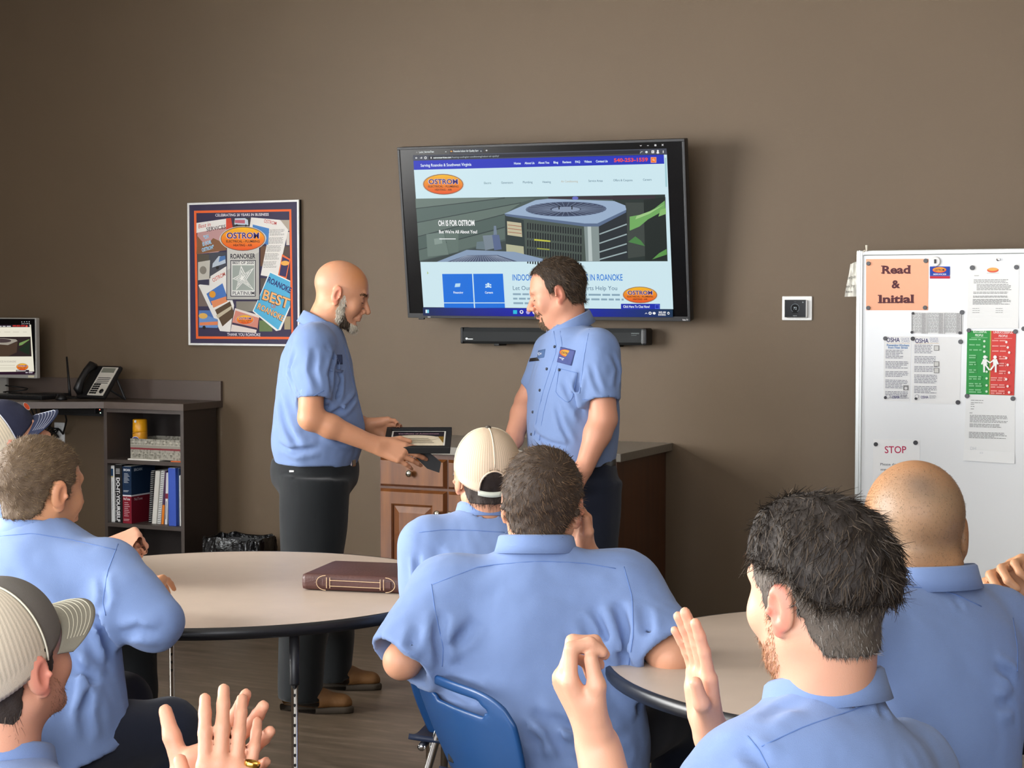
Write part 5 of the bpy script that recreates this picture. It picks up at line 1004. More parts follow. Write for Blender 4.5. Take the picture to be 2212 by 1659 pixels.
def hair_shell(h, thick, poly, res=.0035, noise=(3, .004, 200), top=0., skin=None):
    """cap of hair over the cranium, cut to the hairline polygon given in the side view (y forward, z up)"""
    c = h.o; F_ = Field([h.p(x, y, z) for x in (-.1, .1) for y in (-.14, .12) for z in (-.11, .16)], res, .01); s = h.sc
    F_.ell(h.p(0, -.010, .034), (A_([.077, .098, .086])+thick)*s, h.R, 0); F_.ell(h.p(0, .030, .0), (A_([.066, .062, .09])+thick*.7)*s, h.R, .03*s)
    F_.cone(h.p(0, -.02, -.05), h.p(0, -.03, -.085), .057*s+thick*.6, .057*s+thick*.4, .03*s)
    if top: F_.ell(h.p(0, .03, .085), A_([.055, .06, .035+top])*s, h.R, .03)
    q = F_.pts(tuple(slice(0, n) for n in F_.n)); l = h.loc(q)
    if skin is not None: F_.D = smin(F_.D, np.maximum(np.maximum(skin.sample(q)-thick*.75, (l[..., 1]+.032)*s), (l[..., 2]-.0)*s).astype(np.float32), .006)
    n = waves(noise[0], 8, noise[2]); F_.D += (noise[1]*n(q)).astype(np.float32)
    m = poly_sd(poly, l[..., 1]+.0035*n(q*1.7), l[..., 2]+.0035*n(q*2.1+3)); F_.D = np.maximum(F_.D, (m*s).astype(np.float32)); return F_
def strands(V, N, h, n, length, width, flow, lift=.25, seed=1, dark=('2a2018', '5a4634'), seg=3, curl=.3, keep=None):
    """hair ribbons rooted on the shell; flow(local)->local direction"""
    r = np.random.default_rng(seed); i = r.integers(0, len(V), n); p = V[i]; nn = N[i]; l = h.loc(p)
    if keep is not None: m = keep(l); p, nn, l = p[m], nn[m], l[m]
    n = len(p); d = flow(l)@h.R.T; d = d-nn*(d*nn).sum(-1, keepdims=True); d /= np.maximum(np.linalg.norm(d, axis=1, keepdims=True), 1e-6)
    d = d+nn*lift*r.uniform(.4, 1.4, (n, 1))+r.normal(size=(n, 3))*curl*.5; d /= np.linalg.norm(d, axis=1, keepdims=True)
    L = length*r.uniform(.6, 1.3, (n, 1)); side = np.cross(d, nn+r.normal(size=(n, 3))*.5); side /= np.linalg.norm(side, axis=1, keepdims=True); bend = -nn*lift*.5+r.normal(size=(n, 3))*curl*.35
    Vs = []
    for j in range(seg+1):
        t = j/seg; q = p-nn*.001+d*L*t+bend*L*t*t; w = width*(1-.75*t)
        Vs += [q-side*w, q+side*w]
    Vs = np.stack(Vs, 1); K = 2*(seg+1); b = (np.arange(n)*K)[:, None]
    Fc = np.concatenate([b+A_([2*j, 2*j+1, 2*j+3, 2*j+2]) for j in range(seg)], 0); c0, c1 = A_(lin(dark[0])), A_(lin(dark[1])); u = r.uniform(0, 1, (n, 1))**1.8; col = np.repeat(c0*(1-u)+c1*u, K, 0)
    return Vs.reshape(-1, 3), Fc, col
# ================================================================== people
M_SKIN = vmat('skin', .48, bump=(420, .12), spec=.4, sss=.12); M_HAIR = vmat('hair', .55, spec=.3); M_HAIRB = vmat('hair_base', .7, bump=(350, .5))
def cloth(name, c, rough=.85, bump=.25):
    m = mat(name, c, rough, bump=(900, bump), var=(5, .03), sheen=.15, spec=.25); return m
M_SHIRT = cloth('blue_work_shirt', '768db9'); M_SEAM = mat('shirt_seam', '5f7cb4', .9); M_NAVY = cloth('navy_trousers', '161c2c'); M_BLK = cloth('black_trousers', '15191c', .8)
M_BELT = mat('black_belt', '0c0c0d', .3); M_SHOE = mat('tan_leather_shoe', '6e4a22', .6, bump=(80, .3)); M_SOLE = mat('shoe_sole', '3a3126', .7)
LAT = RT
class Shirt:
    def __init__(s, pts, res=.007): s.F = Field(pts, res, .06)
    def like(s): g = Field.__new__(Field); g.lo, g.res, g.n, g.ax = s.F.lo, s.F.res, s.F.n, s.F.ax; g.D = np.full(g.n, .2, np.float32); return g
    def sleeve(s, sh, el, t, r0, r1, k=.035, hollow=True, over=None):
        """from the shoulder towards the elbow, cut at fraction t"""
        sh, el = A_(sh), A_(el); hm = sh+(el-sh)*t; d = unit(el-sh); g = s.like(); g.cone(sh, hm+d*.03, r0, r1, 0)
        n = waves(int(abs(sh[0]*1000)) % 97, 7, 60, (1, 1, .7)); g.warp(lambda p: .0035*n(p), .04); g.plane(hm, d)
        if hollow: g.cone(hm-d*.035, hm+d*.08, r1*.86, r1*.9, .0, 'd')
        s.F.D = smin(s.F.D, g.D, k); return hm, d
    def folds(s, seed, amp=.003, freq=16, stretch=(1, 1, .45)):
        n = waves(seed, 7, 34, stretch); m = waves(seed+50, 7, 75, stretch); q = waves(seed+90, 6, 150, (1, 1, .8)); s.F.warp(lambda p: 1.6*amp*n(p)+amp*.8*(.5-np.abs(m(p))*1.6)+amp*.2*q(p), .04); return s
    def crease(s, pix, w=.012, d=.006):
        """a drag fold along a pixel line: valley with a ridge beside it"""
        q = [s.F.hit(*p) for p in pix]; q = [p for p in q if p is not None]
        if len(q) < 2: return s
        F_ = s.F; Q = A_(q); sl = F_.sl(Q.min(0)-4*w, Q.max(0)+4*w); p = F_.pts(sl); best = np.full(p.shape[:-1], 9.); tt = np.zeros(p.shape[:-1]); L = len(q)-1
        for i in range(L):
            a, b = Q[i], Q[i+1]; ab = b-a; t = np.clip(((p-a)@ab)/max(ab@ab, 1e-9), 0, 1); dd = np.linalg.norm(p-a-t[..., None]*ab, axis=-1); m = dd < best; best = np.where(m, dd, best); tt = np.where(m, (i+t)/L, tt)
        fade = np.sin(np.clip(tt, .0, 1)*math.pi)**.6
        F_.D[sl] += (fade*d*1.5*(np.exp(-(best/w)**2)-.8*np.exp(-((best-1.9*w)/w)**2))).astype(np.float32); return s
class Person:
    def __init__(s, label, base, tone='d9a27e'):
        s.o = thing('person', label, 'person', (base[0], base[1], 0)); s.parts = []; s.cols = []; s.tone = A_(lin(tone)); s.k = 0
    def skin(s, F_, colfn=None):
        V, Fc = F_.mesh(); n = waves(5+s.k, 6, 60)(V)[:, None]; s.k += 1; c = s.tone*(1+.05*n)
        if colfn is not None: c = colfn(V, c)
        s.parts.append((V, Fc)); s.cols.append(c); return V, Fc
    def done(s):
        V, Fc = join(s.parts); put('body', mesh_np('body', V, Fc, M_SKIN, True, np.concatenate(s.cols)), s.o)
    def mesh(s, name, F_, m):
        V, Fc = F_.mesh(); return put(name, mesh_np(name, V, Fc, m, True), s.o)
    def seam(s, F_, lines, r=.0011, name='seam', m=None, n=14):
        """stitched seams given as pixel polylines"""
        for L in lines:
            L = [A_(p, float) for p in L]; T = np.linspace(0, len(L)-1, n); mb = []
            for t in T:
                i = min(int(t), len(L)-2); p = L[i]+(L[i+1]-L[i])*(t-i); h = F_.hit(p[0], p[1], .0004)
                if h is not None and (not mb or np.linalg.norm(h-mb[-1]) < .12): mb.append(h)
            if len(mb) > 1: MB().tube(mb, r, 6).put(name, m or M_SEAM, s.o, True)
    def decal(s, F_, quad, name, m, n=8, off=.0015, parent=None):
        """thin patch lying on the surface inside a pixel quad TL,TR,BR,BL"""
        q = [A_(p, float) for p in quad]; G = []
        for j in range(n+1):
            row = []
            for i in range(n+1):
                u, v = i/n, j/n; p = (q[0]*(1-u)+q[1]*u)*(1-v)+(q[3]*(1-u)+q[2]*u)*v; h = F_.hit(p[0], p[1], off)
                if h is None: return None
                row.append(h)
            G.append(row[::-1])
        o = MB().sheet(G).put(name, m, parent or s.o, True); md = o.modifiers.new('t', 'SOLIDIFY'); md.thickness = .0012; md.offset = 0; return o
    def collar(s, c, up, fwd, rx, ry, stand=.035, fall=.045, tip=.03, gap=16, m=None, lean=0.):
        up = unit(up); f = unit(A_(fwd)-up*(A_(fwd)@up)); r = np.cross(f, up); G = []; n = 60
        for i in range(n+1):
            th = math.radians(gap+(360-2*gap)*i/n); fr = (math.cos(th)+1)/2; d = f*math.cos(th)*ry+r*math.sin(th)*rx; nd = unit(d); ft = fr**3
            top = stand*(1-.35*ft); row = []
            fl = fall+tip*max(0, (fr-.82)/.18)**1.5
            for (o_, h_) in ((0, -.012), (.0, top*.5), (.001, top-.003), (.004, top), (.0075, top-.003), (.011+.002*fr, top-fl*.5), (.016+.004*fr, top-fl)): row.append(A_(c)+d+nd*o_+up*(h_+.0)-up*ft*.012)
            G.append(row)
        o = MB().sheet(G).put('collar', m or M_SHIRT, s.o, True); md = o.modifiers.new('t', 'SOLIDIFY'); md.thickness = .0024; md.offset = 0; return o
    def hair(s, h, thick, poly, tone, n=5000, length=.02, width=.0005, flow=None, lift=.35, curl=.4, seed=1, base=None, noise=(3, .004, 200), top=0., keep=None, skin=None):
        F_ = hair_shell(h, thick, poly, .0035, noise, top, skin); V, Fc = F_.mesh(); N = F_.grad(V)
        o = put('hair', mesh_np('hair', V, Fc, M_HAIRB, True, np.tile(A_(lin(base or tone[0])), (len(V), 1))), s.o)
        if flow is None: flow = lambda l: np.stack([l[:, 0]*.6, -.4-l[:, 1]*2, -.6+l[:, 2]*-4], 1)
        v, f, c = strands(V, N, h, n, length, width, flow, lift, seed, tone, 3, curl, keep); put('hair_strands', mesh_np('hair_strands', v, f, M_HAIR, False, c), o); return o
    def stubble(s, F_, h, keep, tone, n, length, name='beard', width=.0004, flow=(0, .3, -1), lift=.3, curl=.5, seed=3):
        """short hairs rooted straight on the skin"""
        V, Fc = F_.mesh(); N = F_.grad(V); m = keep(h.loc(V)); V, N = V[m], N[m]
        if len(V) < 5: return
        v, f, c = strands(V, N, h, n, length, width, lambda l: np.tile(A_(flow, float), (len(l), 1)), lift, seed, tone, 2, curl); return put(name, mesh_np(name, v, f, M_HAIR, False, c), s.o)
    def cap(s, h, front, back, brim, opening=False, stitch='c8c4b4', edge=(.03, -.03), logo_=False, brim_len=.072):
        c = A_([0, -.008, .03]); rad = A_([.088, .110, .104]); nt, nf = 168, 26; V = []; C = []; cf, cb = A_(lin(front)), A_(lin(back))
        def ed(th): return edge[0]*(math.cos(th)+1)/2+edge[1]*(1-math.cos(th))/2
        def pt(th, t):
            ze = ed(th); phe = math.acos(max(-1, min(1, (ze-c[2])/rad[2]))); ph = phe*t; sn = math.sin(ph)**.92; return A_([c[0]+rad[0]*sn*math.sin(th), c[1]+rad[1]*sn*math.cos(th), c[2]+rad[2]*math.cos(ph)])
        for j in range(nf+1):
            for i in range(nt):
                th = 2*math.pi*i/nt; q = pt(th, max(.001, j/nf)); isf = abs((th+math.pi) % (2*math.pi)-math.pi) < math.radians(80)
                if not isf: q = q*A_([1, 1, 1])+A_([math.sin(th), math.cos(th), 0])*(.0009 if i % 2 else -.0006)
                V.append(h.p(*q)); cc = cf if isf else cb*(1.06 if i % 2 else .74)
                if not isf and j >= nf-3: cc = cb*1.0
                C.append(cc)
        def skip(i, j):
            if not opening: return False
            a = 2*math.pi*(i+.5)/nt-math.pi; return (abs(a)/.5)**2+((1-(j+.5)/nf)/.30)**2 < 1 and j < nf-0
        Fc = [(j*nt+i, (j+1)*nt+i, (j+1)*nt+(i+1) % nt, j*nt+(i+1) % nt) for j in range(nf) for i in range(nt) if not skip(i, j)]
        o = put('cap', mesh_np('cap', V, Fc, M_CAPV, True, A_(C)), s.o); md = o.modifiers.new('t', 'SOLIDIFY'); md.thickness = .0022; md.offset = 1
        mc = mat('cap_trim', back, .8); mf = mat('cap_front', front, .8); mb_ = mat('cap_brim', brim, .8, bump=(700, .3)); ms = mat('cap_stitch', stitch, .8)
        MB().lathe([(.0075, -.001), (.007, .004), (.003, .006), (0, .006)], h.p(0, c[1], c[2]+rad[2]), 14, h.u).put('cap_button', mf, o, True)
        for a in (80, -80, 180):
            if a == 180 and opening: rng_ = [t for t in np.linspace(.03, .66, 12)]
            else: rng_ = list(np.linspace(.03, 1, 18))
            MB().tube([h.p(*(pt(math.radians(a), t)+A_([math.sin(math.radians(a)), math.cos(math.radians(a)), .3])*.002)) for t in rng_], .0016, 6).put('cap_seam', ms, o, True)
        G = []
        for i in range(33):
            th = math.radians(-66+132*i/32); a = pt(th, 1.0); w = math.cos(th*1.36*.9)**.6 if abs(th*1.36*.9) < math.pi/2 else 0; row = []
            for j in range(9):
                t = j/8; q = a+A_([0, 1, 0])*brim_len*t*w*1.05+A_([math.sin(th), 0, 0])*.006*t; q = q+A_([0, 0, -1])*(q[0]**2*2.1+.02*t*w)+A_([0, 0, .002]); row.append(h.p(*q))
            G.append(row)
        b = MB().sheet(G).put('cap_brim', mb_, o, True); md = b.modifiers.new('t', 'SOLIDIFY'); md.thickness = .003; md.offset = 0
        for j in (2, 3, 4, 5, 6, 7): MB().tube([A_(G[i][j])+h.u*.0024 for i in range(3, 30)], .0006, 5).put('brim_stitching', ms, b)
        if opening:
            MB().tube([h.p(*(pt(math.pi+a, 1-.30*math.sqrt(max(0, 1-(a/.5)**2)))*1.0+A_([0, -.002, 0]))) for a in np.linspace(-.49, .49, 21)], .0024, 6).put('opening_trim', mc, o, True)
            Gs = [[h.p(*(pt(math.pi+a, 1.0)+A_([0, -.0025, z]))) for z in (-.008, .006)] for a in np.linspace(-.56, .56, 19)]
            st_ = MB().sheet(Gs).put('cap_strap', mat('pale_strap', 'ccd0c0', .6), o, True); md = st_.modifiers.new('t', 'SOLIDIFY'); md.thickness = .003
        return o
M_CAPV = vmat('cap_fabric', .85, bump=(500, .3))
def seated(pn, hipc, knees, mat_, ankz=.0, r=.085, shoe=True):
    """trousers of a sitting person: pelvis, thighs, shins; shoes flat on the floor"""
    P_ = [A_(hipc)]+[A_(k) for k in knees]; F_ = Field(P_+[A_([k[0], k[1], .1]) for k in knees], .013, .14)
    d = unit((A_(knees[0])+A_(knees[1]))/2-A_(hipc)); lat = np.cross(d, ZUP); F_.ell(hipc, (.15, .11, .1), np.stack([unit(lat), unit(np.cross(ZUP, unit(lat))), ZUP], 1), 0)
    for i, k in enumerate(knees):
        k = A_(k); hp = A_(hipc)+unit(lat)*(.09 if ((k-A_(hipc))@lat) > 0 else -.09); F_.cone(hp, k, r, r*.78, .04); a = A_([k[0], k[1], .1])+d*.02; F_.cone(k, a, r*.78, .055, .03)
        if shoe: shoe_(pn, a*A_([1, 1, 0]), d, M_BLACKM if mat_ is not M_BLK else M_SHOE)
    n = waves(11, 7, 50); F_.warp(lambda p: .005*n(p), .04); F_.plane((0, 0, .07), (0, 0, -1)); pn.mesh('trousers', F_, mat_)
def shoe_(pn, p, d, m, L=.28):
    """p = under the ankle on the floor"""
    d = unit(A_(d)*A_([1, 1, 0])); l = np.cross(d, ZUP); F_ = Field([p-d*.1-l*.06, p+d*.22+l*.06+ZUP*.14], .007, .02)
    F_.cone(p-d*.04+ZUP*.055, p+d*.07+ZUP*.05, .043, .046, .0); F_.cone(p+d*.05+ZUP*.045, p+d*.165+ZUP*.038, .046, .04, .03, sq=(ZUP, .8)); F_.cone(p-d*.02+ZUP*.06, p-d*.01+ZUP*.125, .044, .046, .03); F_.plane((0, 0, .024), (0, 0, -1))
    o = pn.mesh('shoe', F_, m); G = Field([p-d*.12-l*.07, p+d*.24+l*.07+ZUP*.04], .007, .02); G.cone(p-d*.045+ZUP*.015, p+d*.17+ZUP*.015, .047, .043, 0); G.plane((0, 0, .0), (0, 0, -1)); G.plane((0, 0, .027), (0, 0, 1)); V, Fc = G.mesh(); put('sole', mesh_np('sole', V, Fc, M_SOLE, True), o)
    MB().tube([p+d*.045-l*.02+ZUP*.1, p+d*.06+l*.018+ZUP*.098, p+d*.07-l*.018+ZUP*.093, p+d*.085+l*.018+ZUP*.088], .003, 5).put('laces', M_SOLE, o)
def ear_tint(h, base_, red='c86a55'):
    rr_ = A_(lin(red))
    def f(V, c):
        l = h.loc(V); e = np.clip((np.abs(l[:, 0])-.079)/.006, 0, 1)*np.clip(1-np.abs(l[:, 1]+.008)/.04, 0, 1); e = (e*.6)[:, None]; c = c*(1-e)+rr_*e
        lip = (np.exp(-((l[:, 2]+.069)/.009)**2)*np.exp(-(l[:, 0]/.022)**2)*(l[:, 1] > .085))[:, None]*.5; return c*(1-lip)+A_(lin('b0605a'))*lip
    return f
def arm(F_, sh, el, wr, r=(.052, .044, .04, .028), k=.012):
    sh, el, wr = A_(sh), A_(el), A_(wr); F_.cone(sh, el, r[0], r[1], k); m = el+(wr-el)*.3; F_.cone(el, m, r[1]*.95, r[2], .02); F_.cone(m, wr, r[2], r[3], .02)
# ---------------------------------------------------------------- the bald bearded man on the left, reaching out a hand
Z1 = 6.6
p1 = Person('standing bald man with grey beard, blue shirt and black trousers', P(675, 1000, Z1), 'cc9270')
h1 = head_frame(736, 634, Z1, 86, 17, 0, 1.04); nb1 = P(690, 716, Z1)
F1 = Field([h1.p(x, y, z) for x in (-.1, .1) for y in (-.13, .13) for z in (-.13, .13)]+[nb1-.07, nb1+.07], .0035, .012)
head(F1, h1, nb1, (.06, .064), 1.05, smile=.004)
def tint1(V, c):
    c = ear_tint(h1, None)(V, c); l = h1.loc(V); a = A_(lin('c9803f')); t = np.clip((l[:, 2]-.02)/.06, 0, 1)*np.clip((l[:, 1]+.02)/.06, 0, 1); c = c*(1-.55*t[:, None])+a*.55*t[:, None]
    b = np.clip((-.005-l[:, 1])/.03, 0, 1)*np.clip((l[:, 2]+.02)/.03, 0, 1)*np.clip((.09-l[:, 2])/.03, 0, 1); return c*(1-.35*b[:, None])+A_(lin('a3907c'))*.35*b[:, None]
p1.skin(F1, tint1)
jaw_poly = [(.022, .0), (.03, -.03), (.034, -.058), (.05, -.085), (.07, -.092), (.095, -.096), (.1, -.125), (.05, -.13), (.012, -.095), (.004, -.05), (.012, 0)]
p1.stubble(F1, h1, lambda l: (poly_sd(jaw_poly, l[:, 1], l[:, 2]) < 0) & (l[:, 1] < .034), ('c4baa6', 'f0e8d8'), 2600, .015, 'beard', .0011, (0, .1, -1), .4, .3)
p1.stubble(F1, h1, lambda l: (poly_sd(jaw_poly, l[:, 1], l[:, 2]) < 0) & (l[:, 1] >= .026) & (l[:, 1] < .068), ('3a3026', '6a5a48'), 2400, .018, 'beard', .0011, (0, .2, -1), .3, .35, 4)
p1.stubble(F1, h1, lambda l: (poly_sd(jaw_poly, l[:, 1], l[:, 2]) < 0) & (l[:, 1] >= .066), ('b8ae9a', 'ece4d0'), 1800, .02, 'beard', .0011, (0, .5, -1), .3, .35, 5)
brow = lambda l: (np.abs(np.abs(l[:, 0])-.033) < .02) & (np.abs(l[:, 2]-.018+.004*(np.abs(np.abs(l[:, 0])-.03)/.02)) < .0045) & (l[:, 1] > .06)
p1.stubble(F1, h1, brow, ('3a2a1c', '6a4e34'), 700, .009, 'eyebrows', .0009, (.6, .2, .2), .2, .3, 6)
M_LASH = mat('lash_line', '2e1d14', .7)
def lashes(pn, h, z=-.0085):
    for x in (-1, 1): MB().tube([h.p(x*(.032+.0125*math.sin(a)), .0795+.0122*math.cos(a), z-.003*math.cos(a)) for a in np.linspace(-1.15, 1.15, 9)], .0011, 5).put('lash_line', M_LASH, pn.o)
lashes(p1, h1)
ax1 = unit(FH*1.0); S1 = Shirt([P(x, y, z) for x in (570, 800) for y in (650, 1000) for z in (Z1-.35, Z1+.35)], .007)
rows = [(P(683, 1003, Z1), ax1, .185, .155), (P(684, 965, Z1), ax1, .2, .174), (P(688, 925, Z1), ax1, .203, .176), (P(687, 880, Z1), ax1, .2, .166), (P(684, 820, Z1), ax1, .2, .147), (P(684, 765, Z1), ax1, .19, .13), (P(688, 722, Z1), ax1, .13, .098), (P(692, 697, Z1), ax1, .075, .07)]
S1.F.loft(rows, 0); shN, elN, wrN = P(675, 745, Z1-.19), P(671, 903, Z1-.26), P(812, 962, Z1-.2); shF, elF, wrF = P(690, 748, Z1+.19), P(715, 890, Z1+.22), P(795, 921, Z1+.06)
S1.F.cone(P(684, 742, Z1-.14), P(684, 742, Z1+.14), .072, .072, .05)
hm1, hd1 = S1.sleeve(shN, P(678, 905, Z1-.25), .74, .076, .064, .04); S1.sleeve(shF, elF, .7, .074, .064, .04)
S1.folds(3, .0035, 15)
for c_, w_, d_ in (([(720, 760), (712, 810), (716, 850)], .012, .008), ([(735, 790), (730, 850), (700, 880)], .01, .006), ([(745, 870), (725, 890), (705, 905)], .01, .006), ([(770, 850), (750, 880), (728, 897)], .009, .006), ([(640, 760), (628, 800), (640, 850)], .012, .006), ([(680, 750), (675, 800), (690, 845)], .012, .006), ([(605, 850), (620, 920), (650, 970)], .015, .007), ([(700, 930), (735, 950), (770, 955)], .012, .006), ([(600, 960), (640, 975), (690, 968)], .012, .006), ([(700, 745), (725, 790), (735, 830)], .01, .006)): S1.crease(c_, w_, d_)
S1.F.cone(nb1-unit(nb1-h1.o)*-.02, h1.p(0, -.02, -.05), .066, .066, 0., 'd')
p1.mesh('shirt', S1.F, M_SHIRT)
p1.seam(S1.F, [[(655, 700), (640, 740), (650, 790)], [(652, 866), (676, 856), (700, 844)], [(742, 745), (757, 800), (772, 860), (784, 905), (779, 975)]])
ua1 = unit(P(716, 655, Z1)-P(690, 716, Z1)); p1.collar(P(692, 709, Z1), ua1, face_dir(88)-ZUP*.2, .072, .078, .04, .05, .04)
p1.decal(S1.F, [(727, 766), (739, 766), (740, 787), (729, 787)], 'name_patch', mat('navy_patch', '3c4c74', .8), 4)
p1.decal(S1.F, [(712, 795), (742, 800), (738, 806), (712, 801)], 'pocket_flap', M_SHIRT, 4, .002)
FA = Field([shN, elN, wrN, P(912, 1015, Z1-.2)], .0045, .06); arm(FA, shN, elN, wrN, (.052, .046, .043, .031))
hand(FA, P(818, 962, Z1-.2), P(890, 985, Z1-.19)-P(818, 962, Z1-.2), -FW+UP*.25, 1, [(14, 18, 12), (16, 18, 14), (18, 20, 14), (20, 22, 16)], None, ((.8, .5, -.2), (.95, .1, -.1)), 1.06); p1.skin(FA)
FB = Field([shF, elF, wrF, P(855, 935, Z1+.1)], .0045, .06); arm(FB, shF, elF, wrF, (.052, .044, .041, .03))
hand(FB, wrF, P(850, 921, Z1+.04)-wrF, UP*.5+FW*.8, 1, [(25, 30, 20)]*4, None, ((.9, .35, -.25), (.98, .1, -.1)), 1.05); p1.skin(FB)
Tc = Field([n_[0] for n_ in rows], .016, .22); Tc.loft([(a, u, w-.03, d-.03) for a, u, w, d in rows], 0); p1.skin(Tc)
F_ = Field([P(x, y, z) for x in (590, 770) for y in (975, 1540) for z in (Z1-.3, Z1+.3)], .011, .05); ftN, ftF = atz(648, 1538, 0), atz(715, 1488, 0)
F_.ell(P(681, 1015, Z1), (.17, .17, .15), np.stack([FH, RT, ZUP], 1), 0); F_.loft([(P(681, 985, Z1), FH, .165, .142), (P(680, 1040, Z1), FH, .175, .15)], .03)
for f_, zz, dx in ((ftN, Z1-.1, 0), (ftF, Z1+.1, 8)):
    F_.loft([(f_+ZUP*.05, RT, .082, .075), (f_+ZUP*.25+RT*.01, RT, .09, .085), (P(668+dx, 1280, zz), RT, .108, .1), (P(678, 1130, zz), RT, .128, .11), (P(681, 1030, zz), RT, .135, .12)], .03)
n = waves(8, 7, 48, (1, 1, .5)); F_.warp(lambda p: .005*n(p), .04); F_.plane((0, 0, .035), (0, 0, -1)); F_.plane(P(681, 990, Z1), ZUP); p1.mesh('trousers', F_, M_BLK); FT1 = F_
B_ = Field([P(x, y, z) for x in (590, 770) for y in (975, 1010) for z in (Z1-.3, Z1+.3)], .006, .03); B_.loft([(P(681, 1012, Z1), FH, .172, .149), (P(681, 990, Z1), FH, .172, .149)], 0, power=2.2); B_.plane(P(681, 988, Z1), ZUP); B_.plane(P(681, 1006, Z1), -ZUP); bel = p1.mesh('belt', B_, M_BELT)
q_ = B_.hit(757, 999, .004); q_ = P(757, 1000, Z1-.05) if q_ is None else q_; MB().box(q_-.016, q_+.016, .006).put('belt_buckle', M_CHROME, bel)
for f_ in (ftN, ftF): shoe_(p1, f_-face_dir(88)*.0, face_dir(88), M_SHOE)
p1.decal(FT1, [(625, 1016), (635, 1016), (635, 1020), (625, 1020)], 'pocket_tag', M_WHITEP, 2)
p1.done()
# framed certificate held between the two men
fcC = P(903, 946, Z1-.1); fu = unit(RT+UP*.0); fv = unit(UP*.33+FW*.95); fn = np.cross(fu, fv)
ct = thing('certificate_frame', 'black framed award certificate held out by bald man', 'picture frame', fcC)
Mf = Matrix(((fu[0], fv[0], fn[0], fcC[0]), (fu[1], fv[1], fn[1], fcC[1]), (fu[2], fv[2], fn[2], fcC[2]), (0, 0, 0, 1)))
fwid, fhei = .125, .108
for q in ((-fwid, -fhei, fwid, -fhei+.02), (-fwid, fhei-.02, fwid, fhei), (-fwid, -fhei+.02, -fwid+.02, fhei-.02), (fwid-.02, -fhei+.02, fwid, fhei-.02)): MB().box((q[0], q[1], -.022), (q[2], q[3], .004), .002, Mf).put('frame_rail', M_BLACKM, ct)
MB().box((-fwid+.018, -fhei+.018, -.012), (fwid-.018, fhei-.018, -.006), 0, Mf).put('backing', M_BLACKM, ct)
fl = Flat(fcC-fu*fwid-fv*fhei-fn*.0055, fu, fv, .0004); W2, H2 = 2*fwid, 2*fhei; m_ = .022
fl.rect(m_, m_, W2-m_, H2-m_, 'f4f2ea'); fl.rect(m_+.006, m_+.006, W2-m_-.006, H2-m_-.006, 'e9dcc0'); fl.rect(m_+.006, H2*.62, W2-m_-.006, H2-m_-.006, '1c1622'); fl.poly([(W2*.8, H2*.62), (W2-m_-.006, H2*.3), (W2-m_-.006, H2*.62)], '8a6a20'); fl.ell(W2*.45, H2*.55, W2*.36, H2*.13, 'e9dcc0'); fl.text(W2*.5, H2*.72, 'Certificate of Achievement', .011, 'c8a0b0', .02, W2*.62, 'c')
for i in range(4): fl.rect(W2*(.34-.03*i), H2*(.5-.07*i), W2*(.66+.03*i), H2*(.515-.07*i), '6a5a4a')
fl.put('certificate_print', M_GLOSSPRINT, ct)
q = [(893, 966), (917, 969), (953, 998), (949, 1021), (923, 1012), (885, 975)]; zz = Z1-.12
MB().prism([((x-900)/FPX*zz, -(y-966)/FPX*zz) for x, y in q][::-1], P(900, 966, zz), RT, UP, .012).put('easel_back', M_BLACKM, ct)
# ---------------------------------------------------------------- the smiling man by the television
Z2 = 6.6; psi2 = -112
p2 = Person('standing man with brown hair and goatee in front of television', P(1240, 1000, Z2), 'd4987c')
h2 = head_frame(1204, 631, Z2, -86, 14, 0, 1.04); nb2 = P(1230, 712, Z2)
F2 = Field([h2.p(x, y, z) for x in (-.1, .1) for y in (-.13, .13) for z in (-.13, .13)]+[nb2-.07, nb2+.07], .0035, .012)
head(F2, h2, nb2, (.064, .068), 1.12, smile=.007); F2.cone(h2.p(0, .03, -.1), h2.p(0, 0, -.115), .045, .05, .03); p2.skin(F2, ear_tint(h2, None))
P2HAIR = [(.098, .11), (.09, .085), (.06, .088), (.042, .07), (.034, .05), (.034, .03), (.024, .0), (.014, .0), (.006, .022), (-.026, .022), (-.032, -.02), (-.045, -.055), (-.12, -.06), (-.13, .13), (.04, .14)]
p2.hair(h2, .009, P2HAIR, ('2c2118', '6a5540'), 8000, .022, .0007, lambda l: np.stack([l[:, 0]*1., -.6-l[:, 1], -.7+l[:, 2]*-6], 1), .35, .4, 2, '33271c', skin=F2)
gp = [(.072, -.05), (.1, -.05), (.1, -.062), (.078, -.066), (.08, -.09), (.1, -.085), (.105, -.125), (.06, -.125), (.052, -.09), (.062, -.06)]
p2.stubble(F2, h2, lambda l: (poly_sd(gp, l[:, 1], l[:, 2]) < 0) & (np.abs(l[:, 0]) < .036), ('5a4632', '9a8468'), 4000, .012, 'goatee', .0007, (0, .4, -1), .3, .3)
p2.stubble(F2, h2, brow, ('7a5a40', '9a7858'), 200, .006, 'eyebrows', .0005, (.6, .2, .2), .2, .3, 6); lashes(p2, h2)
fd2 = face_dir(psi2); la2 = np.cross(fd2, ZUP)
S2 = Shirt([P(x, y, z) for x in (1105, 1370) for y in (660, 1010) for z in (Z2-.35, Z2+.35)], .007)
rows = [(P(1236, 1005, Z2), la2, .185, .15), (P(1236, 960, Z2), la2, .2, .164), (P(1238, 900, Z2), la2, .207, .168), (P(1238, 840, Z2), la2, .207, .157), (P(1238, 785, Z2), la2, .2, .14), (P(1236, 735, Z2), la2, .145, .108), (P(1232, 702, Z2), la2, .08, .075)]
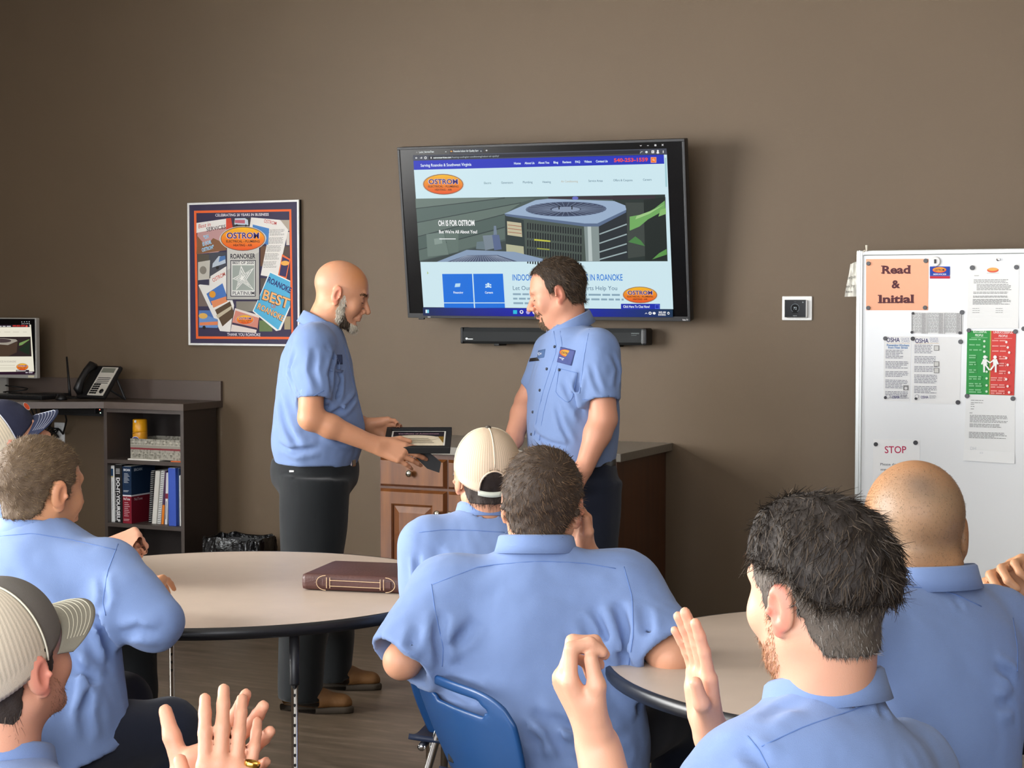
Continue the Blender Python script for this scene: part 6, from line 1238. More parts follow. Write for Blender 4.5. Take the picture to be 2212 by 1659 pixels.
S2.F.loft(rows, 0); lsh, lel, lwr = P(1294, 758, Z2-.16), P(1303, 905, Z2-.2), P(1262, 1010, Z2-.24); rsh, rel, rwr = P(1188, 758, Z2+.12), P(1140, 868, Z2+.13), P(1105, 955, Z2+.0)
S2.F.cone(P(1280, 752, Z2-.12), P(1200, 756, Z2+.1), .066, .058, .05)
S2.sleeve(lsh, lel, .735, .08, .07, .05); S2.sleeve(rsh, rel, .72, .062, .058, .05); S2.folds(9, .003, 14)
for c_, w_, d_ in (([(1255, 800), (1245, 850), (1262, 890)], .011, .007), ([(1215, 820), (1235, 860), (1260, 905)], .012, .006), ([(1200, 870), (1215, 920), (1235, 960)], .01, .004), ([(1320, 760), (1335, 800), (1330, 840)], .01, .005), ([(1275, 780), (1285, 820), (1300, 850)], .01, .004), ([(1150, 930), (1180, 955), (1230, 965)], .012, .005), ([(1320, 880), (1318, 920), (1310, 955)], .01, .006)): S2.crease(c_, w_, d_)
S2.F.cone(nb2-ZUP*.02, h2.p(0, -.02, -.06), .07, .07, 0., 'd'); p2.mesh('shirt', S2.F, M_SHIRT)
p2.seam(S2.F, [[(1196, 715), (1203, 755), (1188, 800), (1172, 850), (1160, 900), (1150, 965)], [(1210, 715), (1215, 752), (1200, 800), (1184, 850), (1172, 900), (1163, 965)], [(1275, 700), (1262, 770), (1252, 850)], [(1258, 862), (1295, 868), (1330, 860)]])
p2.collar(P(1231, 704, Z2), unit(ZUP+fd2*.32), fd2-ZUP*.3, .076, .084, .04, .05, .042, 14)
for x, y in ((1198, 749), (1181, 797), (1166, 843), (1151, 890), (1148, 938), (1208, 799)):
    q_ = S2.F.hit(x, y, .002)
    if q_ is not None: MB().lathe([(0, .0035), (.005, .003), (.0058, 0)], q_, 14, -FW).put('button', mat('dark_button', '3a4252', .3), p2.o, True)
pt_ = p2.decal(S2.F, [(1211, 749), (1243, 757), (1234, 790), (1203, 782)], 'company_patch', mat('navy_badge', '3f4a80', .8), 8, .0025)
q_ = S2.F.hit(1223, 765, .0065); u_ = unit(RT-UP*.25); fl = Flat(q_, u_, unit(np.cross(u_, FW)*-1 if False else UP+RT*.25), .0002); fl.n = -FW
fl.ell(0, .003, .026, .014, 'd86a44'); fl.ell(0, .004, .022, .011, 'e8b048'); fl.text(0, -.001, 'OSTROM', .008, '4a2a50', .02, .04, 'c'); fl.rect(-.022, -.02, .02, -.017, 'e0e4f0'); fl.rect(-.012, -.025, .01, -.0225, 'e0e4f0'); fl.put('badge_print', M_PRINT, p2.o)
p2.decal(S2.F, [(1163, 757), (1178, 754), (1175, 772), (1160, 775)], 'name_patch', mat('navy_name', '44608c', .8), 5); q_ = S2.F.hit(1169, 765, .005)
fl = Flat(q_-RT*.012, RT, UP, .0002); fl.n = -FW; fl.text(0, -.004, 'Dan', .009, 'e8ecf2', .01, .024, 'l', .2); fl.put('name_print', M_PRINT, p2.o)
p2.seam(S2.F, [[(1142, 782), (1165, 778)], [(1205, 795), (1225, 800), (1248, 806)], [(1207, 800), (1200, 850), (1225, 870), (1236, 862), (1247, 806)]])
p2.decal(S2.F, [(1145, 774), (1160, 772), (1165, 779), (1143, 781)], 'pen_case', M_BLACKP, 4, .006)
FA = Field([lsh, lel, lwr, P(1215, 1075, Z2-.26)], .0045, .06); arm(FA, lsh, lel, lwr, (.056, .052, .05, .034)); hand(FA, lwr, P(1225, 1070, Z2-.28)-lwr, RT*.6-FW*.7, -1, [(20, 25, 20)]*4, None, ((.8, .5, -.2), (.95, .2, -.1)), 1.08); p2.skin(FA)
FB = Field([rsh, rel, rwr, P(1060, 1000, Z2-.05)], .0045, .06); arm(FB, rsh, rel, rwr, (.054, .05, .047, .033)); hand(FB, rwr, P(1035, 985, Z2-.05)-rwr, FW*.9-RT*.2, -1, [(14, 18, 12)]*4, None, ((.8, .5, -.2), (.95, .1, -.1)), 1.08); p2.skin(FB)
Tc = Field([n_[0] for n_ in rows], .016, .22); Tc.loft([(a, u, w-.03, d-.03) for a, u, w, d in rows], 0); p2.skin(Tc)
F_ = Field([P(x, y, z) for x in (1160, 1340) for y in (965, 1560) for z in (Z2-.3, Z2+.3)], .012, .05); F_.loft([(P(1240, 985, Z2), la2, .175, .145), (P(1245, 1050, Z2), la2, .185, .155)], .0)
for s_ in (-1, 1):
    f_ = P(1248, 1300, Z2)*A_([1, 1, 0])+la2*.11*s_; F_.loft([(f_+ZUP*.05, la2, .075, .082), (f_+ZUP*.5, la2, .088, .1), (P(1246, 1120, Z2)+la2*.09*s_, la2, .105, .13), (P(1246, 1040, Z2)+la2*.08*s_, la2, .105, .14)], .03); shoe_(p2, f_, fd2, M_BLACKM)
n = waves(18, 7, 48, (1, 1, .5)); F_.warp(lambda p: .005*n(p), .04); F_.plane((0, 0, .035), (0, 0, -1)); F_.plane(P(1240, 990, Z2), ZUP); p2.mesh('trousers', F_, M_NAVY)
B_ = Field([P(x, y, z) for x in (1140, 1340) for y in (975, 1010) for z in (Z2-.3, Z2+.3)], .006, .03); B_.loft([(P(1240, 1014, Z2), la2, .182, .152), (P(1240, 990, Z2), la2, .182, .152)], 0); B_.plane(P(1240, 988, Z2), ZUP); B_.plane(P(1240, 1005, Z2), -ZUP); p2.mesh('belt', B_, M_BELT)
p2.done()
# ---------------------------------------------------------------- seated people
def torso(pts_rows, lat, S, k=0.): S.F.loft([(P(x, y, z), lat, w, d) for x, y, z, w, d in pts_rows], k)
def core(pn, pts_rows, lat):
    rows = [(P(x, y, z), lat, max(w-.035, .03), max(d-.035, .03)) for x, y, z, w, d in pts_rows]; Tc = Field([r[0] for r in rows], .018, .22); Tc.loft(rows, 0); pn.skin(Tc)
def head_field(h, nb, res=.0035): return Field([h.p(x, y, z) for x in (-.1, .1) for y in (-.13, .13) for z in (-.13, .13)]+[nb-.07, nb+.07], res, .012)
def down(l): return np.stack([l[:, 0]*1.2, l[:, 1]*.8-.03, -.06-np.clip(.09-l[:, 2], 0, .1)], 1)
def whorl(cx, cy, cz):
    def f(l):
        d = l-A_([cx, cy, cz]); t = np.stack([d[:, 1]*0-d[:, 2], d[:, 0]*0, d[:, 0]], 1); return d+t*.7+A_([0, 0, -.02])
    return f
# --- broad man in the middle, hand at his cheek
DH = [(.075, .1), (.07, .06), (.045, .05), (.04, .02), (.028, .01), (.022, -.02), (.012, -.024), (.008, .02), (-.026, .024), (-.034, -.01), (-.04, -.035), (-.06, -.062), (-.12, -.07), (-.14, .14), (.06, .15)]
zD = 4.02; pd_ = Person('seated broad man with short brown hair resting cheek on hand', P(1200, 1600, zD), 'd09878')
hD = head_frame(1171, 1090, zD, 8, 4, 3, 1.06); nD = P(1158, 1196, 4.0); FD = head_field(hD, nD); head(FD, hD, nD, (.058, .062)); pd_.skin(FD, ear_tint(hD, None, 'd08068'))
pd_.hair(hD, .011, DH, ('2c2017', '7a6046'), 9000, .016, .0006, whorl(.02, -.085, .075), .4, .45, 11, '3a2c20', (4, .004, 200), skin=FD)
rD = [(1225, 1740, 3.93, .19, .15), (1205, 1620, 3.95, .215, .16), (1172, 1510, 3.97, .228, .16), (1152, 1420, 3.98, .23, .152), (1158, 1330, 3.99, .222, .138), (1160, 1262, 4.0, .19, .115), (1158, 1212, 4.0, .115, .088), (1158, 1185, 4.0, .078, .074)]
SD = Shirt([P(x, y, z) for x in (810, 1490) for y in (1170, 1720) for z in (3.65, 4.25)], .0075); torso(rD, LAT, SD)
lsh, lel, lwr = P(968, 1296, 3.99), P(868, 1428, 3.9), P(905, 1420, 4.16); rsh, rel, rwr = P(1350, 1290, 4.0), P(1452, 1420, 3.87), P(1268, 1200, 4.14)
SD.F.cone(P(990, 1282, 4.0), P(1330, 1276, 4.01), .078, .078, .07)
SD.sleeve(lsh, P(866, 1432, 3.9), .99, .098, .084, .07); SD.sleeve(rsh, P(1453, 1424, 3.87), .93, .095, .082, .07); SD.folds(21, .0035, 13, (1, 1, .5))
for c_, w_, d_ in (([(955, 1320), (945, 1380), (955, 1440)], .014, .009), ([(1335, 1300), (1350, 1360), (1355, 1440)], .014, .01), ([(1280, 1310), (1310, 1370), (1335, 1420)], .012, .007), ([(1260, 1330), (1290, 1400), (1310, 1470)], .014, .006), ([(1150, 1540), (1220, 1570), (1310, 1585)], .016, .008), ([(1150, 1590), (1240, 1610), (1360, 1600)], .014, .007), ([(960, 1470), (1020, 1490), (1080, 1520)], .012, .005), ([(1350, 1450), (1355, 1490), (1385, 1530)], .014, .012), ([(1390, 1310), (1400, 1360), (1405, 1410)], .012, .005), ([(905, 1350), (890, 1390), (885, 1430)], .012, .005), ([(1180, 1630), (1280, 1640), (1370, 1625)], .013, .006), ([(960, 1400), (1000, 1375), (1030, 1340)], .014, .005), ([(1130, 1560), (1160, 1610), (1170, 1655)], .012, .006), ([(1150, 1530), (1200, 1590), (1230, 1655)], .012, .006)): SD.crease(c_, w_, d_)
SD.F.plane(P(1220, 1710, 3.93), -ZUP); SD.F.cone(nD-ZUP*.03, hD.p(0, -.02, -.05), .066, .066, 0., 'd'); pd_.mesh('shirt', SD.F, M_SHIRT)
pd_.seam(SD.F, [[(935, 1262), (1040, 1222), (1160, 1212), (1260, 1216), (1330, 1228)], [(932, 1262), (940, 1320), (958, 1400), (955, 1440)], [(1348, 1224), (1366, 1290), (1368, 1370), (1358, 1440)]])
pd_.collar(P(1158, 1190, 4.0), unit(ZUP+FH*.12), face_dir(4), .08, .08, .038, .042, .03)
FA = Field([lsh, lel, lwr, lwr+FH*.2], .005, .07); arm(FA, lsh, lel, lwr, (.055, .04, .041, .031)); hand(FA, lwr, FH+RT*.2, UP, -1, [(20, 25, 20)]*4); pd_.skin(FA)
FB = Field([rsh, rel, rwr, P(1230, 1080, 4.14)], .0045, .07); arm(FB, rsh, rel, rwr, (.055, .047, .046, .032)); hand(FB, P(1262, 1192, 4.14), P(1250, 1100, 4.12)-P(1262, 1192, 4.14), RT*.75+FW*.5-UP*.1, 1, [(30, 35, 25), (32, 38, 25), (35, 40, 25), (38, 42, 30)], None, ((.75, .6, -.15), (.95, .15, -.2)), 1.02); pd_.skin(FB)
core(pd_, rD, LAT); cD = P(1022, 1500, 3.83); fD = face_dir(58); sD = A_([*(cD+fD*.245)[:2], 0])
hipD = P(1225, 1700, 4.02); hipD[2] = .52; seated(pd_, hipD, [A_([*(hipD+face_dir(42)*.42)[:2], .52]), A_([*(hipD+face_dir(15)*.42)[:2], .52])], M_NAVY); pd_.done()
chair(sD, 58, 'blue shell chair with handle slot, seat of broad man')
# --- man in the open backed mesh cap
zE = 4.62; pe = Person('seated man in beige mesh cap with strap opening', P(1050, 1300, zE), 'd09878')
hE = head_frame(1053, 1030, zE, -10, -3, 0, 1.0); nE = P(1048, 1120, zE); FE = head_field(hE, nE); head(FE, hE, nE, (.055, .058)); pe.skin(FE, ear_tint(hE, None, 'd08068'))
pe.hair(hE, .005, [(.06, .1), (.02, .0), (.008, -.01), (-.03, .0), (-.03, -.045), (-.045, -.064), (-.12, -.06), (-.13, .12), (.05, .12)], ('221812', '4a3626'), 3500, .024, .0006, lambda l: np.stack([l[:, 0]*0, l[:, 1]*0, -1+0*l[:, 2]], 1), .1, .2, 5, '2c2018', keep=lambda l: l[:, 2] < -.035)
pe.cap(hE, '4a443c', 'd6bfa4', '4a443c', True, 'd8ccb4', (.035, -.032))
rE = [(1045, 1420, 4.5, .175, .13), (1040, 1300, 4.55, .19, .135), (1043, 1210, 4.6, .19, .12), (1048, 1150, 4.63, .15, .095), (1050, 1110, 4.65, .075, .07)]
SE = Shirt([P(x, y, z) for x in (860, 1210) for y in (1090, 1420) for z in (4.3, 4.85)], .0075); torso(rE, LAT, SE)
lsh, lel, lwr = P(918, 1180, 4.58), P(915, 1305, 4.62), P(925, 1330, 4.9); rsh, rel = P(1180, 1180, 4.6), P(1190, 1330, 4.65)
SE.F.cone(P(935, 1168, 4.6), P(1160, 1168, 4.62), .06, .06, .05); SE.sleeve(lsh, lel, .85, .072, .062, .05); SE.sleeve(rsh, rel, .8, .07, .06, .05); SE.folds(31, .0025, 15)
for c_, w_, d_ in (([(900, 1200), (905, 1240), (900, 1275)], .01, .006), ([(940, 1190), (960, 1215), (1000, 1230)], .014, .004)): SE.crease(c_, w_, d_)
SE.F.cone(nE-ZUP*.03, hE.p(0, -.02, -.05), .06, .06, 0, 'd'); pe.mesh('shirt', SE.F, M_SHIRT); pe.seam(SE.F, [[(905, 1150), (960, 1144), (1030, 1146), (1090, 1150)]])
pe.collar(P(1049, 1112, zE+.02), unit(ZUP+FH*.15), face_dir(-8), .068, .07, .036, .04, .03)
FA = Field([lsh, lel, lwr, lwr+FH*.2], .006, .07); arm(FA, lsh, lel, lwr); hand(FA, lwr, FH, UP, -1); pe.skin(FA); FA = Field([rsh, rel, P(1130, 1330, 4.9)], .006, .07); arm(FA, rsh, rel, P(1130, 1330, 4.9)); hand(FA, P(1130, 1330, 4.9), FH, UP, 1); pe.skin(FA); core(pe, rE, LAT)
hipE = P(1088, 1500, 4.5); hipE[2] = .56; fE = face_dir(8); seated(pe, hipE, [hipE+fE*.42+np.cross(fE, ZUP)*.1-ZUP*.03, hipE+fE*.42-np.cross(fE, ZUP)*.1-ZUP*.03], M_NAVY); pe.done()
psiE = math.degrees(math.atan2(fE@RT, fE@FH)); chair(hipE+fE*.02, psiE, 'blue shell chair under man in open backed mesh cap')
# --- man with cropped brown hair, elbow on the round table
zA = 4.1; pa = Person('seated man with cropped brown hair leaning elbow on table', P(90, 1600, zA), 'c99068')
hA = head_frame(86, 1056, 4.15, 36, 2, 0, 1.05); nA = P(78, 1166, 4.15); FA_ = head_field(hA, nA); head(FA_, hA, nA, (.062, .066)); pa.skin(FA_, ear_tint(hA, None, 'cf8866'))
pa.hair(hA, .006, DH, ('4a3a28', '8a7250'), 9000, .012, .0005, whorl(.0, -.09, .06), .55, .5, 13, '5a4732', (6, .003, 220), skin=FA_)
rA = [(115, 1690, 3.98, .19, .15), (100, 1560, 4.0, .2, .15), (85, 1450, 4.04, .2, .145), (70, 1330, 4.08, .205, .135), (62, 1230, 4.12, .2, .12), (66, 1170, 4.14, .14, .095), (74, 1130, 4.15, .08, .072)]
latA = np.cross(face_dir(18), ZUP); SA = Shirt([P(x, y, z) for x in (-190, 400) for y in (1100, 1680) for z in (3.75, 4.45)], .0075); torso(rA, latA, SA)
rsh, rel, rwr = P(248, 1238, 4.05), P(345, 1344, 3.98), P(318, 1275, 4.35); lsh, lel = P(-125, 1240, 4.2), P(-170, 1380, 4.3)
SA.F.cone(P(-90, 1232, 4.18), P(215, 1240, 4.08), .073, .07, .06); SA.F.cone(P(240, 1248, 4.05), P(340, 1340, 3.98), .083, .062, .05); SA.sleeve(lsh, lel, .8, .08, .07, .05); SA.F.cone(P(262, 1295, 4.0), P(320, 1352, 3.98), .07, .05, .05); SA.folds(41, .003, 13)
for c_, w_, d_ in (([(205, 1330), (225, 1350), (240, 1420)], .012, .012), ([(220, 1240), (228, 1290), (215, 1325)], .01, .004), ([(260, 1370), (300, 1362), (345, 1370)], .012, .006), ([(130, 1420), (170, 1450), (215, 1480)], .014, .007), ([(160, 1380), (150, 1460), (140, 1560)], .014, .006), ([(190, 1460), (180, 1540), (190, 1600)], .012, .007), ([(60, 1300), (120, 1330), (200, 1345)], .016, .004)): SA.crease(c_, w_, d_)
SA.F.plane(P(120, 1655, 3.98), -ZUP+RT*.35); SA.F.cone(nA-ZUP*.03, hA.p(0, -.02, -.05), .068, .068, 0, 'd'); pa.mesh('shirt', SA.F, M_SHIRT)
pa.seam(SA.F, [[(0, 1158), (70, 1152), (150, 1165), (252, 1188)], [(255, 1175), (232, 1235), (222, 1300), (228, 1330)]])
pa.collar(P(77, 1158, 4.15), unit(ZUP+face_dir(25)*.2), face_dir(30), .08, .08, .036, .042, .03)
FB = Field([rsh, rel, rwr, P(345, 1240, 4.5)], .005, .06); arm(FB, rsh, rel, rwr, (.05, .04, .04, .03)); hand(FB, rwr, P(338, 1245, 4.5)-rwr, UP-RT*.3, 1, [(20, 25, 20)]*4); pa.skin(FB)
FB = Field([lsh, lel, P(-90, 1330, 4.5)], .006, .06); arm(FB, lsh, lel, P(-90, 1330, 4.5)); hand(FB, P(-90, 1330, 4.5), RT+FH, UP, -1); pa.skin(FB); core(pa, rA, latA)
hipA = P(110, 1650, 4.0); hipA[2] = .55; k1_ = P(365, 1580, 4.12); seated(pa, hipA, [k1_, hipA+face_dir(10)*.42-ZUP*.02], M_NAVY, r=.095); pa.done()
chair(hipA, 30, 'blue shell chair under man leaning elbow on table')
# --- man in the navy front cap at the far side of the table
zB = 5.25; pb = Person('seated man in navy front mesh cap beside desk', P(-20, 1150, zB), 'd8a084')
hB = head_frame(14, 958, zB, 58, -27, 0, 1.05); nB = P(-4, 1032, zB); FB_ = head_field(hB, nB); head(FB_, hB, nB, (.06, .064)); pb.skin(FB_, ear_tint(hB, None, 'd07a68'))
pb.hair(hB, .003, [(.0, .05), (-.02, .0), (-.03, -.04), (-.12, -.05), (-.12, .1)], ('6a5238', '9a8060'), 500, .008, .0004, down, .3, .3, 6, '8a7054')
pb.cap(hB, '20243c', 'd8cbb0', '2a3350', False, 'c4c8d4', (.032, -.03))
q_ = hB.p(.045, .088, .075); nn_ = unit(hB.r*.5+hB.f+hB.u*.35); u_ = unit(np.cross(hB.u, nn_)); fl = Flat(q_+nn_*.004, u_, np.cross(nn_, u_), .0003); fl.ell(0, 0, .024, .014, 'd8d8d8'); fl.ell(0, 0, .022, .012, 'e0582c'); fl.put('cap_badge', M_PRINT, pb.o)
rB = [(-40, 1330, 5.15, .18, .13), (-30, 1200, 5.2, .2, .14), (-20, 1100, 5.24, .2, .125), (-12, 1050, 5.26, .14, .1), (-8, 1015, 5.27, .08, .075)]
latB = np.cross(face_dir(55), ZUP); SB = Shirt([P(x, y, z) for x in (-240, 140) for y in (1000, 1330) for z in (4.85, 5.6)], .009); torso(rB, latB, SB)
rsh, rel, rwr = P(60, 1095, 5.05), P(110, 1260, 4.95), P(226, 1190, 4.95); SB.F.cone(P(-10, 1085, 5.1), P(-30, 1085, 5.4), .07, .07, .05); SB.sleeve(rsh, rel, .75, .076, .066, .05); SB.folds(51, .003, 14); SB.F.cone(nB-ZUP*.03, hB.p(0, -.02, -.05), .066, .066, 0, 'd'); pb.mesh('shirt', SB.F, M_SHIRT); pb.collar(P(-8, 1022, zB+.01), unit(ZUP+face_dir(55)*.15), face_dir(58), .074, .076, .036, .042, .03)
FB = Field([rsh, rel, rwr, P(320, 1170, 5.1)], .0045, .06); arm(FB, rsh, rel, rwr); hand(FB, rwr, P(300, 1163, 4.97)-rwr, UP*.75-FW*.65, 1, [(78, 95, 60), (80, 98, 60), (82, 98, 60), (84, 98, 60)], (1, 0, -1, -2), ((.8, .3, -.5), (.6, -.5, -.5)), 1.1); pb.skin(FB)
FB = Field([P(-70, 1100, 5.4), P(-120, 1220, 5.35), P(-20, 1150, 5.15), P(10, 1100, 5.0)], .0055, .06); arm(FB, P(-70, 1100, 5.4), P(-120, 1220, 5.35), P(-40, 1150, 5.12)); hand(FB, P(-40, 1150, 5.12), P(6, 1112, 5.05)-P(-40, 1150, 5.12), -FW, -1, [(20, 25, 20)]*4); pb.skin(FB); core(pb, rB, latB)
hipB = P(-30, 1350, 5.17); hipB[2] = .56; seated(pb, hipB, [hipB+face_dir(62)*.42-ZUP*.02+face_dir(-28)*.1, hipB+face_dir(62)*.42-ZUP*.02-face_dir(-28)*.12], M_BLK); pb.done(); chair(hipB-face_dir(62)*.02, 62, 'blue shell chair under man in navy front cap')
# --- clapping man in the pale mesh cap, close by
zC = 2.65; pcn = Person('clapping man in grey and beige mesh cap with wedding ring', P(-20, 1900, zC), 'cf967a')
hC = head_frame(6, 1430, zC, 30, -17, 0, 1.02); nC = P(-2, 1610, zC); FC_ = head_field(hC, nC, .003); head(FC_, hC, nC, (.058, .062)); pcn.skin(FC_, ear_tint(hC, None, 'd87a6c'))
pcn.hair(hC, .008, [(.03, .05), (.026, -.02), (.014, -.03), (.008, .0), (-.03, .0), (-.034, -.04), (-.045, -.085), (-.12, -.085), (-.13, .1)], ('2a201a', '6a5a4c'), 5000, .022, .00045, lambda l: np.stack([l[:, 0]*0, l[:, 1]*0-.2, -1+0*l[:, 2]], 1), .2, .3, 7, '30261e', keep=lambda l: l[:, 2] < -.045)
pcn.stubble(FC_, hC, lambda l: (poly_sd([(.035, -.03), (.05, -.06), (.11, -.06), (.11, -.125), (.04, -.125), (.015, -.09), (.012, -.03)], l[:, 1], l[:, 2]) < 0), ('6a4a34', '9a765a'), 1800, .008, 'beard', .0004, (0, .3, -1), .3, .4)
pcn.cap(hC, '6a6660', 'c9bda8', '8a8678', False, 'd4d0bc', (.036, -.034), brim_len=.078)
rC = [(-30, 2000, 2.6, .19, .13), (-20, 1820, 2.62, .2, .13), (-10, 1720, 2.65, .17, .11), (-4, 1660, 2.67, .1, .085), (-2, 1625, 2.68, .078, .072)]
latC = np.cross(face_dir(38), ZUP); SC = Shirt([P(x, y, z) for x in (-330, 330) for y in (1600, 2000) for z in (2.3, 3.0)], .007); torso(rC, latC, SC)
rsh, rel, rwr = P(190, 1800, 2.5), P(330, 2030, 2.35), P(478, 1820, 2.3); lsh, lel, lwr = P(-120, 1790, 2.85), P(150, 2000, 2.75), P(392, 1722, 2.42)
SC.F.cone(P(-160, 1790, 2.8), P(150, 1790, 2.55), .068, .072, .05); SC.sleeve(rsh, rel, .75, .078, .07, .05); SC.sleeve(lsh, lel, .75, .078, .07, .05); SC.folds(61, .0025, 15); SC.F.cone(nC-ZUP*.03, hC.p(0, -.02, -.05), .064, .064, 0, 'd'); pcn.mesh('shirt', SC.F, M_SHIRT)
pcn.collar(P(-2, 1640, zC+.02), unit(ZUP+face_dir(30)*.12), face_dir(32), .073, .075, .04, .045, .03)
FB = Field([lsh, lel, lwr, P(615, 1460, 2.4)], .0042, .05); arm(FB, lsh, lel, lwr, (.05, .045, .042, .029))
hand(FB, lwr, P(560, 1580, 2.38)-lwr, FW*.85-UP*.35, -1, [(8, 12, 10), (8, 12, 10), (8, 14, 10), (10, 16, 10)], (9, 3, -4, -12), ((.3, .95, -.1), (.25, .95, .1)), 1.08); pcn.skin(FB)
FB = Field([rsh, rel, rwr, P(500, 1470, 2.25), P(400, 1500, 2.3)], .0036, .05); arm(FB, rsh, rel, rwr, (.05, .045, .042, .03))
tp = hand(FB, P(482, 1806, 2.29), P(496, 1600, 2.3)-P(482, 1806, 2.29), -FW*.9-UP*.15+RT*.15, 1, [(12, 14, 10), (12, 14, 10), (14, 16, 10), (18, 18, 12)], (4, 1, -2, -6), ((.6, .55, -.5), (.85, .3, -.4)), 1.04); pcn.skin(FB)
core(pcn, rC, latC)
rg = P(545, 1650, 2.285); MB().lathe([(.0104, -.003), (.0112, 0), (.0104, .003)], rg, 24, unit(UP+RT*.25), cap=False).put('ring', mat('gold_ring', 'd8a850', .25, 1.), pcn.o, True)
wa = lwr+(lel-lwr)*.1; MB().lathe([(.034, -.012), (.036, 0), (.034, .012)], wa, 30, unit(lel-lwr), cap=False).lathe([(.0, -.001), (.018, 0), (.018, .008), (0, .009)], wa+unit(-FW+UP*.3)*.033, 24, unit(-FW+UP*.3)).put('wrist_watch', mat('watch_olive', '3a4038', .5), pcn.o, True)
hipC = P(-30, 2100, 2.6); hipC[2] = .55; seated(pcn, hipC, [hipC+face_dir(38)*.42-ZUP*.02+face_dir(-52)*.1, hipC+face_dir(38)*.42-ZUP*.02-face_dir(-52)*.1], M_NAVY); pcn.done(); chair(hipC, 38, 'blue shell chair under clapping man in pale cap')
# --- clapping man with wavy dark hair, close by
zF = 2.5; pf_ = Person('clapping man with wavy dark hair and clipped sides', P(1770, 1900, zF), 'd6a084')
hF = head_frame(1768, 1282, zF, -36, 0, -2, 1.08); nF = P(1785, 1480, zF+.01); FF = head_field(hF, nF, .003); head(FF, hF, nF, (.062, .066)); pf_.skin(FF, ear_tint(hF, None, 'e0665a'))
FH_ = [(.085, .1), (.08, .07), (.055, .055), (.045, .02), (.03, .01), (.024, -.03), (.012, -.024), (.008, .022), (-.026, .026), (-.034, -.01), (-.04, -.035), (-.06, -.068), (-.12, -.076), (-.14, .16), (.07, .17)]
pf_.hair(hF, .005, FH_, ('38322c', '9a948c'), 14000, .011, .0005, down, .35, .35, 17, '5c5248', (7, .002, 220), skin=FF)
FT_ = [(.095, .09), (.075, .055), (.03, .05), (-.03, .04), (-.07, .0), (-.13, .0), (-.14, .18), (.08, .18)]
hh_ = pf_.hair(hF, .015, FT_, ('1c1612', '54483c'), 9000, .026, .0009, lambda l: np.stack([l[:, 0]*1.2+.03*np.sin(l[:, 2]*140+l[:, 1]*90), -.03+l[:, 1]*.0, -.03-.5*np.clip(.1-l[:, 2], 0, .2)], 1), .07, .45, 19, '231b15', (8, .006, 210), .004, keep=lambda l: l[:, 1] < .075)
pf_.stubble(FF, hF, lambda l: (poly_sd([(.03, -.02), (.035, -.055), (.07, -.075), (.11, -.055), (.11, -.125), (.04, -.125), (.014, -.09), (.01, -.02)], l[:, 1], l[:, 2]) < 0), ('7a4e30', 'b07c50'), 2600, .012, 'beard', .0005, (0, .3, -1), .4, .4)
rF = [(1765, 2000, 2.45, .2, .14), (1765, 1830, 2.46, .208, .14), (1768, 1700, 2.48, .205, .13), (1775, 1600, 2.5, .17, .11), (1782, 1535, 2.52, .1, .085), (1786, 1490, 2.53, .078, .074)]
latF = np.cross(face_dir(-24), ZUP); SF = Shirt([P(x, y, z) for x in (1400, 2120) for y in (1440, 2000) for z in (2.15, 2.85)], .007); torso(rF, latF, SF)
lsh, lel, lwr = P(1596, 1750, 2.43), P(1370, 1930, 2.3), P(1290, 1612, 2.38); rsh, rel, rwr = P(1965, 1690, 2.62), P(1830, 1930, 2.85), P(1542, 1590, 2.72)
SF.F.cone(P(1628, 1682, 2.45), P(1950, 1650, 2.6), .062, .064, .05); SF.sleeve(lsh, lel, .8, .072, .068, .05); SF.sleeve(rsh, rel, .75, .076, .066, .05); SF.folds(71, .0025, 15)
for c_, w_, d_ in (([(1640, 1560), (1690, 1530), (1740, 1520)], .012, .004), ([(1880, 1490), (1900, 1520), (1910, 1550)], .008, .005), ([(1600, 1620), (1640, 1640), (1660, 1659)], .012, .005)): SF.crease(c_, w_, d_)
SF.F.cone(nF-ZUP*.03, hF.p(0, -.02, -.05), .06, .06, 0, 'd'); pf_.mesh('shirt', SF.F, M_SHIRT); pf_.seam(SF.F, [[(1645, 1612), (1740, 1568), (1860, 1528), (1968, 1482)], [(1615, 1590), (1640, 1620), (1660, 1659)]], .001)
pf_.collar(P(1784, 1510, zF+.03), unit(ZUP+face_dir(-30)*.16), face_dir(-34), .08, .081, .042, .046, .04)
FB = Field([lsh, lel, lwr, P(1250, 1390, 2.36)], .0036, .045); arm(FB, lsh, lel, lwr, (.05, .046, .042, .031))
hand(FB, P(1285, 1590, 2.38), P(1222, 1470, 2.37)-P(1285, 1590, 2.38), -RT*.9-FW*.25-UP*.4, -1, [(30, 75, 50), (42, 78, 52), (50, 80, 55), (55, 82, 55)], (0, 0, 0, -1), ((.93, .34, -.4), (.97, -.1, -.3)), 1.06); pf_.skin(FB)
FB = Field([rsh, rel, rwr, P(1480, 1290, 2.68)], .0036, .05); arm(FB, rsh, rel, rwr, (.05, .046, .042, .031))
hand(FB, P(1532, 1575, 2.72), P(1494, 1330, 2.68)-P(1532, 1575, 2.72), RT*.95+FW*.32, 1, [(2, 5, 4), (4, 6, 5), (6, 7, 5), (9, 8, 6)], (0, 0, 0, 0), ((.8, .5, -.35), (.97, .1, -.15)), 1.08); pf_.skin(FB); core(pf_, rF, latF)
hipF = P(1765, 2150, 2.45); hipF[2] = .55; seated(pf_, hipF, [hipF+face_dir(-28)*.4-ZUP*.02+face_dir(62)*.1, hipF+face_dir(-28)*.4-ZUP*.02-face_dir(62)*.1], M_NAVY); pf_.done(); chair(hipF, -26, 'blue shell chair under clapping man with wavy hair')
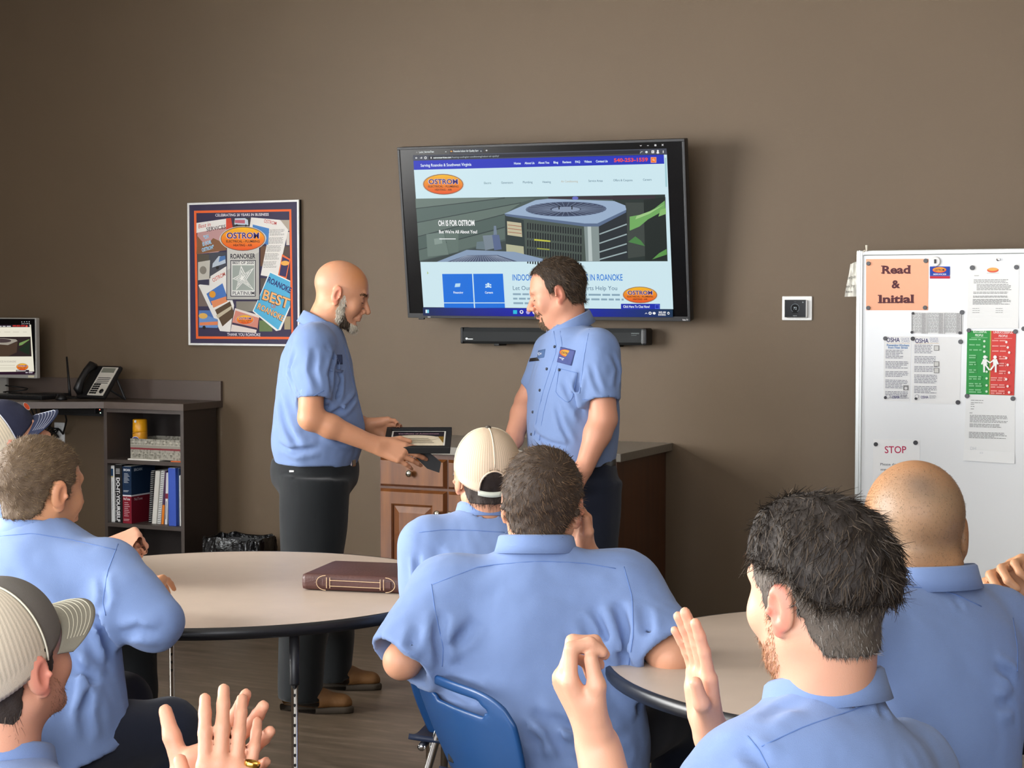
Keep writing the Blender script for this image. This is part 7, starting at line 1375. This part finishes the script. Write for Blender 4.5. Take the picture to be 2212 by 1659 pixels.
# --- big man with a shaved head before the whiteboard
zG = 3.05; pg = Person('seated big man with shaved head facing whiteboard', P(1985, 1700, zG), 'b08058')
hG = head_frame(1973, 1150, 3.1, -8, 3, 0, 1.09); nG = P(1984, 1272, 3.1); FG = head_field(hG, nG); head(FG, hG, nG, (.068, .07)); FG.cone(hG.p(-.03, -.068, -.05), hG.p(.03, -.068, -.05), .024, .024, .03); FG.cone(hG.p(-.045, -.091, -.066), hG.p(.045, -.091, -.066), .002, .002, .008, 'd')
def tintG(V, c):
    c = ear_tint(hG, None, 'c07a5a')(V, c); l = hG.loc(V); n = waves(77, 8, 90)(V); m = waves(78, 6, 30)(V)
    a = np.clip((-.0-l[:, 1])/.05, 0, 1)*np.clip((l[:, 2]+.06)/.04, 0, 1)*np.clip((.115-l[:, 2])/.05, 0, 1); a = np.clip(a*(.75+.25*m), 0, 1)[:, None]; c = c*(1-a)+A_(lin('85715a'))*(1+.25*n[:, None])*a
    b = np.exp(-(((l[:, 0]+.022)/.03)**2+((l[:, 2]-.085)/.022)**2))*(l[:, 1] < .03); b = (b*.6)[:, None]; return c*(1-b)+A_(lin('57504a'))*b
pg.skin(FG, tintG)
pg.stubble(FG, hG, lambda l: (l[:, 1] < .03) & (l[:, 2] > -.045) & (l[:, 2] < .115) & (np.abs(l[:, 0]) < .08) & (l[:, 1] < .09-l[:, 2]), ('5a4a38', '94836c'), 13000, .0045, 'hair', .00032, (0, -.4, -1), .9, .6, 8)
rG = [(1975, 1800, 2.95, .17, .15), (1978, 1660, 2.98, .182, .155), (1980, 1520, 3.02, .196, .155), (1982, 1420, 3.05, .205, .145), (1983, 1345, 3.07, .2, .125), (1984, 1290, 3.09, .14, .1), (1984, 1245, 3.1, .09, .082)]
latG = np.cross(face_dir(-26), ZUP); SG = Shirt([P(x, y, z) for x in (1720, 2260) for y in (1220, 1800) for z in (2.75, 3.4)], .0075); torso(rG, latG, SG)
rsh, rel, rwr = P(2150, 1375, 3.18), P(2215, 1560, 3.3), P(2160, 1540, 3.55); lsh, lel, lwr = P(1815, 1390, 2.95), P(1740, 1570, 3.0), P(1800, 1560, 3.3)
SG.F.cone(P(1850, 1355, 3.0), P(2130, 1352, 3.15), .075, .075, .05); SG.sleeve(rsh, rel, .78, .082, .074, .05); SG.sleeve(lsh, lel, .78, .082, .074, .05); SG.folds(81, .0025, 14)
for c_, w_, d_ in (([(2150, 1440), (2180, 1460), (2192, 1480)], .01, .008), ([(2150, 1520), (2170, 1522), (2185, 1518)], .01, .006), ([(2060, 1290), (2070, 1305), (2080, 1320)], .006, .003)): SG.crease(c_, w_, d_)
SG.F.cone(nG-ZUP*.03, hG.p(0, -.02, -.05), .075, .075, 0, 'd'); pg.mesh('shirt', SG.F, M_SHIRT); pg.seam(SG.F, [[(1940, 1266), (2000, 1270), (2060, 1282), (2120, 1310)], [(2188, 1335), (2198, 1400), (2198, 1450)]], .001)
pg.collar(P(1984, 1262, 3.09), unit(ZUP+face_dir(-15)*.1), face_dir(-14), .094, .102, .036, .042, .03)
for a_, b_, c_, sd in ((rsh, rel, rwr, 1), (lsh, lel, lwr, -1)): FB = Field([a_, b_, c_, c_+FH*.2], .0055, .06); arm(FB, a_, b_, c_, (.056, .05, .047, .033)); hand(FB, c_, FH, UP, sd); pg.skin(FB)
core(pg, rG, latG); hipG = P(1975, 1850, 2.95); hipG[2] = .56; seated(pg, hipG, [hipG+face_dir(-22)*.42-ZUP*.02+face_dir(68)*.1, hipG+face_dir(-22)*.42-ZUP*.02-face_dir(68)*.1], M_NAVY); pg.done(); chair(hipG, -24, 'blue shell chair under big man with shaved head')
# --- the clapping person at the frame edge
zH = 2.98; phn = Person('clapping person in blue shirt right of shaved head man', P(2600, 1500, zH), 'c9956f')
hH = head_frame(2600, 1080, zH, -20, 0, 0, 1.03); nH = P(2605, 1200, zH); FHd = head_field(hH, nH, .005); head(FHd, hH, nH); phn.skin(FHd, ear_tint(hH, None)); phn.hair(hH, .009, DH, ('221a14', '4a3a2c'), 1500, .018, .0006, down, .3, .4, 23, '2a211a')
rH = [(2600, 1750, 2.9, .18, .14), (2600, 1600, 2.92, .2, .145), (2600, 1420, 2.97, .2, .135), (2602, 1290, 3.0, .17, .11), (2604, 1220, 3.02, .08, .075)]
SH = Shirt([P(x, y, z) for x in (2260, 2900) for y in (1200, 1750) for z in (2.7, 3.3)], .01); latH = np.cross(face_dir(-30), ZUP); torso(rH, latH, SH); lsh, lel, lwr = P(2430, 1370, 2.95), P(2400, 1540, 3.05), P(2268, 1282, 3.28); rsh, rel, rwr = P(2770, 1370, 3.15), P(2700, 1560, 3.3), P(2440, 1330, 3.4)
SH.F.cone(P(2450, 1345, 2.98), P(2750, 1345, 3.12), .07, .07, .05); SH.sleeve(lsh, lel, .78, .078, .07, .05); SH.sleeve(rsh, rel, .78, .078, .07, .05); SH.folds(91, .003, 14); phn.mesh('shirt', SH.F, M_SHIRT); phn.collar(P(2604, 1230, zH+.03), unit(ZUP+face_dir(-20)*.15), face_dir(-22), .076, .078, .036, .042, .03)
FB = Field([lsh, lel, lwr, P(2150, 1240, 3.3)], .004, .06); arm(FB, lsh, lel, lwr); hand(FB, lwr, P(2190, 1235, 3.28)-lwr, UP*.55+FW*.75, -1, [(50, 60, 40), (55, 62, 40), (58, 64, 42), (60, 66, 45)], None, ((.8, .4, -.3), (.95, .1, -.2)), 1.04); phn.skin(FB)
FB = Field([rsh, rel, rwr, P(2380, 1260, 3.4)], .006, .06); arm(FB, rsh, rel, rwr); hand(FB, rwr, P(2385, 1260, 3.38)-rwr, RT, 1); phn.skin(FB); core(phn, rH, latH)
hipH = P(2600, 1850, 2.92); hipH[2] = .56; seated(phn, hipH, [hipH+face_dir(-30)*.42-ZUP*.02+face_dir(60)*.1, hipH+face_dir(-30)*.42-ZUP*.02-face_dir(60)*.1], M_NAVY); phn.done(); chair(hipH, -30, 'blue shell chair under clapping person by shaved head man')
